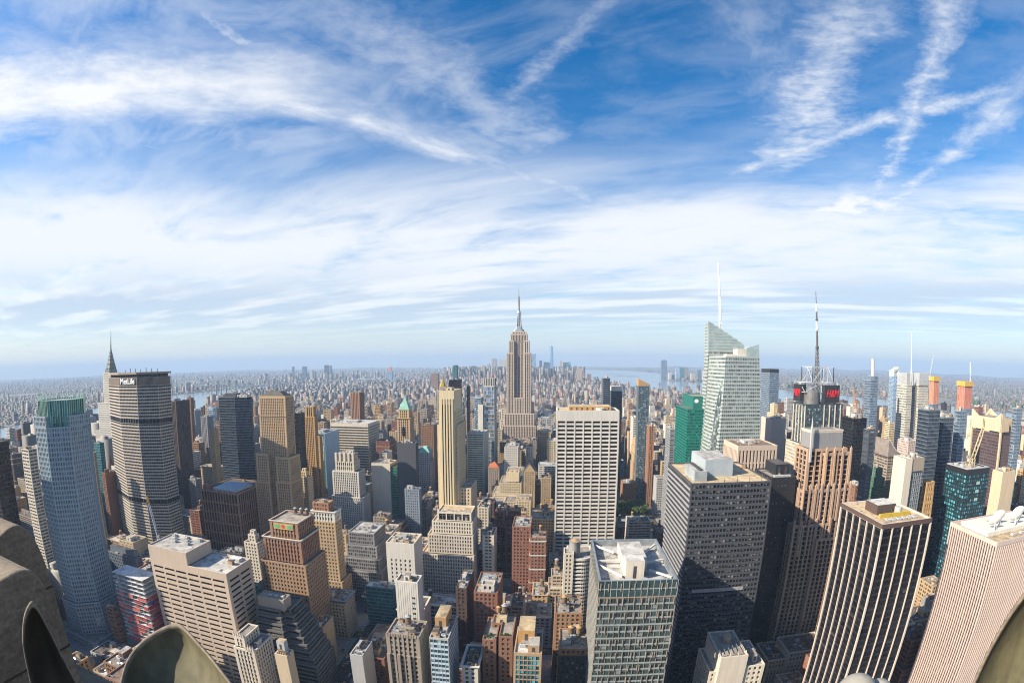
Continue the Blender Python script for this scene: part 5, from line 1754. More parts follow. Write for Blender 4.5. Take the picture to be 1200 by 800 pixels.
    if cp:
        cc = wall(cp)
        mb = MB()
        mb.box(xW + .3, xE - .3, yS + .3, yN - .3, Hh - .9, Hh + 8)
        mb.build('roof_cap', cc, root, org)
        mix = False
    pln = k.get('plant')
    if pln == 'vents':
        for q in range(10):
            cooling_unit(root, xW + W * rng.uniform(.12, .88), yS + D * rng.uniform(.15, .85), Hh - .95, (1.4, 1.1, 1.2))
        penthouse(root, xW + W * .4, xW + W * .7, yS + D * .3, yS + D * .6, Hh - .95, 3.5, 'pale_grey', 'pale')
        mix = False
    elif pln == 'flat':
        penthouse(root, xW + W * .12, xE - W * .2, yS + 4, yN - 8, Hh - .95, 4.5, 'honey', 'sand')
        mb = MB()
        mb.cyl(xW + W * .3, yN - 6, 4.5, 4.5, Hh - .9, Hh + 2.2, 20)
        mb.build('round_vessel', wall('white'), root, org)
        mix = False
    elif pln == 'blue':
        mb = MB()
        mb.box(xW + W * .12, xE - W * .25, yS + D * .35, yN - D * .12, Hh - .9, Hh + 2.2, 0, 1)
        mb.build('plant_deck', [wall('white'), plain('blue deck', (.20, .36, .50), .5)], root, org)
        for q in range(12):
            cooling_unit(root, xW + W * (.15 + .05 * q), yN - 5 - (q % 3) * 3, Hh - .9, (1.4, 1.2, 1.6))
        penthouse(root, xE - W * .16, xE - W * .04, yN - 12, yN - 3, Hh - .9, 7, 'red_brick', 'brown')
        mix = False
    elif pln == 'dark':
        mb = MB()
        mb.box(xW + 4, xE - 5, yS + 1, yN - 2.5, Hh - .9, Hh + 7, 0, 1)
        mb.build('plant_screen', [wall('slate'), roofm('tar')], root, org)
        cooling_unit(root, cx + 8, yN - 1.4, Hh - .9, (2, 1, 1.4))
        mix = False
    elif pln == 'mint':
        mb = MB()
        mb.box(xW + W * .1, xE - W * .05, yS + 2, yN - 2, Hh - .9, Hh + 8, 0, 1)
        mb.build('plant_screen', [plain('pale mint', (.45, .58, .54), .6), roofm('pale')], root, org)
        mix = False
    elif pln == 'black':
        penthouse(root, xW + W * .1, xE - W * .35, yS + 4, yN - 10, Hh - .95, 9, 'black', 'tar')
        for q in range(5):
            cooling_unit(root, xW + W * (.2 + .14 * q), yN - 5, Hh - .95, (1.4, 1.2, 1.1))
        mix = False
    elif pln == 'ring':
        Sx = inset(P0, .6)
        Sy = inset(P0, 4)
        mb = MB()
        for q in range(4):
            j = (q + 1) % 4
            mb.quad((*Sx[q], Hh + .6), (*Sx[j], Hh + .6), (*Sy[j], Hh + .6), (*Sy[q], Hh + .6))
            mb.quad((*Sx[q], Hh - .5), (*Sx[j], Hh - .5), (*Sx[j], Hh + .6), (*Sx[q], Hh + .6))
        mb.build('roof_ring', wall('pale_grey'), root, org)
        for q in range(9):
            cooling_unit(root, xW + W * rng.uniform(.2, .8), yS + D * rng.uniform(.2, .8), Hh - .95, (1.7, 1.4, 1.6))
        for q in range(26):
            x, z = xW + W * .42 + (q % 2) * 3.0, Hh - 14 - (q // 2) * 8.4
            if (q // 2) % 5 < 3:
                pm = MB()
                pm.box(x - 1.2, x + 1.2, yN - .05, yN + .12, z - 2, z + 1.2)
                pm.build('pale_panel', plain('pale green panel', (.36, .58, .50), .4), root, org)
        mix = False
    cn_ = k.get('cornice')
    if cn_:
        cornice(root, P0, Hh + .1, 'slate' if cn_ == 2 else wc, 1.6 if cn_ == 2 else 1.0, 2.6 if cn_ == 2 else 1.8)
    if mix:
        roof_mix(root, top_poly, top_z - .95, rng, wc if wc in ('red_brick', 'brown_brick', 'tan', 'buff', 'cream', 'bone', 'white', 'taupe') else 'pale_grey', S['rf'], k.get('tank', 0), 3)
    if sh is None and ti is None and not cp and math.hypot(cx, cy) < 760:
        roof_bits(root, P0, Hh - .95, rng, 9)
    if sh == '575':
        roof_bits(root, rect(xW, xW + W * .45, yS, yN), Hh - 10.95, rng, 8)
    if sh in ('1185', '1211', '1166'):
        roof_bits(root, P0, Hh - .95, rng, 10)
    return root
def hash_str(s_):
    h = 7
    for c_ in s_:
        h = (h * 131 + ord(c_)) % 1000003
    return h
for h_ in H:
    build_hero(*h_)
# ---------------------------------------------------------------- the landmark towers
def text_part(root, body, loc, size, rz, mat_, name='sign_lettering', parent=None, depth=.25, sx=1.0, shear=0.0, bold=.018):
    cu = bpy.data.curves.new(name, 'FONT')
    cu.body = body
    cu.size = size
    cu.extrude = depth
    cu.align_x = 'CENTER'
    cu.align_y = 'CENTER'
    cu.offset = size * bold
    cu.shear = shear
    cu.materials.append(mat_)
    tmp = bpy.data.objects.new(name, cu)
    me = bpy.data.meshes.new_from_object(tmp)
    bpy.data.objects.remove(tmp)
    o = bpy.data.objects.new(name, me)
    COL.objects.link(o)
    o.parent = parent or root
    ol = root.location
    o.location = (loc[0] - ol.x, loc[1] - ol.y, loc[2] - ol.z)
    o.rotation_euler = (math.pi / 2, 0, rz)
    o.scale = (sx, 1, 1)
    return o
def solid(x0, x1, y0, y1, h, zv):
    SOLID.append((min(x0, x1), max(x0, x1), min(y0, y1), max(y0, y1), h, zv))

# far left: dark gridded tower cut by the frame
root = thing('office_tower', (466, -200, 0), 'dark gridded tower at the far left edge in front of the river', 'office building')
HERO_OBJ['left_dark'] = root
block(root, rect(441, 492, -226, -208), 0, 190, STY['curtain black'])
solid(441, 492, -226, -208, 190, 60)

# green crowned glass tower
root = thing('glass_tower', (378 * 1.09, -246 * 1.09, 0), 'blue grey chamfered tower with a green glass crown near the left edge', 'skyscraper')
HERO_OBJ['madison'] = root
def chamfer(x0, x1, y0, y1, c):
    return [(x0 + c, y0), (x1 - c, y0), (x1, y0 + c), (x1, y1 - c), (x1 - c, y1), (x0 + c, y1), (x0, y1 - c), (x0, y0 + c)]
sc = lambda pl: [(x * 1.09, y * 1.09) for x, y in pl]
mp = sc([(356.3, -262), (371, -277), (389, -277), (404, -262), (404, -243), (389.2, -228), (371.3, -228), (356.3, -243)])
block(root, mp, 42, 200, STY['madison'], 'shaft', panes=100)
b_ = inset(mp, -.02)
tall = [(353, -262), (353, -243.5), (356.3, -243), (356.3, -262)]
block(root, sc(rect(356.4, 366, -266, -243.5)), 200.01, 209, STY['madison'], 'shoulder_tier')
block(root, sc(rect(372, 392, -262, -228.3)), 200.01, 209, STY['madison'], 'shoulder_tier')
crown = sc([(360, -262), (372, -273), (388, -273), (399, -262), (399, -243), (388, -231.5), (372.5, -231.5), (360, -244)])
block(root, crown, 196, 222, STY['madison crown'], 'glass_crown')
fin = MB()
for q in range(len(crown)):
    a, b_ = crown[q], crown[(q + 1) % len(crown)]
    n_ = max(2, int(math.dist(a, b_) / 2.4))
    for z in range(n_):
        p = lerp2(a, b_, z / n_)
        fin.box(p[0] - .2, p[0] + .2, p[1] - .2, p[1] + .2, 203, 226)
fin.build('crown_fins', plain('pale green glass', (.42, .60, .52), .3, .2), root, tuple(root.location))
block(root, inset(mp, -3.0), 10, 42, STY['madison'], 'lower_tier')
block(root, sc(rect(350, 408, -280, -221)), 0, 10, dup_style('madison', glass='teal'), 'base_tier')
solid(350 * 1.09, 408 * 1.09, -280 * 1.09, -221 * 1.09, 224, 10)

# long octagonal tower with the lit sign
mlp = [(472.8, -492), (501, -506), (562, -506), (590, -492), (590, -478), (538.6 + 23, -455.8), (501, -455), (472.8, -467.7)]
mlp = [(472.8, -492.2), (501, -505), (539, -505), (590, -494), (590, -478.2), (538.6, -455), (501, -455), (472.8, -467.7)]
root = thing('octagonal_tower', (530, -480, 0), 'long octagonal concrete tower with a white name sign below its flat roof', 'skyscraper')
HERO_OBJ['metlife'] = root
Sm = STY['metlife']
block(root, mlp, 0, 74, Sm, 'lower_shaft', roof=False)
block(root, mlp, 74, 80, STY['metlife gap'], 'open_plant_floor', roof=False)
block(root, mlp, 80, 177, Sm, 'middle_shaft', roof=False)
block(root, mlp, 177, 183, STY['metlife gap'], 'open_plant_floor', roof=False)
block(root, mlp, 183, 224.5, Sm, 'upper_shaft', roof=False)
block(root, inset(mlp, .3), 224.5, 235, STY['metlife top'], 'sign_storey')
block(root, inset(mlp, 3), 234, 238.5, STY['metlife gap'], 'open_plant_floor')
prism_part(root, 'roof_slab', inset(mlp, -.6), 238.5, 241, [wall('taupe'), roofm('gravel')])
for q in range(7):
    mb = MB()
    x = 480 + q * 11
    mb.bar((x, -474, 241), (x, -474, 244.5 + (q % 3)), .7)
    mb.build('roof_aerial', wall('dark_grey'), root, tuple(root.location))
bk = MB()
bk.box(504, 536, -455.3, -454.9, 225.2, 234.4)
bk.build('sign_board', plain('sign board', (.09, .085, .08), .7), root, tuple(root.location))
text_part(root, 'MetLife', (520, -454.4, 229.8), 10.0, math.pi, plain('sign white', (.85, .85, .85), .5, 0, .02))
block(root, rect(455, 600, -520, -440), 0, 16, STY['punched buff'], 'podium')
solid(470, 590, -505, -455, 241, 10)

# slender spired tower behind it
root = thing('art_deco_tower', (783, -642, 0), 'slender white art deco tower whose steel spire shows left of the octagonal tower', 'skyscraper')
HERO_OBJ['chrysler'] = root
org = tuple(root.location)
Sc = STY['chrysler']
cxc, cyc = 783, -642
block(root, rect(cxc - 16, cxc + 22, cyc - 16, cyc + 20), 0, 186, Sc, 'shaft')
block(root, rect(cxc - 12, cxc + 12, cyc - 12, cyc + 12), 186, 240, Sc, 'upper_shaft')
steel = plain('spire steel', (.20, .215, .19), .45, .4)
sizes = [(238, 10.6), (246, 9.0), (254, 7.0), (262, 5.2), (269, 3.8), (275, 2.7), (281, 1.7)]
for (za, ra), (zb, rb) in zip(sizes[:-1], sizes[1:]):
    mb = MB()
    mb.prism(chamfer(cxc - ra, cxc + ra, cyc - ra, cyc + ra, ra * .35), za, zb, 0, 0, chamfer(cxc - rb * 1.1, cxc + rb * 1.1, cyc - rb * 1.1, cyc + rb * 1.1, rb * .35))
    t_ = mb.build('crown_tier', steel, root, org)
    for (nx, ny) in ((0, 1), (-1, 0), (1, 0)):
        for q in range(3):
            w_ = MB()
            u = (q - 1) * ra * .55
            h_ = (zb - za) * (.75 if q == 1 else .5)
            r_ = ra + .1
            if ny:
                w_.ngon([(cxc + u + ra * .17, cyc + r_, za + .6), (cxc + u - ra * .17, cyc + r_, za + .6), (cxc + u, cyc + r_ - h_ * .22, za + h_)])
            else:
                w_.ngon([(cxc + nx * r_, cyc + u - ra * .17, za + .6), (cxc + nx * r_, cyc + u + ra * .17, za + .6), (cxc + nx * (r_ - h_ * .22), cyc + u, za + h_)])
            w_.build('triangular_window', glass('black'), t_, org)
mb = MB()
mb.cyl(cxc, cyc, 1.6, .7, 281, 296, 8)
mb.cyl(cxc, cyc, .8, .12, 296, 318, 8)
mb.build('spire', steel, root, org)
solid(766, 806, -660, -620, 280, 170)

# the tallest tower, straight ahead
root = thing('art_deco_skyscraper', (91, -1335, 0), 'tallest limestone tower in the centre with stepped top, mast and antenna', 'skyscraper')
HERO_OBJ['esb'] = root
org = tuple(root.location)
Se = STY['esb']
yB = -1356
block(root, rect(46, 134.5, yB - 6, -1302), 0, 77, Se, 'base_tier')
block(root, rect(50, 129.5, yB - 3, -1305), 77, 109, Se, 'base_tier')
block(root, rect(77, 104, yB, -1316), 109, 298, Se, 'centre_shaft')
block(root, rect(104, 122.5, yB, -1309), 109, 268, Se, 'flank_shaft')
block(root, rect(59.5, 77, yB, -1309), 109, 268, Se, 'flank_shaft')
block(root, rect(78.5, 102.5, yB, -1309.6), 109, 150, Se, 'centre_bay')
block(root, rect(104, 117.5, yB + 3, -1311), 268, 300, Se, 'flank_shaft')
block(root, rect(64, 77, yB + 3, -1311), 268, 300, Se, 'flank_shaft')
block(root, rect(69, 112.5, yB + 6, -1314.5), 298, 318, Se, 'top_tier')
block(root, rect(72, 109.5, yB + 8, -1317), 318, 324, dup_style('esb', tb=2), 'top_tier')
zs = plain('mast steel', (.45, .46, .46), .35, .6)
mcx, mcy = 91, -1332
prism_part(root, 'observation_crown', chamfer(mcx - 15, mcx + 15, mcy - 13, mcy + 13, 4), 323.1, 330, zs, chamfer(mcx - 12.5, mcx + 12.5, mcy - 11, mcy + 11, 4))
prism_part(root, 'observation_crown', chamfer(mcx - 10, mcx + 10, mcy - 9, mcy + 9, 3), 330, 338, zs, chamfer(mcx - 7.5, mcx + 7.5, mcy - 7, mcy + 7, 2.5))
mb = MB()
mb.cyl(mcx, mcy, 5.6, 5.0, 338, 372, 16)
mb.build('mooring_mast', zs, root, org)
for q in range(4):
    mb = MB()
    a = q * math.pi / 2 + .78
    c_, s_ = math.cos(a), math.sin(a)
    mb.prism([(mcx + c_ * 5 - s_ * 1.1, mcy + s_ * 5 + c_ * 1.1), (mcx + c_ * 5 + s_ * 1.1, mcy + s_ * 5 - c_ * 1.1), (mcx + c_ * 9 + s_ * 1.1, mcy + s_ * 9 - c_ * 1.1), (mcx + c_ * 9 - s_ * 1.1, mcy + s_ * 9 + c_ * 1.1)][::-1], 337, 368, 0, 0,
             [(mcx + c_ * 4 - s_ * .8, mcy + s_ * 4 + c_ * .8), (mcx + c_ * 4 + s_ * .8, mcy + s_ * 4 - c_ * .8), (mcx + c_ * 5.6 + s_ * .8, mcy + s_ * 5.6 - c_ * .8), (mcx + c_ * 5.6 - s_ * .8, mcy + s_ * 5.6 + c_ * .8)][::-1])
    mb.build('mast_wing', zs, root, org)
mb = MB()
for q in range(5):
    mb.box(mcx - .8, mcx + .8, mcy + 5.2 - q * .05, mcy + 5.65, 340 + q * 6, 344.5 + q * 6)
mb.build('mast_windows', glass('black'), root, org)
mb = MB()
mb.cyl(mcx, mcy, 6.2, 6.2, 372, 375, 16)
mb.cyl(mcx, mcy, 5.2, 3.4, 375, 381, 16)
mb.build('mast_cap', zs, root, org)
mb = MB()
mb.cyl(mcx, mcy, 2.4, 2.0, 381, 392, 10)
mb.cyl(mcx, mcy, 1.9, 1.6, 392, 420, 8)
mb.cyl(mcx, mcy, .7, .4, 420, 443, 6)
for q in range(6):
    mb.cyl(mcx, mcy, 2.8, 2.8, 394 + q * 4.2, 395.2 + q * 4.2, 10)
mb.build('antenna', plain('antenna grey', (.20, .20, .19), .6), root, org)
solid(46, 134, yB - 6, -1302, 330, 45)

# slanted pale glass tower with a white spire
root = thing('slanted_glass_tower', (-225, -615, 0), 'pale glass tower with slanted facets and a white lattice spire', 'skyscraper')
HERO_OBJ['boa'] = root
org = tuple(root.location)
fb = [(-268, -640), (-190, -640), (-188.5, -615), (-197.5, -590), (-267, -590)]
ft = [(-258, -640), (-206, -640), (-206.5, -612), (-211.5, -590), (-257.7, -590)]
block(root, fb, 0, 254, STY['boa'], 'front_block', top=ft)
lb, lt = [(-262, -660), (-190, -660), (-190, -640.05), (-256, -640.05)], [(-258, -660), (-206, -660), (-205, -640.05), (-256, -640.05)]
block(root, lb, 0, 262, STY['boa'], 'rear_block', top=lt, roof=False)
mb = MB()
a, b_, c_, d_ = lt
A, B, C, D_ = (*a, 262), (*b_, 262), (*c_, 262), (*d_, 262)
A1, B1, C1, D1 = (*a, 266), (*b_, 293), (c_[0] - .3, c_[1], 300), (*d_, 270)
mb.quad(C, D_, D1, C1)
mb.quad(B, C, C1, B1)
mb.quad(A, B, B1, A1)
mb.quad(D_, A, A1, D1)
cr = mb.build('slanted_crown', plain('crown glass', (.40, .49, .47), .18, .35), root, org)
bd = MB()
for q in range(9):
    z = 264 + q * 4
    x1_ = c_[0] - .1
    x0_ = d_[0] + (x1_ - d_[0]) * max(0, (z - 270) / 30.0)
    bd.box(x0_, x1_, c_[1] + .02, c_[1] + .3, z, z + 1.3)
    bd.box(x1_, x1_ + .3, b_[1] + 2, c_[1], z, z + 1.3)
bd.build('crown_bands', wall('pale_green'), root, org)
bxw = [wall('white'), roofm('white')]
box_part(root, 'plant_box', -246, -230, -612, -597, 253.1, 263, bxw)
box_part(root, 'plant_box', -252, -247, -612, -596, 253.1, 266, [wall('pale_green'), roofm('white')])
box_part(root, 'plant_box', -228, -216, -610, -598, 253.1, 256.5, bxw)
gl_ = MB()
gl_.quad((-240, -590.3, 254), (-257.5, -590.3, 254), (-257.5, -590.3, 269), (-240, -590.3, 264))
gl_.quad((-257.5, -590.3, 254), (-257.5, -625, 254), (-257.5, -625, 266), (-257.5, -590.3, 269))
gl_.build('glass_screen', plain('crown glass', (.40, .49, .47), .18, .35), root, org)
sp = MB()
sx_, sy_ = -225, -648
for q in range(3):
    a0_ = q * 2.094
    sp.bar((sx_ + 2.2 * math.cos(a0_), sy_ + 2.2 * math.sin(a0_), 262), (sx_ + .3 * math.cos(a0_), sy_ + .3 * math.sin(a0_), 378), .8)
for z in range(0, 22):
    r_ = 2.2 - 1.9 * z / 22
    zz = 270 + z * 5
    for q in range(3):
        a0_, a1_ = q * 2.094, (q + 1) * 2.094
        sp.bar((sx_ + r_ * math.cos(a0_), sy_ + r_ * math.sin(a0_), zz), (sx_ + r_ * .93 * math.cos(a1_), sy_ + r_ * .93 * math.sin(a1_), zz + 5), .5)
sp.cyl(sx_, sy_, .5, .2, 368, 380, 6)
sp.build('lattice_spire', plain('spire white', (.78, .79, .80), .5), root, org)
solid(-268, -180, -690, -590, 280, 130)

# tower with red signs
root = thing('office_tower', (-340, -590, 0), 'dark glass tower carrying red letter signs, a white frame and a tall antenna', 'skyscraper')
HERO_OBJ['cn'] = root
org = tuple(root.location)
block(root, rect(-368, -311, -596, -560), 0, 198, STY['cn'], 'shaft')
block(root, rect(-345, -305, -600, -562), 0, 150, STY['cn stone'], 'stone_wing')
ep = MB()
for q in range(5):
    ep.box(-311, -310.2, -594 + q * 8, -592.6 + q * 8, 150, 196)
ep.build('pale_rib', wall('bone'), root, org)
np_ = MB()
for q in range(4):
    np_.box(-339 - q * 8.5, -337.8 - q * 8.5, -560, -559.2, 140, 197)
np_.build('pale_rib', wall('bone'), root, org)
mb = MB()
mb.cyl(-325, -571, 10.5, 10.5, 194, 213, 28)
mb.build('corner_drum', plain('drum metal', (.27, .26, .25), .35, .55), root, org)
blk = plain('sign black', (.025, .025, .03), .6)
red = plain('sign red', (.75, .015, .02), .5, 0, .03)
b1 = box_part(root, 'sign_box', -361, -338, -567, -559, 200, 221, blk)
b2 = box_part(root, 'sign_box', -318, -309.5, -593, -574, 200, 221, blk)
text_part(root, 'H&M', (-349.5, -558.6, 210.5), 12.5, math.pi, red, parent=None, sx=.70, shear=.30, bold=.0)
text_part(root, 'H&M', (-309.2, -583.5, 210.5), 12.5, math.pi / 2, red, sx=.62, shear=.30, bold=.0)
wt = plain('frame white', (.52, .53, .54), .5)
def truss_face(nm, p, q, z0, z1):
    mb = MB()
    for a, b_ in (((*p, z0), (*q, z0)), ((*p, z1), (*q, z1)), ((*p, z0), (*p, z1)), ((*q, z0), (*q, z1))):
        mb.bar(a, b_, .75)
    m_ = ((p[0] + q[0]) / 2, (p[1] + q[1]) / 2)
    mb.bar((*p, z0), (*m_, z1), .5)
    mb.bar((*q, z0), (*m_, z1), .5)
    mb.bar((*m_, z0), (*m_, z1), .5)
    return mb.build(nm, wt, root, org)
fx0, fx1, fy0, fy1 = -354, -322, -594, -564
for (p, q) in (((fx0, fy1), (fx1, fy1)), ((fx0, fy0), (fx1, fy0)), ((fx1, fy0), (fx1, fy1)), ((fx0, fy0), (fx0, fy1))):
    truss_face('roof_frame', p, q, 224, 243)
for (p, q) in (((-362, -566), (-312, -566)), ((-312, -596), (-312, -566))):
    truss_face('roof_frame', p, q, 212, 224)
mb = MB()
mx_, my_ = -337, -579
for q in range(4):
    a0_ = q * math.pi / 2 + .78
    mb.bar((mx_ + 5 * math.cos(a0_), my_ + 5 * math.sin(a0_), 198), (mx_ + 1.6 * math.cos(a0_), my_ + 1.6 * math.sin(a0_), 268), .8)
for z in range(12):
    r_ = 4.4 - 2.7 * z / 12
    zz = 205 + z * 5.2
    for q in range(4):
        a0_, a1_ = q * math.pi / 2 + .78, (q + 1) * math.pi / 2 + .78
        mb.bar((mx_ + r_ * math.cos(a0_), my_ + r_ * math.sin(a0_), zz), (mx_ + r_ * math.cos(a1_), my_ + r_ * math.sin(a1_), zz + 5), .5)
mb.build('mast_base', plain('mast dark', (.10, .10, .10), .6), root, org)
for (z0_, z1_, r_, cc) in ((266, 288, 1.5, (.10, .09, .09)), (288, 300, 1.4, (.75, .75, .74)), (300, 312, 1.2, (.10, .09, .09)), (312, 322, 1.1, (.75, .75, .74)), (322, 337, .5, (.10, .09, .09))):
    mb = MB()
    mb.cyl(mx_, my_, r_, r_ * .9, z0_, z1_, 8)
    if z1_ < 320:
        mb.cyl(mx_, my_, r_ * 1.7, r_ * 1.7, z0_ + 1, z0_ + 2.4, 8)
    mb.build('antenna', plain('antenna %.2f' % cc[0], cc, .6), root, org)
solid(-368, -305, -600, -559, 240, 150)

# white screened tower with a thin mast
root = thing('screened_tower', (-615, -725, 0), 'white screened office tower with a thin white mast', 'skyscraper')
HERO_OBJ['nyt'] = root
org = tuple(root.location)
Sn = STY['nyt']
block(root, rect(-611, -598, -728, -700), 0, 217, Sn, 'screened_block')
block(root, rect(-653, -629, -728, -701), 0, 217, Sn, 'screened_block')
block(root, rect(-628.98, -611.02, -727, -706), 0, 214, dup_style('nyt', wall='mid_grey', glass='dark', pw=.2), 'notch_block')
for (xa, xb) in ((-611, -598), (-653, -629)):
    sc_ = MB()
    for q in range(16):
        sc_.box(xa, xb, -700.4, -699.9, 216 + q * 1.35, 216.6 + q * 1.35)
        sc_.box(xb - .2, xb + .3, -728, -700, 216 + q * 1.35, 216.6 + q * 1.35)
    for q in range(8):
        x = xa + (xb - xa) * q / 7
        sc_.box(x - .2, x + .2, -700.8, -700.4, 216, 238)
    sc_.build('roof_screen', wall('white'), root, org)
mb = MB()
mb.cyl(-619, -712, 1.3, 1.0, 213, 270, 8)
mb.cyl(-619, -712, .9, .3, 270, 305, 8)
mb.build('mast', plain('spire white', (.78, .79, .80), .5), root, org)
solid(-653, -598, -728, -700, 238, 110)

# unfinished floors
xE, xW, yN, yS, Hc, zv = G['constr']
root = thing('unfinished_building', ((xE + xW) / 2, (yN + yS) / 2, 0), 'unfinished building of bare concrete floors with red netting', 'construction site')
HERO_OBJ['constr'] = root
org = tuple(root.location)
solid(xW, xE, yS - 6, yN, Hc, zv)
rng = random.Random(3)
for q in range(16):
    z = Hc - q * 3.9
    if z < 2:
        break
    mb = MB()
    mb.box(xW, xE, yS - 6, yN, z - .35, z)
    mb.build('floor_slab', plain('new concrete', (.52, .53, .54), .85), root, org)
    for cxx in range(6):
        for yy in (yN - 1.2, yS - 4.8):
            mb = MB()
            x = xW + 1.2 + (xE - xW - 2.4) * cxx / 5
            mb.box(x - .35, x + .35, yy - .35, yy + .35, z - 3.9, z - .36)
            mb.build('column', wall('mid_grey'), root, org)
    if q > 3:
        nm_ = plain('net red %d' % (q % 3), ((.42, .05, .04), (.55, .12, .09), (.30, .05, .07))[q % 3], .9, 0, .4, .8)
        n_ = 7
        for c_ in range(n_):
            if rng.random() < .6:
                mb = MB()
                x0_, x1_ = xW + (xE - xW) * c_ / n_, xW + (xE - xW) * (c_ + .94) / n_
                mb.box(x0_, x1_, yN + .06, yN + .12, z - 3.5, z - .5 - rng.random())
                mb.build('safety_net', nm_, root, org)
        mb = MB()
        mb.box(xW - .12, xW - .06, yS - 6, yN - rng.uniform(0, 5), z - 3.5, z - .4)
        mb.build('safety_net', nm_, root, org)
for q in range(9):
    mb = MB()
    x, y = rng.uniform(xW + 2, xE - 2), rng.uniform(yS, yN - 2)
    mb.box(x - .15, x + .15, y - .15, y + .15, Hc, Hc + rng.uniform(1.5, 4))
    mb.build('starter_column', wall('mid_grey'), root, org)
tp = MB()
tp.box(xW - .2, xW - .06, yN - 9, yN - 5, Hc - 24, Hc - 20)
tp.build('blue_tarpaulin', plain('tarp blue', (.03, .08, .45), .6), root, org)

# ---------------------------------------------------------------- cranes
def crane(name, base, z0, z1, jib, label, cols, wd=1.8):
    r_ = thing(name, (base[0], base[1], z0), label, 'crane')
    def lattice(p, q, w_, nm, mt):
        p, q = Vector(p), Vector(q)
        d_ = (q - p)
        e = d_.normalized().cross(Vector((0, 0, 1)))
        e = Vector((1, 0, 0)) if e.length < .05 else e.normalized()
        g_ = d_.normalized().cross(e)
        mb = MB()
        cs = [(e + g_) * w_ / 2, (e - g_) * w_ / 2, (-e - g_) * w_ / 2, (-e + g_) * w_ / 2]
        for c_ in cs:
            mb.bar(tuple(p + c_), tuple(q + c_), w_ * .16)
        n_ = max(3, int(d_.length / (w_ * 1.3)))
        for k in range(n_):
            for c_ in range(4):
                mb.bar(tuple(p + d_ * (k / n_) + cs[c_]), tuple(p + d_ * ((k + 1) / n_) + cs[(c_ + 1) % 4]), w_ * .10)
        return mb.build(nm, mt, r_, tuple(r_.location))
    m1, m2 = plain('crane %s' % cols[0], cols[1], .5), plain('crane %s' % cols[2], cols[3], .5)
    if z1 > z0 + 1:
        lattice((base[0], base[1], z0), (base[0], base[1], z1), wd, 'crane_mast', m1)
    tip = Vector(jib)
    st_ = Vector((base[0], base[1], z1))
    mid = st_ + (tip - st_) * .78
    lattice(tuple(st_), tuple(mid), wd * .85, 'crane_jib', m1)
    lattice(tuple(mid), tuple(tip), wd * .7, 'jib_tip', m2)
    back = st_ - (Vector((tip.x, tip.y, z1)) - st_).normalized() * 6
    mb = MB()
    mb.box(back.x - 1.2, back.x + 1.2, back.y - 1.2, back.y + 1.2, z1 - .5, z1 + 2)
    mb.build('counterweight', wall('mid_grey'), r_, tuple(r_.location))
    mb = MB()
    mb.bar(tuple(back + Vector((0, 0, 2))), tuple(st_ + Vector((0, 0, 7))), .25)
    mb.bar(tuple(st_ + Vector((0, 0, 7))), tuple(mid), .2)
    mb.bar(tuple(st_), tuple(st_ + Vector((0, 0, 7))), .5)
    mb.build('crane_stay', plain('tank iron', (.05, .05, .05), .6), r_, tuple(r_.location))
crane('luffing_crane', (421, -392), 0, 62, (443, -404, 102), 'white and yellow luffing crane leaning in front of the octagonal tower', ('white', (.55, .60, .70), 'yellow', (.70, .42, .03)), 2.2)
crane('tower_crane', (-1190, -1270), 210, 226, (-1222, -1285, 285), 'white crane jib rising from the yellow capped tower beside the white mast', ('pale', (.7, .7, .72), 'pale2', (.7, .7, .72)), 3)
crane('tower_crane', (-1268, -1150), 205, 224, (-1276, -1160, 268), 'upright white crane on the orange netted tower above the winged brown tower', ('pale', (.7, .7, .72), 'pale2', (.7, .7, .72)), 3)
crane('tower_crane', (-437, -384), 150, 158, (-444, -378, 190), 'cream lattice mast standing on the roof of the cyan celled tower', ('cream', (.50, .42, .26), 'cream2', (.50, .42, .26)), 4.2)
crane('tower_crane', (-590, -840), 120, 150, (-573, -838, 206), 'orange crane beside the dark blue glass tower with a roof pole', ('orange', (.62, .30, .12), 'orange2', (.62, .30, .12)), 3)

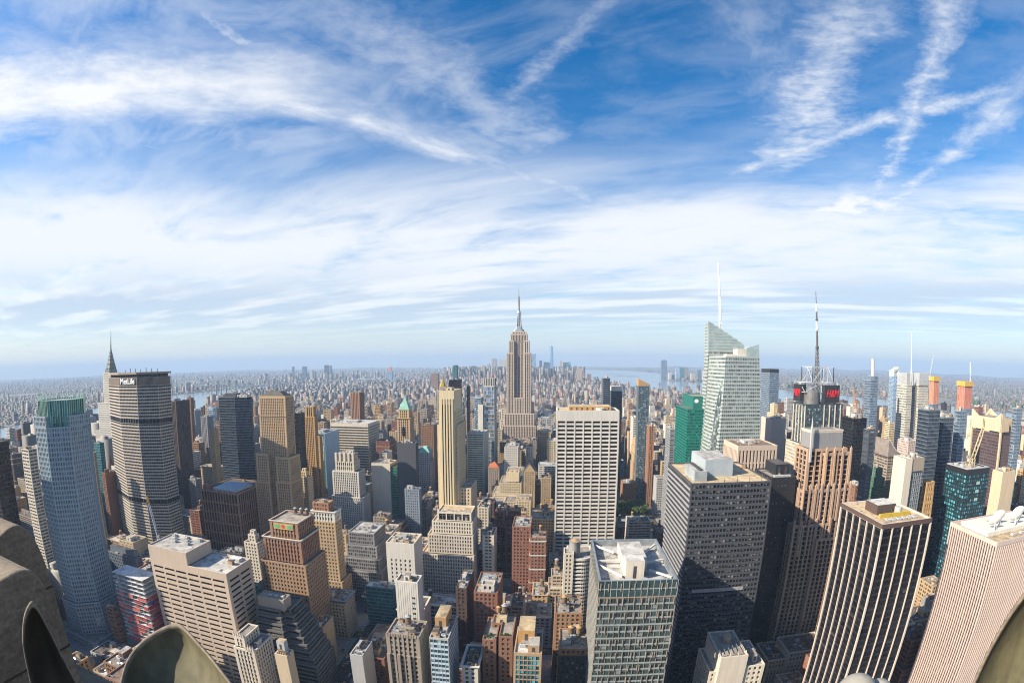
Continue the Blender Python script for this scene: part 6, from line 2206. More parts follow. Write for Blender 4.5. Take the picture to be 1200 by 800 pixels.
# ---------------------------------------------------------------- far towers, one by one
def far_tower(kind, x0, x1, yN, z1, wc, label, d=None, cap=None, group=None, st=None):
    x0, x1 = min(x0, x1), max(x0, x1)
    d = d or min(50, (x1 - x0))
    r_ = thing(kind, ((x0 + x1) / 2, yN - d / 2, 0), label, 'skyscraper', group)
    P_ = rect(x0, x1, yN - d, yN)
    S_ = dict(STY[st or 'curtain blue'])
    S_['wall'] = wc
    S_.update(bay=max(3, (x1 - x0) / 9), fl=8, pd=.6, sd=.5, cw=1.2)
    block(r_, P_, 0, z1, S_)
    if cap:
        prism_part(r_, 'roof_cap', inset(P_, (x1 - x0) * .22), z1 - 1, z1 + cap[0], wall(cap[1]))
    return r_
FT = [(261.8, 202.4, -5800, 330, 'sky_panel', 'curtain sky', 'broad blue glass tower far away right behind the tallest tower', None),
      (165.8, 135.6, -5900, 252, 'blue_grey', 'curtain blue', 'thin slate coloured tower between the two tall blue downtown towers', None),
      (111.6, 43.5, -5700, 234, 'slate', 'curtain blue', 'flat-topped slate tower left of the tapering downtown tower', None),
      (-71.8, -100.5, -5600, 236, 'pink', 'punched pink', 'unfinished downtown tower with red top beside the tapering tower', (14, 'orange_net')),
      (-108.1, -150, -5500, 232, 'sea', 'curtain teal', 'wide teal downtown tower right of the red topped one', None),
      (-152, -192.5, -5540, 236, 'sky_panel', 'curtain sky', 'pale blue downtown tower touching the wide teal one', None),
      (-234.8, -286.2, -5000, 172, 'beige', 'punched beige', 'beige slab near the harbour at the right end of downtown', None),
      (732.8, 671.6, -5900, 272, 'pale_grey', 'punched pale_grey', 'rippled grey downtown tower left of the tallest tower', (10, 'steel')),
      (684.5, 586.8, -6300, 266, 'white', 'punched white', 'very pale broad downtown tower left of the tallest tower', None),
      (607.4, 531.6, -5500, 184, 'slate', 'curtain navy', 'dark downtown slab just left of the tallest tower', None),
      (832.2, 793.1, -5600, 184, 'cream', 'punched cream', 'slender cream downtown tower left of the rippled grey tower', (16, 'cream')),
      (963.2, 912.4, -5800, 192, 'blue_grey', 'curtain blue', 'blue grey downtown tower above the thin dark tower', None),
      (1048.3, 998.9, -5600, 175, 'bone', 'punched bone', 'bone coloured pair-like tower right of the distant teal tower', None),
      (899.5, 847.4, -3600, 160, 'rust', 'punched brown_brick', 'round-looking brown tower far off left of the distant teal tower', None),
      (1801.2, 1741.8, -5200, 150, 'sky_panel', 'curtain sky', 'distant tower with bright orange upper half above the brown angled tower', (40, 'orange_net')),
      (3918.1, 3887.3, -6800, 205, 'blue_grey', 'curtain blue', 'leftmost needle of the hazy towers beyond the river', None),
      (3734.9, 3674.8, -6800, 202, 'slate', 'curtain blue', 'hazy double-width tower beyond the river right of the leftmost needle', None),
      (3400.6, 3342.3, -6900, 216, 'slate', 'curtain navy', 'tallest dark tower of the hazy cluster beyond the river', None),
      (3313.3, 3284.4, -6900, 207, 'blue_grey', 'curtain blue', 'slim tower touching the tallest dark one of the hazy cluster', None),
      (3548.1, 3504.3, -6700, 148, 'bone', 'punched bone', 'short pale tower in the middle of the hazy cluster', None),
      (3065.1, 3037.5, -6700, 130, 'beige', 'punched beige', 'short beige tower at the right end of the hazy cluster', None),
      (-1468.4, -1550, -6700, 262, 'blue_grey', 'curtain blue', 'tall lone glass tower on the far shore of the bay', (12, 'blue_grey')),
      (-1648.9, -1704, -6600, 150, 'sky_panel', 'curtain sky', 'pale blue slab right of the lone tower across the bay', None),
      (-1710, -1768.9, -6600, 172, 'sea', 'curtain teal', 'teal slab in the middle of the group across the bay', None),
      (-1771, -1829.3, -6600, 176, 'taupe', 'punched taupe', 'taupe slab in the group across the bay', None),
      (-1904.2, -1945, -6400, 144, 'slate', 'curtain blue', 'slate tower across the bay beside the slanted glass tower', None),
      (-1948, -1990, -6300, 132, 'white', 'punched white', 'small white tower across the bay nearest the slanted glass tower', None),
      (794.5, 760, -5960, 212, 'pale_grey', 'punched pale_grey', 'grey stepped downtown tower touching the rippled grey one', (12, 'pale_grey')),
      (519.3, 500, -5900, 228, 'cream', 'punched cream', 'thin cream downtown tower peeking past the tallest tower', None),
      (-185.5, -212.7, -5300, 176, 'brown_brick', 'punched brown_brick', 'brown downtown tower at the waterfront', None),
      (-14.5, -52.7, -5600, 170, 'slate', 'curtain navy', 'low dark downtown tower at the foot of the tapering tower', None),
      (20, -20, -5250, 118, 'rust', 'punched red_brick', 'low red brown downtown block before the tapering tower', (14, 'copper')),
      (-330, -372, -4900, 120, 'rust', 'punched brown_brick', 'last brown tower where downtown meets the harbour', None),
      (-1560, -1600, -6650, 100, 'white', 'punched white', 'low white building at the foot of the lone tower across the bay', None),
      (-1840, -1890, -6500, 96, 'bone', 'punched bone', 'low bone coloured block between slabs across the bay', None)]
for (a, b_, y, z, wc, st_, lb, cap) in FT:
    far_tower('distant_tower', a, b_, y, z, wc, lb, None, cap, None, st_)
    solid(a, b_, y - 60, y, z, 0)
# the tapering downtown tower
root = thing('tapering_tower', (26, -5900, 0), 'tall tapering mirror-blue downtown tower with a mast', 'skyscraper')
org = tuple(root.location)
a_ = 31
base = rect(26 - a_, 26 + a_, -5900 - a_, -5900 + a_)
mb = MB()
z0_, z1_ = 0, 417
top4 = [(26, -5900 - 22), (26 + 22, -5900), (26, -5900 + 22), (26 - 22, -5900)]
for q in range(4):
    p, p2 = base[q], base[(q + 1) % 4]
    tq = top4[q]
    tp_ = top4[(q + 3) % 4]
    mb.ngon([(*p, z0_), (*p2, z0_), (*tq, z1_)])
    mb.ngon([(*p, z0_), (*tq, z1_), (*tp_, z1_)])
mb.ngon([(*t_, z1_) for t_ in top4])
mb.build('glass_shaft', plain('mirror blue', (.36, .50, .66), .12, .7, .08, .02), root, org)
mb = MB()
mb.cyl(26, -5900, 14, 14, 417, 424, 16)
mb.build('roof_ring', wall('steel'), root, org)
mb = MB()
mb.cyl(26, -5900, 2.4, .6, 424, 510, 8)
mb.build('mast', wall('pale_grey'), root, org)
solid(-8, 60, -5940, -5865, 417, 0)

root = thing('pyramid_tower', (362, -1612, 0), 'tower with a golden pyramid roof peeking out left of the cream art deco tower', 'skyscraper')
block(root, rect(346, 378, -1628, -1596), 0, 150, STY['deco limestone'], 'shaft')
block(root, rect(351, 373, -1623, -1601), 149, 164, STY['deco limestone'], 'crown_tier')
mb = MB()
mb.prism(chamfer(351, 373, -1623, -1601, 6), 164, 188, 0, 0, chamfer(360, 364, -1614, -1610, 1))
mb.cyl(362, -1612, 1.6, .4, 188, 198, 8)
mb.build('golden_pyramid_roof', wall('gold'), root, tuple(root.location))
solid(346, 378, -1628, -1596, 190, 140)
# smoke stacks by the river
for q in range(4):
    x_, y_ = 2075 + q * 75, -2700 - q * 40
    r_ = thing('smokestack', (x_, y_, 0), ('slim grey smokestack at the river above the navy glass tower, ' + ('nearest the brown slab', 'second from the brown slab', 'third from the brown slab', 'farthest from the brown slab')[3 - q]), 'chimney', 'power station chimneys by the river')
    mb = MB()
    mb.cyl(x_, y_, 6, 4.5, 0, 112, 12)
    mb.build('chimney_shaft', wall('taupe'), r_, (x_, y_, 0))
    mb = MB()
    mb.cyl(x_, y_, 5.2, 5.2, 112, 117, 12)
    mb.build('chimney_rim', wall('dark_grey'), r_, (x_, y_, 0))

# suspension bridges over the east river
def bridge(p1, p2, a1, a2, ht, hd, wc, label):
    r_ = thing('suspension_bridge', (*p1, 0), label, 'bridge')
    org = tuple(r_.location)
    d_ = Vector((p2[0] - p1[0], p2[1] - p1[1])).normalized()
    n_ = Vector((-d_.y, d_.x)) * 14
    w_ = wall(wc)
    mb = MB()
    A1, A2 = Vector(a1), Vector(a2)
    mb.quad((A1.x - n_.x, A1.y - n_.y, 8), (A2.x - n_.x, A2.y - n_.y, 8), (A2.x + n_.x, A2.y + n_.y, 8), (A1.x + n_.x, A1.y + n_.y, 8))
    L = (A2 - A1).length
    pts = [(0, 8), (.2, hd), (.8, hd), (1, 8)]
    for (f0, h0), (f1, h1) in zip(pts[:-1], pts[1:]):
        p, q = A1 + (A2 - A1) * f0, A1 + (A2 - A1) * f1
        for s_ in (1, -1):
            mb.quad((p.x + n_.x * s_, p.y + n_.y * s_, h0), (q.x + n_.x * s_, q.y + n_.y * s_, h1), (q.x + n_.x * s_, q.y + n_.y * s_, h1 + 7), (p.x + n_.x * s_, p.y + n_.y * s_, h0 + 7))
        mb.quad((p.x - n_.x, p.y - n_.y, h0 + 7), (q.x - n_.x, q.y - n_.y, h1 + 7), (q.x + n_.x, q.y + n_.y, h1 + 7), (p.x + n_.x, p.y + n_.y, h0 + 7))
    mb.build('bridge_deck', w_, r_, org)
    for p in (p1, p2):
        mb = MB()
        for s_ in (1, -1):
            c_ = (p[0] + n_.x * s_, p[1] + n_.y * s_)
            mb.bar((*c_, 0), (*c_, ht), 9)
        for z in (hd + 15, ht - 5, (hd + ht) / 2):
            mb.bar((p[0] + n_.x, p[1] + n_.y, z), (p[0] - n_.x, p[1] - n_.y, z), 5)
        mb.build('bridge_tower', w_, r_, org)
    for s_ in (1, -1):
        mb = MB()
        prev = None
        for k in range(33):
            f = k / 32
            p = A1 + (A2 - A1) * f
            t1_ = (Vector(p1) - A1).length / L
            t2_ = (Vector(p2) - A1).length / L
            if f < t1_: z = 12 + (ht - 12) * (f / t1_) ** 1.5
            elif f > t2_: z = 12 + (ht - 12) * ((1 - f) / (1 - t2_)) ** 1.5
            else:
                u = (f - t1_) / (t2_ - t1_) * 2 - 1
                z = hd + 12 + (ht - hd - 12) * u * u
            c_ = (p.x + n_.x * s_, p.y + n_.y * s_, z)
            if prev:
                mb.bar(prev, c_, 2.2)
            prev = c_
        mb.build('bridge_cable', w_, r_, org)
bridge((2677, -4175), (3275, -4123), (2027, -4307), (3936, -4011), 102, 41, 'slate', 'grey suspension bridge crossing the river above the navy glass tower')
bridge((1687, -5347), (2204, -5670), (1394, -5166), (2604, -5957), 98, 41, 'blue_grey', 'hazy pale suspension bridge beyond the brown angled tower')

# ---------------------------------------------------------------- trees of the little park
bark = plain('bark', (.10, .075, .05), .9)
def tree(x, y, h, r, rng, label, z0=0.15):
    t_ = thing('park_tree', (x, y, z0), label, 'tree', 'trees of the small park')
    mb = MB()
    mb.cyl(x, y, .32, .2, z0, z0 + h * .5, 8)
    for q in range(4):
        a = q * 1.57 + rng.random()
        mb.bar((x, y, z0 + h * .42), (x + r * .5 * math.cos(a), y + r * .5 * math.sin(a), z0 + h * .7), .18)
    mb.build('trunk', bark, t_, (x, y, z0))
    mb = MB()
    for q in range(9):
        a, b_ = rng.uniform(0, 6.28), rng.uniform(0, r * .65)
        leaf_clump(mb, x + b_ * math.cos(a), y + b_ * math.sin(a), z0 + h * rng.uniform(.38, .72), r * rng.uniform(.38, .6), rng, 60)
    mb.build('crown', leaf_mat(), t_, (x, y, z0))
rng = random.Random(8)
q = 0
for ry in range(4):
    for rx in range(6):
        x, y = -102 - rx * 9.5 + rng.uniform(-2, 2), -752 - ry * 15 + rng.uniform(-3, 3)
        tree(x, y, rng.uniform(18, 25), rng.uniform(6, 8), rng, 'leafy plane tree in the small park right of the white gridded slab')
        q += 1
solid(-168, -92, -812, -740, 20, 6)
# ================================================================ infill: the ordinary buildings of the blocks
def inside(poly, x, y):
    c = False
    n = len(poly)
    j = n - 1
    for i in range(n):
        xi, yi = poly[i]
        xj, yj = poly[j]
        if (yi > y) != (yj > y) and x < (xj - xi) * (y - yi) / (yj - yi) + xi:
            c = not c
        j = i
    return c
def sight(x0, x1, y0, y1):
    """azimuth range and nearest / farthest distance of a footprint as seen from the deck"""
    az_, ds = [], []
    for x in (x0, x1):
        for y in (y0, y1):
            az_.append(math.atan2(x, -y))
            ds.append(math.hypot(x, y))
    return min(az_), max(az_), min(ds), max(ds)
KEEP = [(sight(x0, x1, y0, y1), h, zv, (x0, x1, y0, y1)) for (x0, x1, y0, y1, h, zv) in SOLID]
rng = random.Random(21)
lots = []
bands = sorted([a for a, _ in AVE])
def zone_height(x, y):
    d = -y
    u = rng.random()
    ex = 1.0 if abs(x) < 620 else (1.2 if d < 1700 else .9)
    if d < 420: h = rng.uniform(24, 62) if u < .85 else rng.uniform(60, 78)
    elif d < 900: h = rng.uniform(30, 68) if u < .62 else rng.uniform(62, 118)
    elif d < 1500: h = rng.uniform(24, 56) if u < .68 else rng.uniform(50, 115)
    elif d < 2300: h = rng.uniform(15, 38) if u < .82 else rng.uniform(38, 85)
    else: h = rng.uniform(11, 22) if u < .9 else rng.uniform(28, 60)
    return h * ex
for (xa, xb) in zip(bands[:-1], bands[1:]):
    for (ya, yb) in zip(STREETS[:-1], STREETS[1:]):
        if ya > -130 or yb < -2600:
            continue
        for half in (0, 1):
            yt = ya - 9 if half == 0 else (ya + yb) / 2 - .5
            ybm = (ya + yb) / 2 + .5 if half == 0 else yb + 9
            x = xb - 13
            while x > xa + 20:
                w_ = rng.choice((13, 16, 19, 22, 26, 30, 38)) * rng.uniform(.9, 1.1)
                if -ya > 1700: w_ *= .9
                w_ = min(w_, x - (xa + 13))
                if w_ < 8:
                    break
                dep = rng.uniform(.8, 1.0)
                y0_, y1_ = (ybm + (yt - ybm) * (1 - dep), yt) if half == 0 else (ybm, yt - (yt - ybm) * (1 - dep))
                lots.append([x - w_ + .15, x - .15, y0_, y1_, zone_height(x, ya)])
                x -= w_
good = []
for L_ in lots:
    x0, x1, y0, y1, h = L_
    if not inside(MAN, (x0 + x1) / 2, (y0 + y1) / 2):
        continue
    hit_ = False
    for (_, _, _, (a, b_, c_, d_)) in KEEP:
        if x0 < b_ + 1 and x1 > a - 1 and y0 < d_ + 1 and y1 > c_ - 1:
            hit_ = True
            break
    if hit_:
        continue
    az0, az1, dn, df = sight(x0, x1, y0, y1)
    if abs((az0 + az1) / 2 - YAW) > R(66):
        continue
    # the towers built above stay in view: an ordinary building in front of one keeps under the sight line to its lowest visible storey
    for ((ka, kb, kn, kf), kh, zv, _) in KEEP:
        if kn > dn and min(az1, kb) - max(az0, ka) > .15 * min(az1 - az0, kb - ka) and zv > 0:
            lim = EYE + (zv - EYE) * df / kn
            if h > lim:
                h = max(12, lim * rng.uniform(.86, 1.0))
    if h < 9:
        continue
    good.append((x0, x1, y0, y1, h))
# which of them does one see from the deck?
vs, fs = [], []
def add_box(x0, x1, y0, y1, z):
    i = len(vs)
    for zz in (0, z):
        vs.extend([(x0, y0, zz), (x1, y0, zz), (x1, y1, zz), (x0, y1, zz)])
    fs.extend([(i, i + 1, i + 5, i + 4), (i + 1, i + 2, i + 6, i + 5), (i + 2, i + 3, i + 7, i + 6), (i + 3, i, i + 4, i + 7), (i + 4, i + 5, i + 6, i + 7)])
for (x0, x1, y0, y1, h, zv) in SOLID:
    add_box(x0, x1, y0, y1, h)
n_sol = len(SOLID)
for g_ in good:
    add_box(*g_)
tree_b = BVHTree.FromPolygons(vs, fs)
seen = {}
ground_seen = []
eye = Vector((0, 0, EYE))
for py_ in range(425, 800, 3):
    for px_ in range(0, 1200, 3):
        X, Y = px_ - 600 - CX, -(py_ - 400 - CY)
        r_ = math.hypot(X, Y) + 1e-9
        t_ = r_ / FOC
        d_ = (rt2 * (X / r_) + up2 * (Y / r_)) * math.sin(t_) + fw * math.cos(t_)
        loc, nrm, idx, dist = tree_b.ray_cast(eye, d_)
        if idx is None and d_.z < -.05:
            g_t = -EYE / d_.z
            ground_seen.append((d_.x * g_t, d_.y * g_t))
        if idx is not None:
            b_ = idx // 5 - n_sol
            if b_ >= 0:
                seen[b_] = seen.get(b_, 0) + 1
order = sorted(seen, key=lambda b_: -seen[b_])
single = order[:300]
single_set = set(single)
COLN = {'limestone': 'limestone', 'cream': 'cream', 'tan': 'tan', 'buff': 'buff', 'honey': 'golden', 'orange_brick': 'orange brick', 'red_brick': 'red brick', 'brown_brick': 'brown brick', 'white': 'white', 'bone': 'off-white', 'pale_grey': 'pale grey', 'mid_grey': 'grey', 'taupe': 'grey brown', 'dark_brown': 'dark brown', 'peach': 'peach', 'beige': 'beige'}
PAL = ['cream', 'tan', 'buff', 'honey', 'orange_brick', 'red_brick', 'red_brick', 'brown_brick', 'brown_brick', 'white', 'bone', 'bone', 'pale_grey', 'mid_grey', 'taupe', 'taupe', 'dark_brown', 'limestone', 'limestone', 'tan', 'cream', 'beige', 'buff']
HLABEL = {h_[0]: h_[3] for h_ in H}
SHORT = {'banded_left': 'slim banded tower', 'lincoln': 'tan hipped-roof tower', 'park101': 'navy glass tower', 'brown380': 'brown gridded block', 'beige575': 'beige striped tower', 'french': 'ornate brown brick tower',
         'lef521': 'white-crowned orange tower', 'ziggray': 'grey terraced block', 'zig26': 'planted ziggurat', 'tancorn': 'stone hotel', 'white32': 'plain white tower', 'cube31': 'white cube', 'salmon33': 'cream setback building',
         'fivehw': 'cream art deco tower', 'w10e40': 'green pyramid tower', 'darkgray465': 'dark grey slab', 'bands387': 'banded block', 'whitedeco': 'white art deco tower', 'greenband': 'green banded block', 'bluegrid': 'pale blue gridded tower',
         'cream575': 'wide cream block', 'redbrick': 'dark red block', 'redbrick2': 'slim red building', 'grace': 'white gridded slab', 'curve': 'curved white tower', 'gem': 'finned glass block', 'b1166': 'charcoal gridded tower',
         'ver1095': 'emerald tower', 'gray765': 'grey banded building', 'glass745': 'slant-topped apartments', 'b1177': 'granite tower', 'b1185': 'white-piered tower', 'b1211': 'pink striped tower', 'astor': 'winged brown tower',
         'bluecell': 'cyan celled tower', 'twinbrown': 'roof-garden block', 'graygoth': 'battlemented loft', 'glassband': 'aqua banded building', 'bluefront': 'blue-fronted hotel', 'orangebrick': 'pavilion brick block', 'dark891': 'dark blue slab',
         'metlife': 'octagonal tower', 'madison': 'green-crowned tower', 'esb': 'tallest tower', 'boa': 'slanted glass tower', 'cn': 'red-signed tower', 'nyt': 'screened tower', 'chrysler': 'spired tower', 'threepark': 'angled brown tower',
         'whiteslab': 'blank pale slab', 'greenpyr490': 'mint-roofed tower', 'blueglass363': 'teal glass tower', 'dark706': 'slim dark tower', 'dkglass1075': 'stepped hotel tower', 'cream571': 'terrace-tree block', 'tan700': 'orange stone building', 'graygrid474': 'slim grey block', 'hy15': 'pole-topped tower', 'threepark': 'angled brown tower'}
ANCH = []
for kk, vv in SHORT.items():
    o_ = HERO_OBJ.get(kk)
    if o_:
        ANCH.append((math.atan2(o_.location.x, -o_.location.y), math.hypot(o_.location.x, o_.location.y), vv))
used_l = {}
def infill_label(colour, sort, feat, x, y):
    a, d = math.atan2(x, -y), math.hypot(x, y)
    near = sorted(ANCH, key=lambda q: abs(q[0] - a) * 2.2 + abs(math.log(q[1] / d)) * .45)
    def rel(q):
        da = (q[0] - a)
        if abs(da) < .035:
            return 'behind' if d > q[1] else 'in front of'
        if d > q[1] * 1.25:
            return 'far behind, to the left of' if da < 0 else 'far behind, to the right of'
        # east lies at the left of the view
        return 'right of' if da > 0 else 'left of'
    def rel2(q):
        r_ = rel(q)
        return r_.replace('far behind, to the', 'behind and').replace('and left of', 'left of').replace('and right of', 'right of')
    for feats in (feat, feat + ' roofed'):
        for q in near[:3]:
            l_ = '%s %s with %s %s the %s' % (colour, sort, feat, rel2(q), q[2])
            if l_ not in used_l and len(l_.split()) <= 16:
                used_l[l_] = 1
                return l_
    for q in near[:4]:
        for q2 in near[:6]:
            if q is not q2:
                l_ = '%s %s %s the %s, %s the %s' % (colour, sort, rel2(q), q[2], rel2(q2), q2[2])
                if l_ not in used_l and len(l_.split()) <= 16:
                    used_l[l_] = 1
                    return l_
    l_ = '%s %s with %s %s the %s' % (colour, sort, feat, rel2(near[0]), near[0][2])
    return l_
for b_ in single:
    x0, x1, y0, y1, h = good[b_]
    rg = random.Random(b_ * 7 + 3)
    wc = rg.choice(PAL)
    far = -y1 > 1000
    kindr = rg.random()
    W, D = x1 - x0, y1 - y0
    brick = wc in ('orange_brick', 'red_brick', 'brown_brick', 'tan', 'buff', 'honey', 'dark_brown')
    nm, sort, cat = ('brick_building', 'brick building', 'apartment building') if brick and h < 45 else (('apartment_tower', 'apartment tower', 'apartment building') if h > 58 else ('loft_building', 'loft building', 'office building'))
    if 'brick' in COLN[wc] and sort == 'brick building':
        sort = 'building'
    stl = 'punched ' if kindr < .66 else ('deco ' if kindr < .86 else 'ribbon ')
    if stl == 'deco ' and wc == 'peach': stl = 'punched '
    S = dict(STY[stl + wc])
    S['rf'] = rg.choice(('gravel', 'tar', 'pale', 'silver', 'brown', 'pale', 'tar', 'gravel'))
    S['bay'] = rg.uniform(2.7, 4.0)
    S['pw'] = min(.62, S['pw'] * rg.uniform(.85, 1.2))
    S['sh'] = S['sh'] * rg.uniform(.85, 1.15)
    S['grp'] = rg.choice((1, 2, 2, 3))
    if kindr > .96:
        S.update(glass='blue', wall=rg.choice(('pale_grey', 'slate')), pw=.12, sh=.3)
    if far:
        S.update(bay=4.5, fl=4.5)
    bl = []
    if stl == 'punched ' and rg.random() < .55: bl.append(1)
    if stl == 'punched ' and rg.random() < .55: bl.append(3)
    S['blank'] = tuple(bl)
    root = thing(nm, ((x0 + x1) / 2, (y0 + y1) / 2, 0), None, cat, 'ordinary buildings filling the city blocks')
    P_ = rect(x0, x1, y0, y1)
    setb = h > 48 and rg.random() < .6 and W > 15
    tank = 1 if (brick or wc in ('cream', 'limestone', 'taupe', 'bone')) and rg.random() < .6 and h < 80 else 0
    feat = rg.choice(('a cluttered roof', 'roof vents', 'a low parapet', 'small rooftop boxes'))
    if setb:
        h1 = h * rg.uniform(.62, .8)
        block(root, P_, 0, h1, S, 'lower_tier')
        P2 = rect(x0 + W * rg.uniform(.08, .2), x1 - W * rg.uniform(.08, .2), y0 + D * .12, y1 - D * rg.uniform(.1, .25))
        block(root, P2, h1 - .96, h, S, 'upper_tier')
        tp = P2
        feat = 'a set-back top'
    else:
        block(root, P_, 0, h, S, 'building_block')
        tp = P_
        if h < 60 and rg.random() < .4 and not far:
            cornice(root, P_, h + .05, wc if rg.random() < .92 else 'copper', .7, 1.2)
            feat = 'a cornice'
    if not far and stl != 'ribbon ':
        zb_ = h - rg.uniform(7, 11)
        if not setb:
            belt_c = rg.choice((wc, 'bone', 'limestone', wc))
            cornice(root, P_, zb_, belt_c, .25, .9, 'belt_course')
            if h > 30:
                cornice(root, P_, zb_ - rg.uniform(9, 18), belt_c, .2, .7, 'belt_course')
    if tank:
        feat = 'a roof tank'
    roof_mix(root, tp, h - .95, rg, wc if rg.random() < .6 else rg.choice(('pale_grey', 'white', 'red_brick', 'tan')), rg.choice(('gravel', 'pale', 'tar')), tank, 0 if far else rg.randrange(1, 4))
    root['label'] = infill_label(COLN[wc], sort, feat, (x0 + x1) / 2, (y0 + y1) / 2)

# ---------------------------------------------------------------- the rest of the city out to the horizon
def far_mat(name, pal, wall_dark):
    m, t, b = new_mat(name)
    geo = t.n('ShaderNodeNewGeometry')
    rnd = geo.outputs['Random Per Island']
    nz = t.sep(geo.outputs['Normal'])[2]
    oc = t.n('ShaderNodeTexCoord').outputs['Object']
    x, y, z = t.sep(oc)
    cr = t.n('ShaderNodeValToRGB')
    cr.color_ramp.interpolation = 'CONSTANT'
    el = cr.color_ramp.elements
    for i, c_ in enumerate(pal):
        e = el[i] if i < 2 else el.new(i / len(pal))
        e.position = i / len(pal)
        e.color = (*c_, 1)
    nb_ = t.noise(oc, .0022, 3, .5)
    t.put(cr.inputs[0], t.m('FRACT', t.m('ADD', t.m('MULTIPLY', rnd, .55), t.m('MULTIPLY', nb_, 1.6))))
    h_ = t.m('FRACT', t.m('MULTIPLY', t.m('ADD', x, y), .27))
    v_ = t.m('FRACT', t.m('MULTIPLY', z, .28))
    win = t.m('MULTIPLY', t.m('LESS_THAN', h_, .46), t.m('LESS_THAN', v_, .5))
    win = t.m('MULTIPLY', win, t.m('LESS_THAN', nz, .5))
    r2 = t.m('FRACT', t.m('MULTIPLY', rnd, 57.31))
    roofc = t.mix(t.ramp(r2, .1, 1.0), (.065, .062, .06), (.27, .255, .235))
    col = t.mix(t.m('GREATER_THAN', nz, .5), cr.outputs[0], roofc)
    col = t.mix(t.m('MULTIPLY', win, .85), col, (.022, .024, .03))
    t.put(b.inputs['Base Color'], col)
    b.inputs['Roughness'].default_value = .8
    return m
CITY = [(.34, .25, .16), (.34, .21, .115), (.27, .115, .07), (.23, .085, .055), (.41, .31, .19), (.17, .09, .06), (.34, .30, .25), (.19, .19, .21), (.37, .22, .115), (.44, .40, .34), (.12, .13, .155), (.30, .135, .08), (.36, .25, .165), (.09, .075, .075)]
mat_city = far_mat('city walls', CITY, 0)
def mass(name, boxes, mat_, label):
    B = np.array(boxes, dtype=np.float64)
    n = len(B)
    if n == 0:
        return None
    x0, x1, y0, y1, z1 = B.T
    z0 = np.zeros(n)
    V = np.stack([np.stack(c_, -1) for c_ in ((x0, y0, z0), (x1, y0, z0), (x1, y1, z0), (x0, y1, z0), (x0, y0, z1), (x1, y0, z1), (x1, y1, z1), (x0, y1, z1))], 1).reshape(-1, 3)
    F = np.array([(0, 1, 5, 4), (1, 2, 6, 5), (2, 3, 7, 6), (3, 0, 4, 7), (4, 5, 6, 7)])
    Fa = (F[None] + (np.arange(n) * 8)[:, None, None]).reshape(-1)
    me = bpy.data.meshes.new(name)
    me.vertices.add(n * 8)
    me.vertices.foreach_set('co', V.ravel())
    me.loops.add(n * 20)
    me.loops.foreach_set('vertex_index', Fa)
    me.polygons.add(n * 5)
    me.polygons.foreach_set('loop_start', np.arange(n * 5) * 4)
    me.polygons.foreach_set('loop_total', np.full(n * 5, 4))
    me.update()
    me.validate()
    me.materials.append(mat_)
    o = bpy.data.objects.new(name, me)
    COL.objects.link(o)
    o['kind'] = 'stuff'
    o['label'] = label
    return o
near_rest = [good[i] for i in range(len(good)) if i not in single_set]
rest = list(near_rest)
# small roof boxes give the distant roofs their grain
rr = random.Random(77)
for (x0, x1, y0, y1, h) in near_rest:
    if rr.random() < .75:
        w_, d_ = (x1 - x0) * rr.uniform(.2, .4), (y1 - y0) * rr.uniform(.15, .35)
        bx, by = rr.uniform(x0, x1 - w_), rr.uniform(y0, y1 - d_)
        rest.append((bx, bx + w_, by, by + d_, h + rr.uniform(2.5, 6)))
def clear_of_solid(x, y, m_=25):
    for (a, b_, c_, d_, hh, zz) in SOLID:
        if a - m_ < x < b_ + m_ and c_ - m_ < y < d_ + m_:
            return False
    return True
# the lower part of the island
y = -2600.0
while y > -6900:
    x = -1750.0
    while x < 2750:
        w_, d_ = rr.uniform(9, 27), rr.uniform(13, 26)
        if inside(MAN, x + w_ / 2, y - d_ / 2) and clear_of_solid(x, y):
            u = rr.random()
            if y < -5050 and -330 < x < 1150:
                h = rr.uniform(40, 110) if u < .6 else rr.uniform(100, 190)
            else:
                h = rr.uniform(12, 25) if u < .84 else (rr.uniform(25, 48) if u < .95 else rr.uniform(48, 85))
                if x > 1300 and u > .8: h = rr.uniform(38, 62)
            rest.append((x, x + w_, y - d_, y, h))
        x += w_ + (rr.uniform(0, 3) if rr.random() < .75 else 16)
    y -= rr.uniform(27, 36)
mass('island_city_blocks', rest, mat_city, 'dense mass of low city blocks running down the island to the harbour')
FARC = [(.22, .18, .14), (.20, .14, .09), (.18, .09, .06), (.26, .24, .21), (.14, .14, .15), (.32, .30, .27), (.17, .14, .12), (.28, .20, .13), (.07, .11, .05), (.05, .08, .035)]
mat_far = far_mat('far city walls', FARC, 0)
BK_P = BKS + arc(22000, bk_end + .03, math.atan2(5009, 21000), 30)
NJ_P = NJS + arc(22000, math.atan2(-21139, 2969) - .02, -math.pi - .12, 30)
def scatter(poly, seed, tall, dens):
    r_ = random.Random(seed)
    out = []
    d = 900.0
    while d < 17000:
        step = 17 + d * .0034
        n_ = int(d * R(134) / step)
        for k in range(n_):
            a = YAW + R(-67) + R(134) * (k + r_.random()) / n_
            dd = d + r_.uniform(-.5, .5) * step
            x, y = dd * math.sin(a), -dd * math.cos(a)
            if r_.random() > dens or not inside(poly, x, y):
                continue
            # parks and rail yards stay open
            if math.sin(x * .0021 + 1.7) * math.sin(y * .0017 + .6) > .72:
                continue
            s = step * r_.uniform(.30, .62)
            if r_.random() < .5: s *= 1.5
            u = r_.random()
            h = r_.uniform(5, 11) if u < .92 else (r_.uniform(11, 26) if u < .988 else r_.uniform(26, tall))
            out.append((x - s * .62, x + s * .62, y - s * .26, y + s * .26, h))
        d += step * 1.05
    return out
bk_boxes = scatter(BK_P, 1, 75, .82)
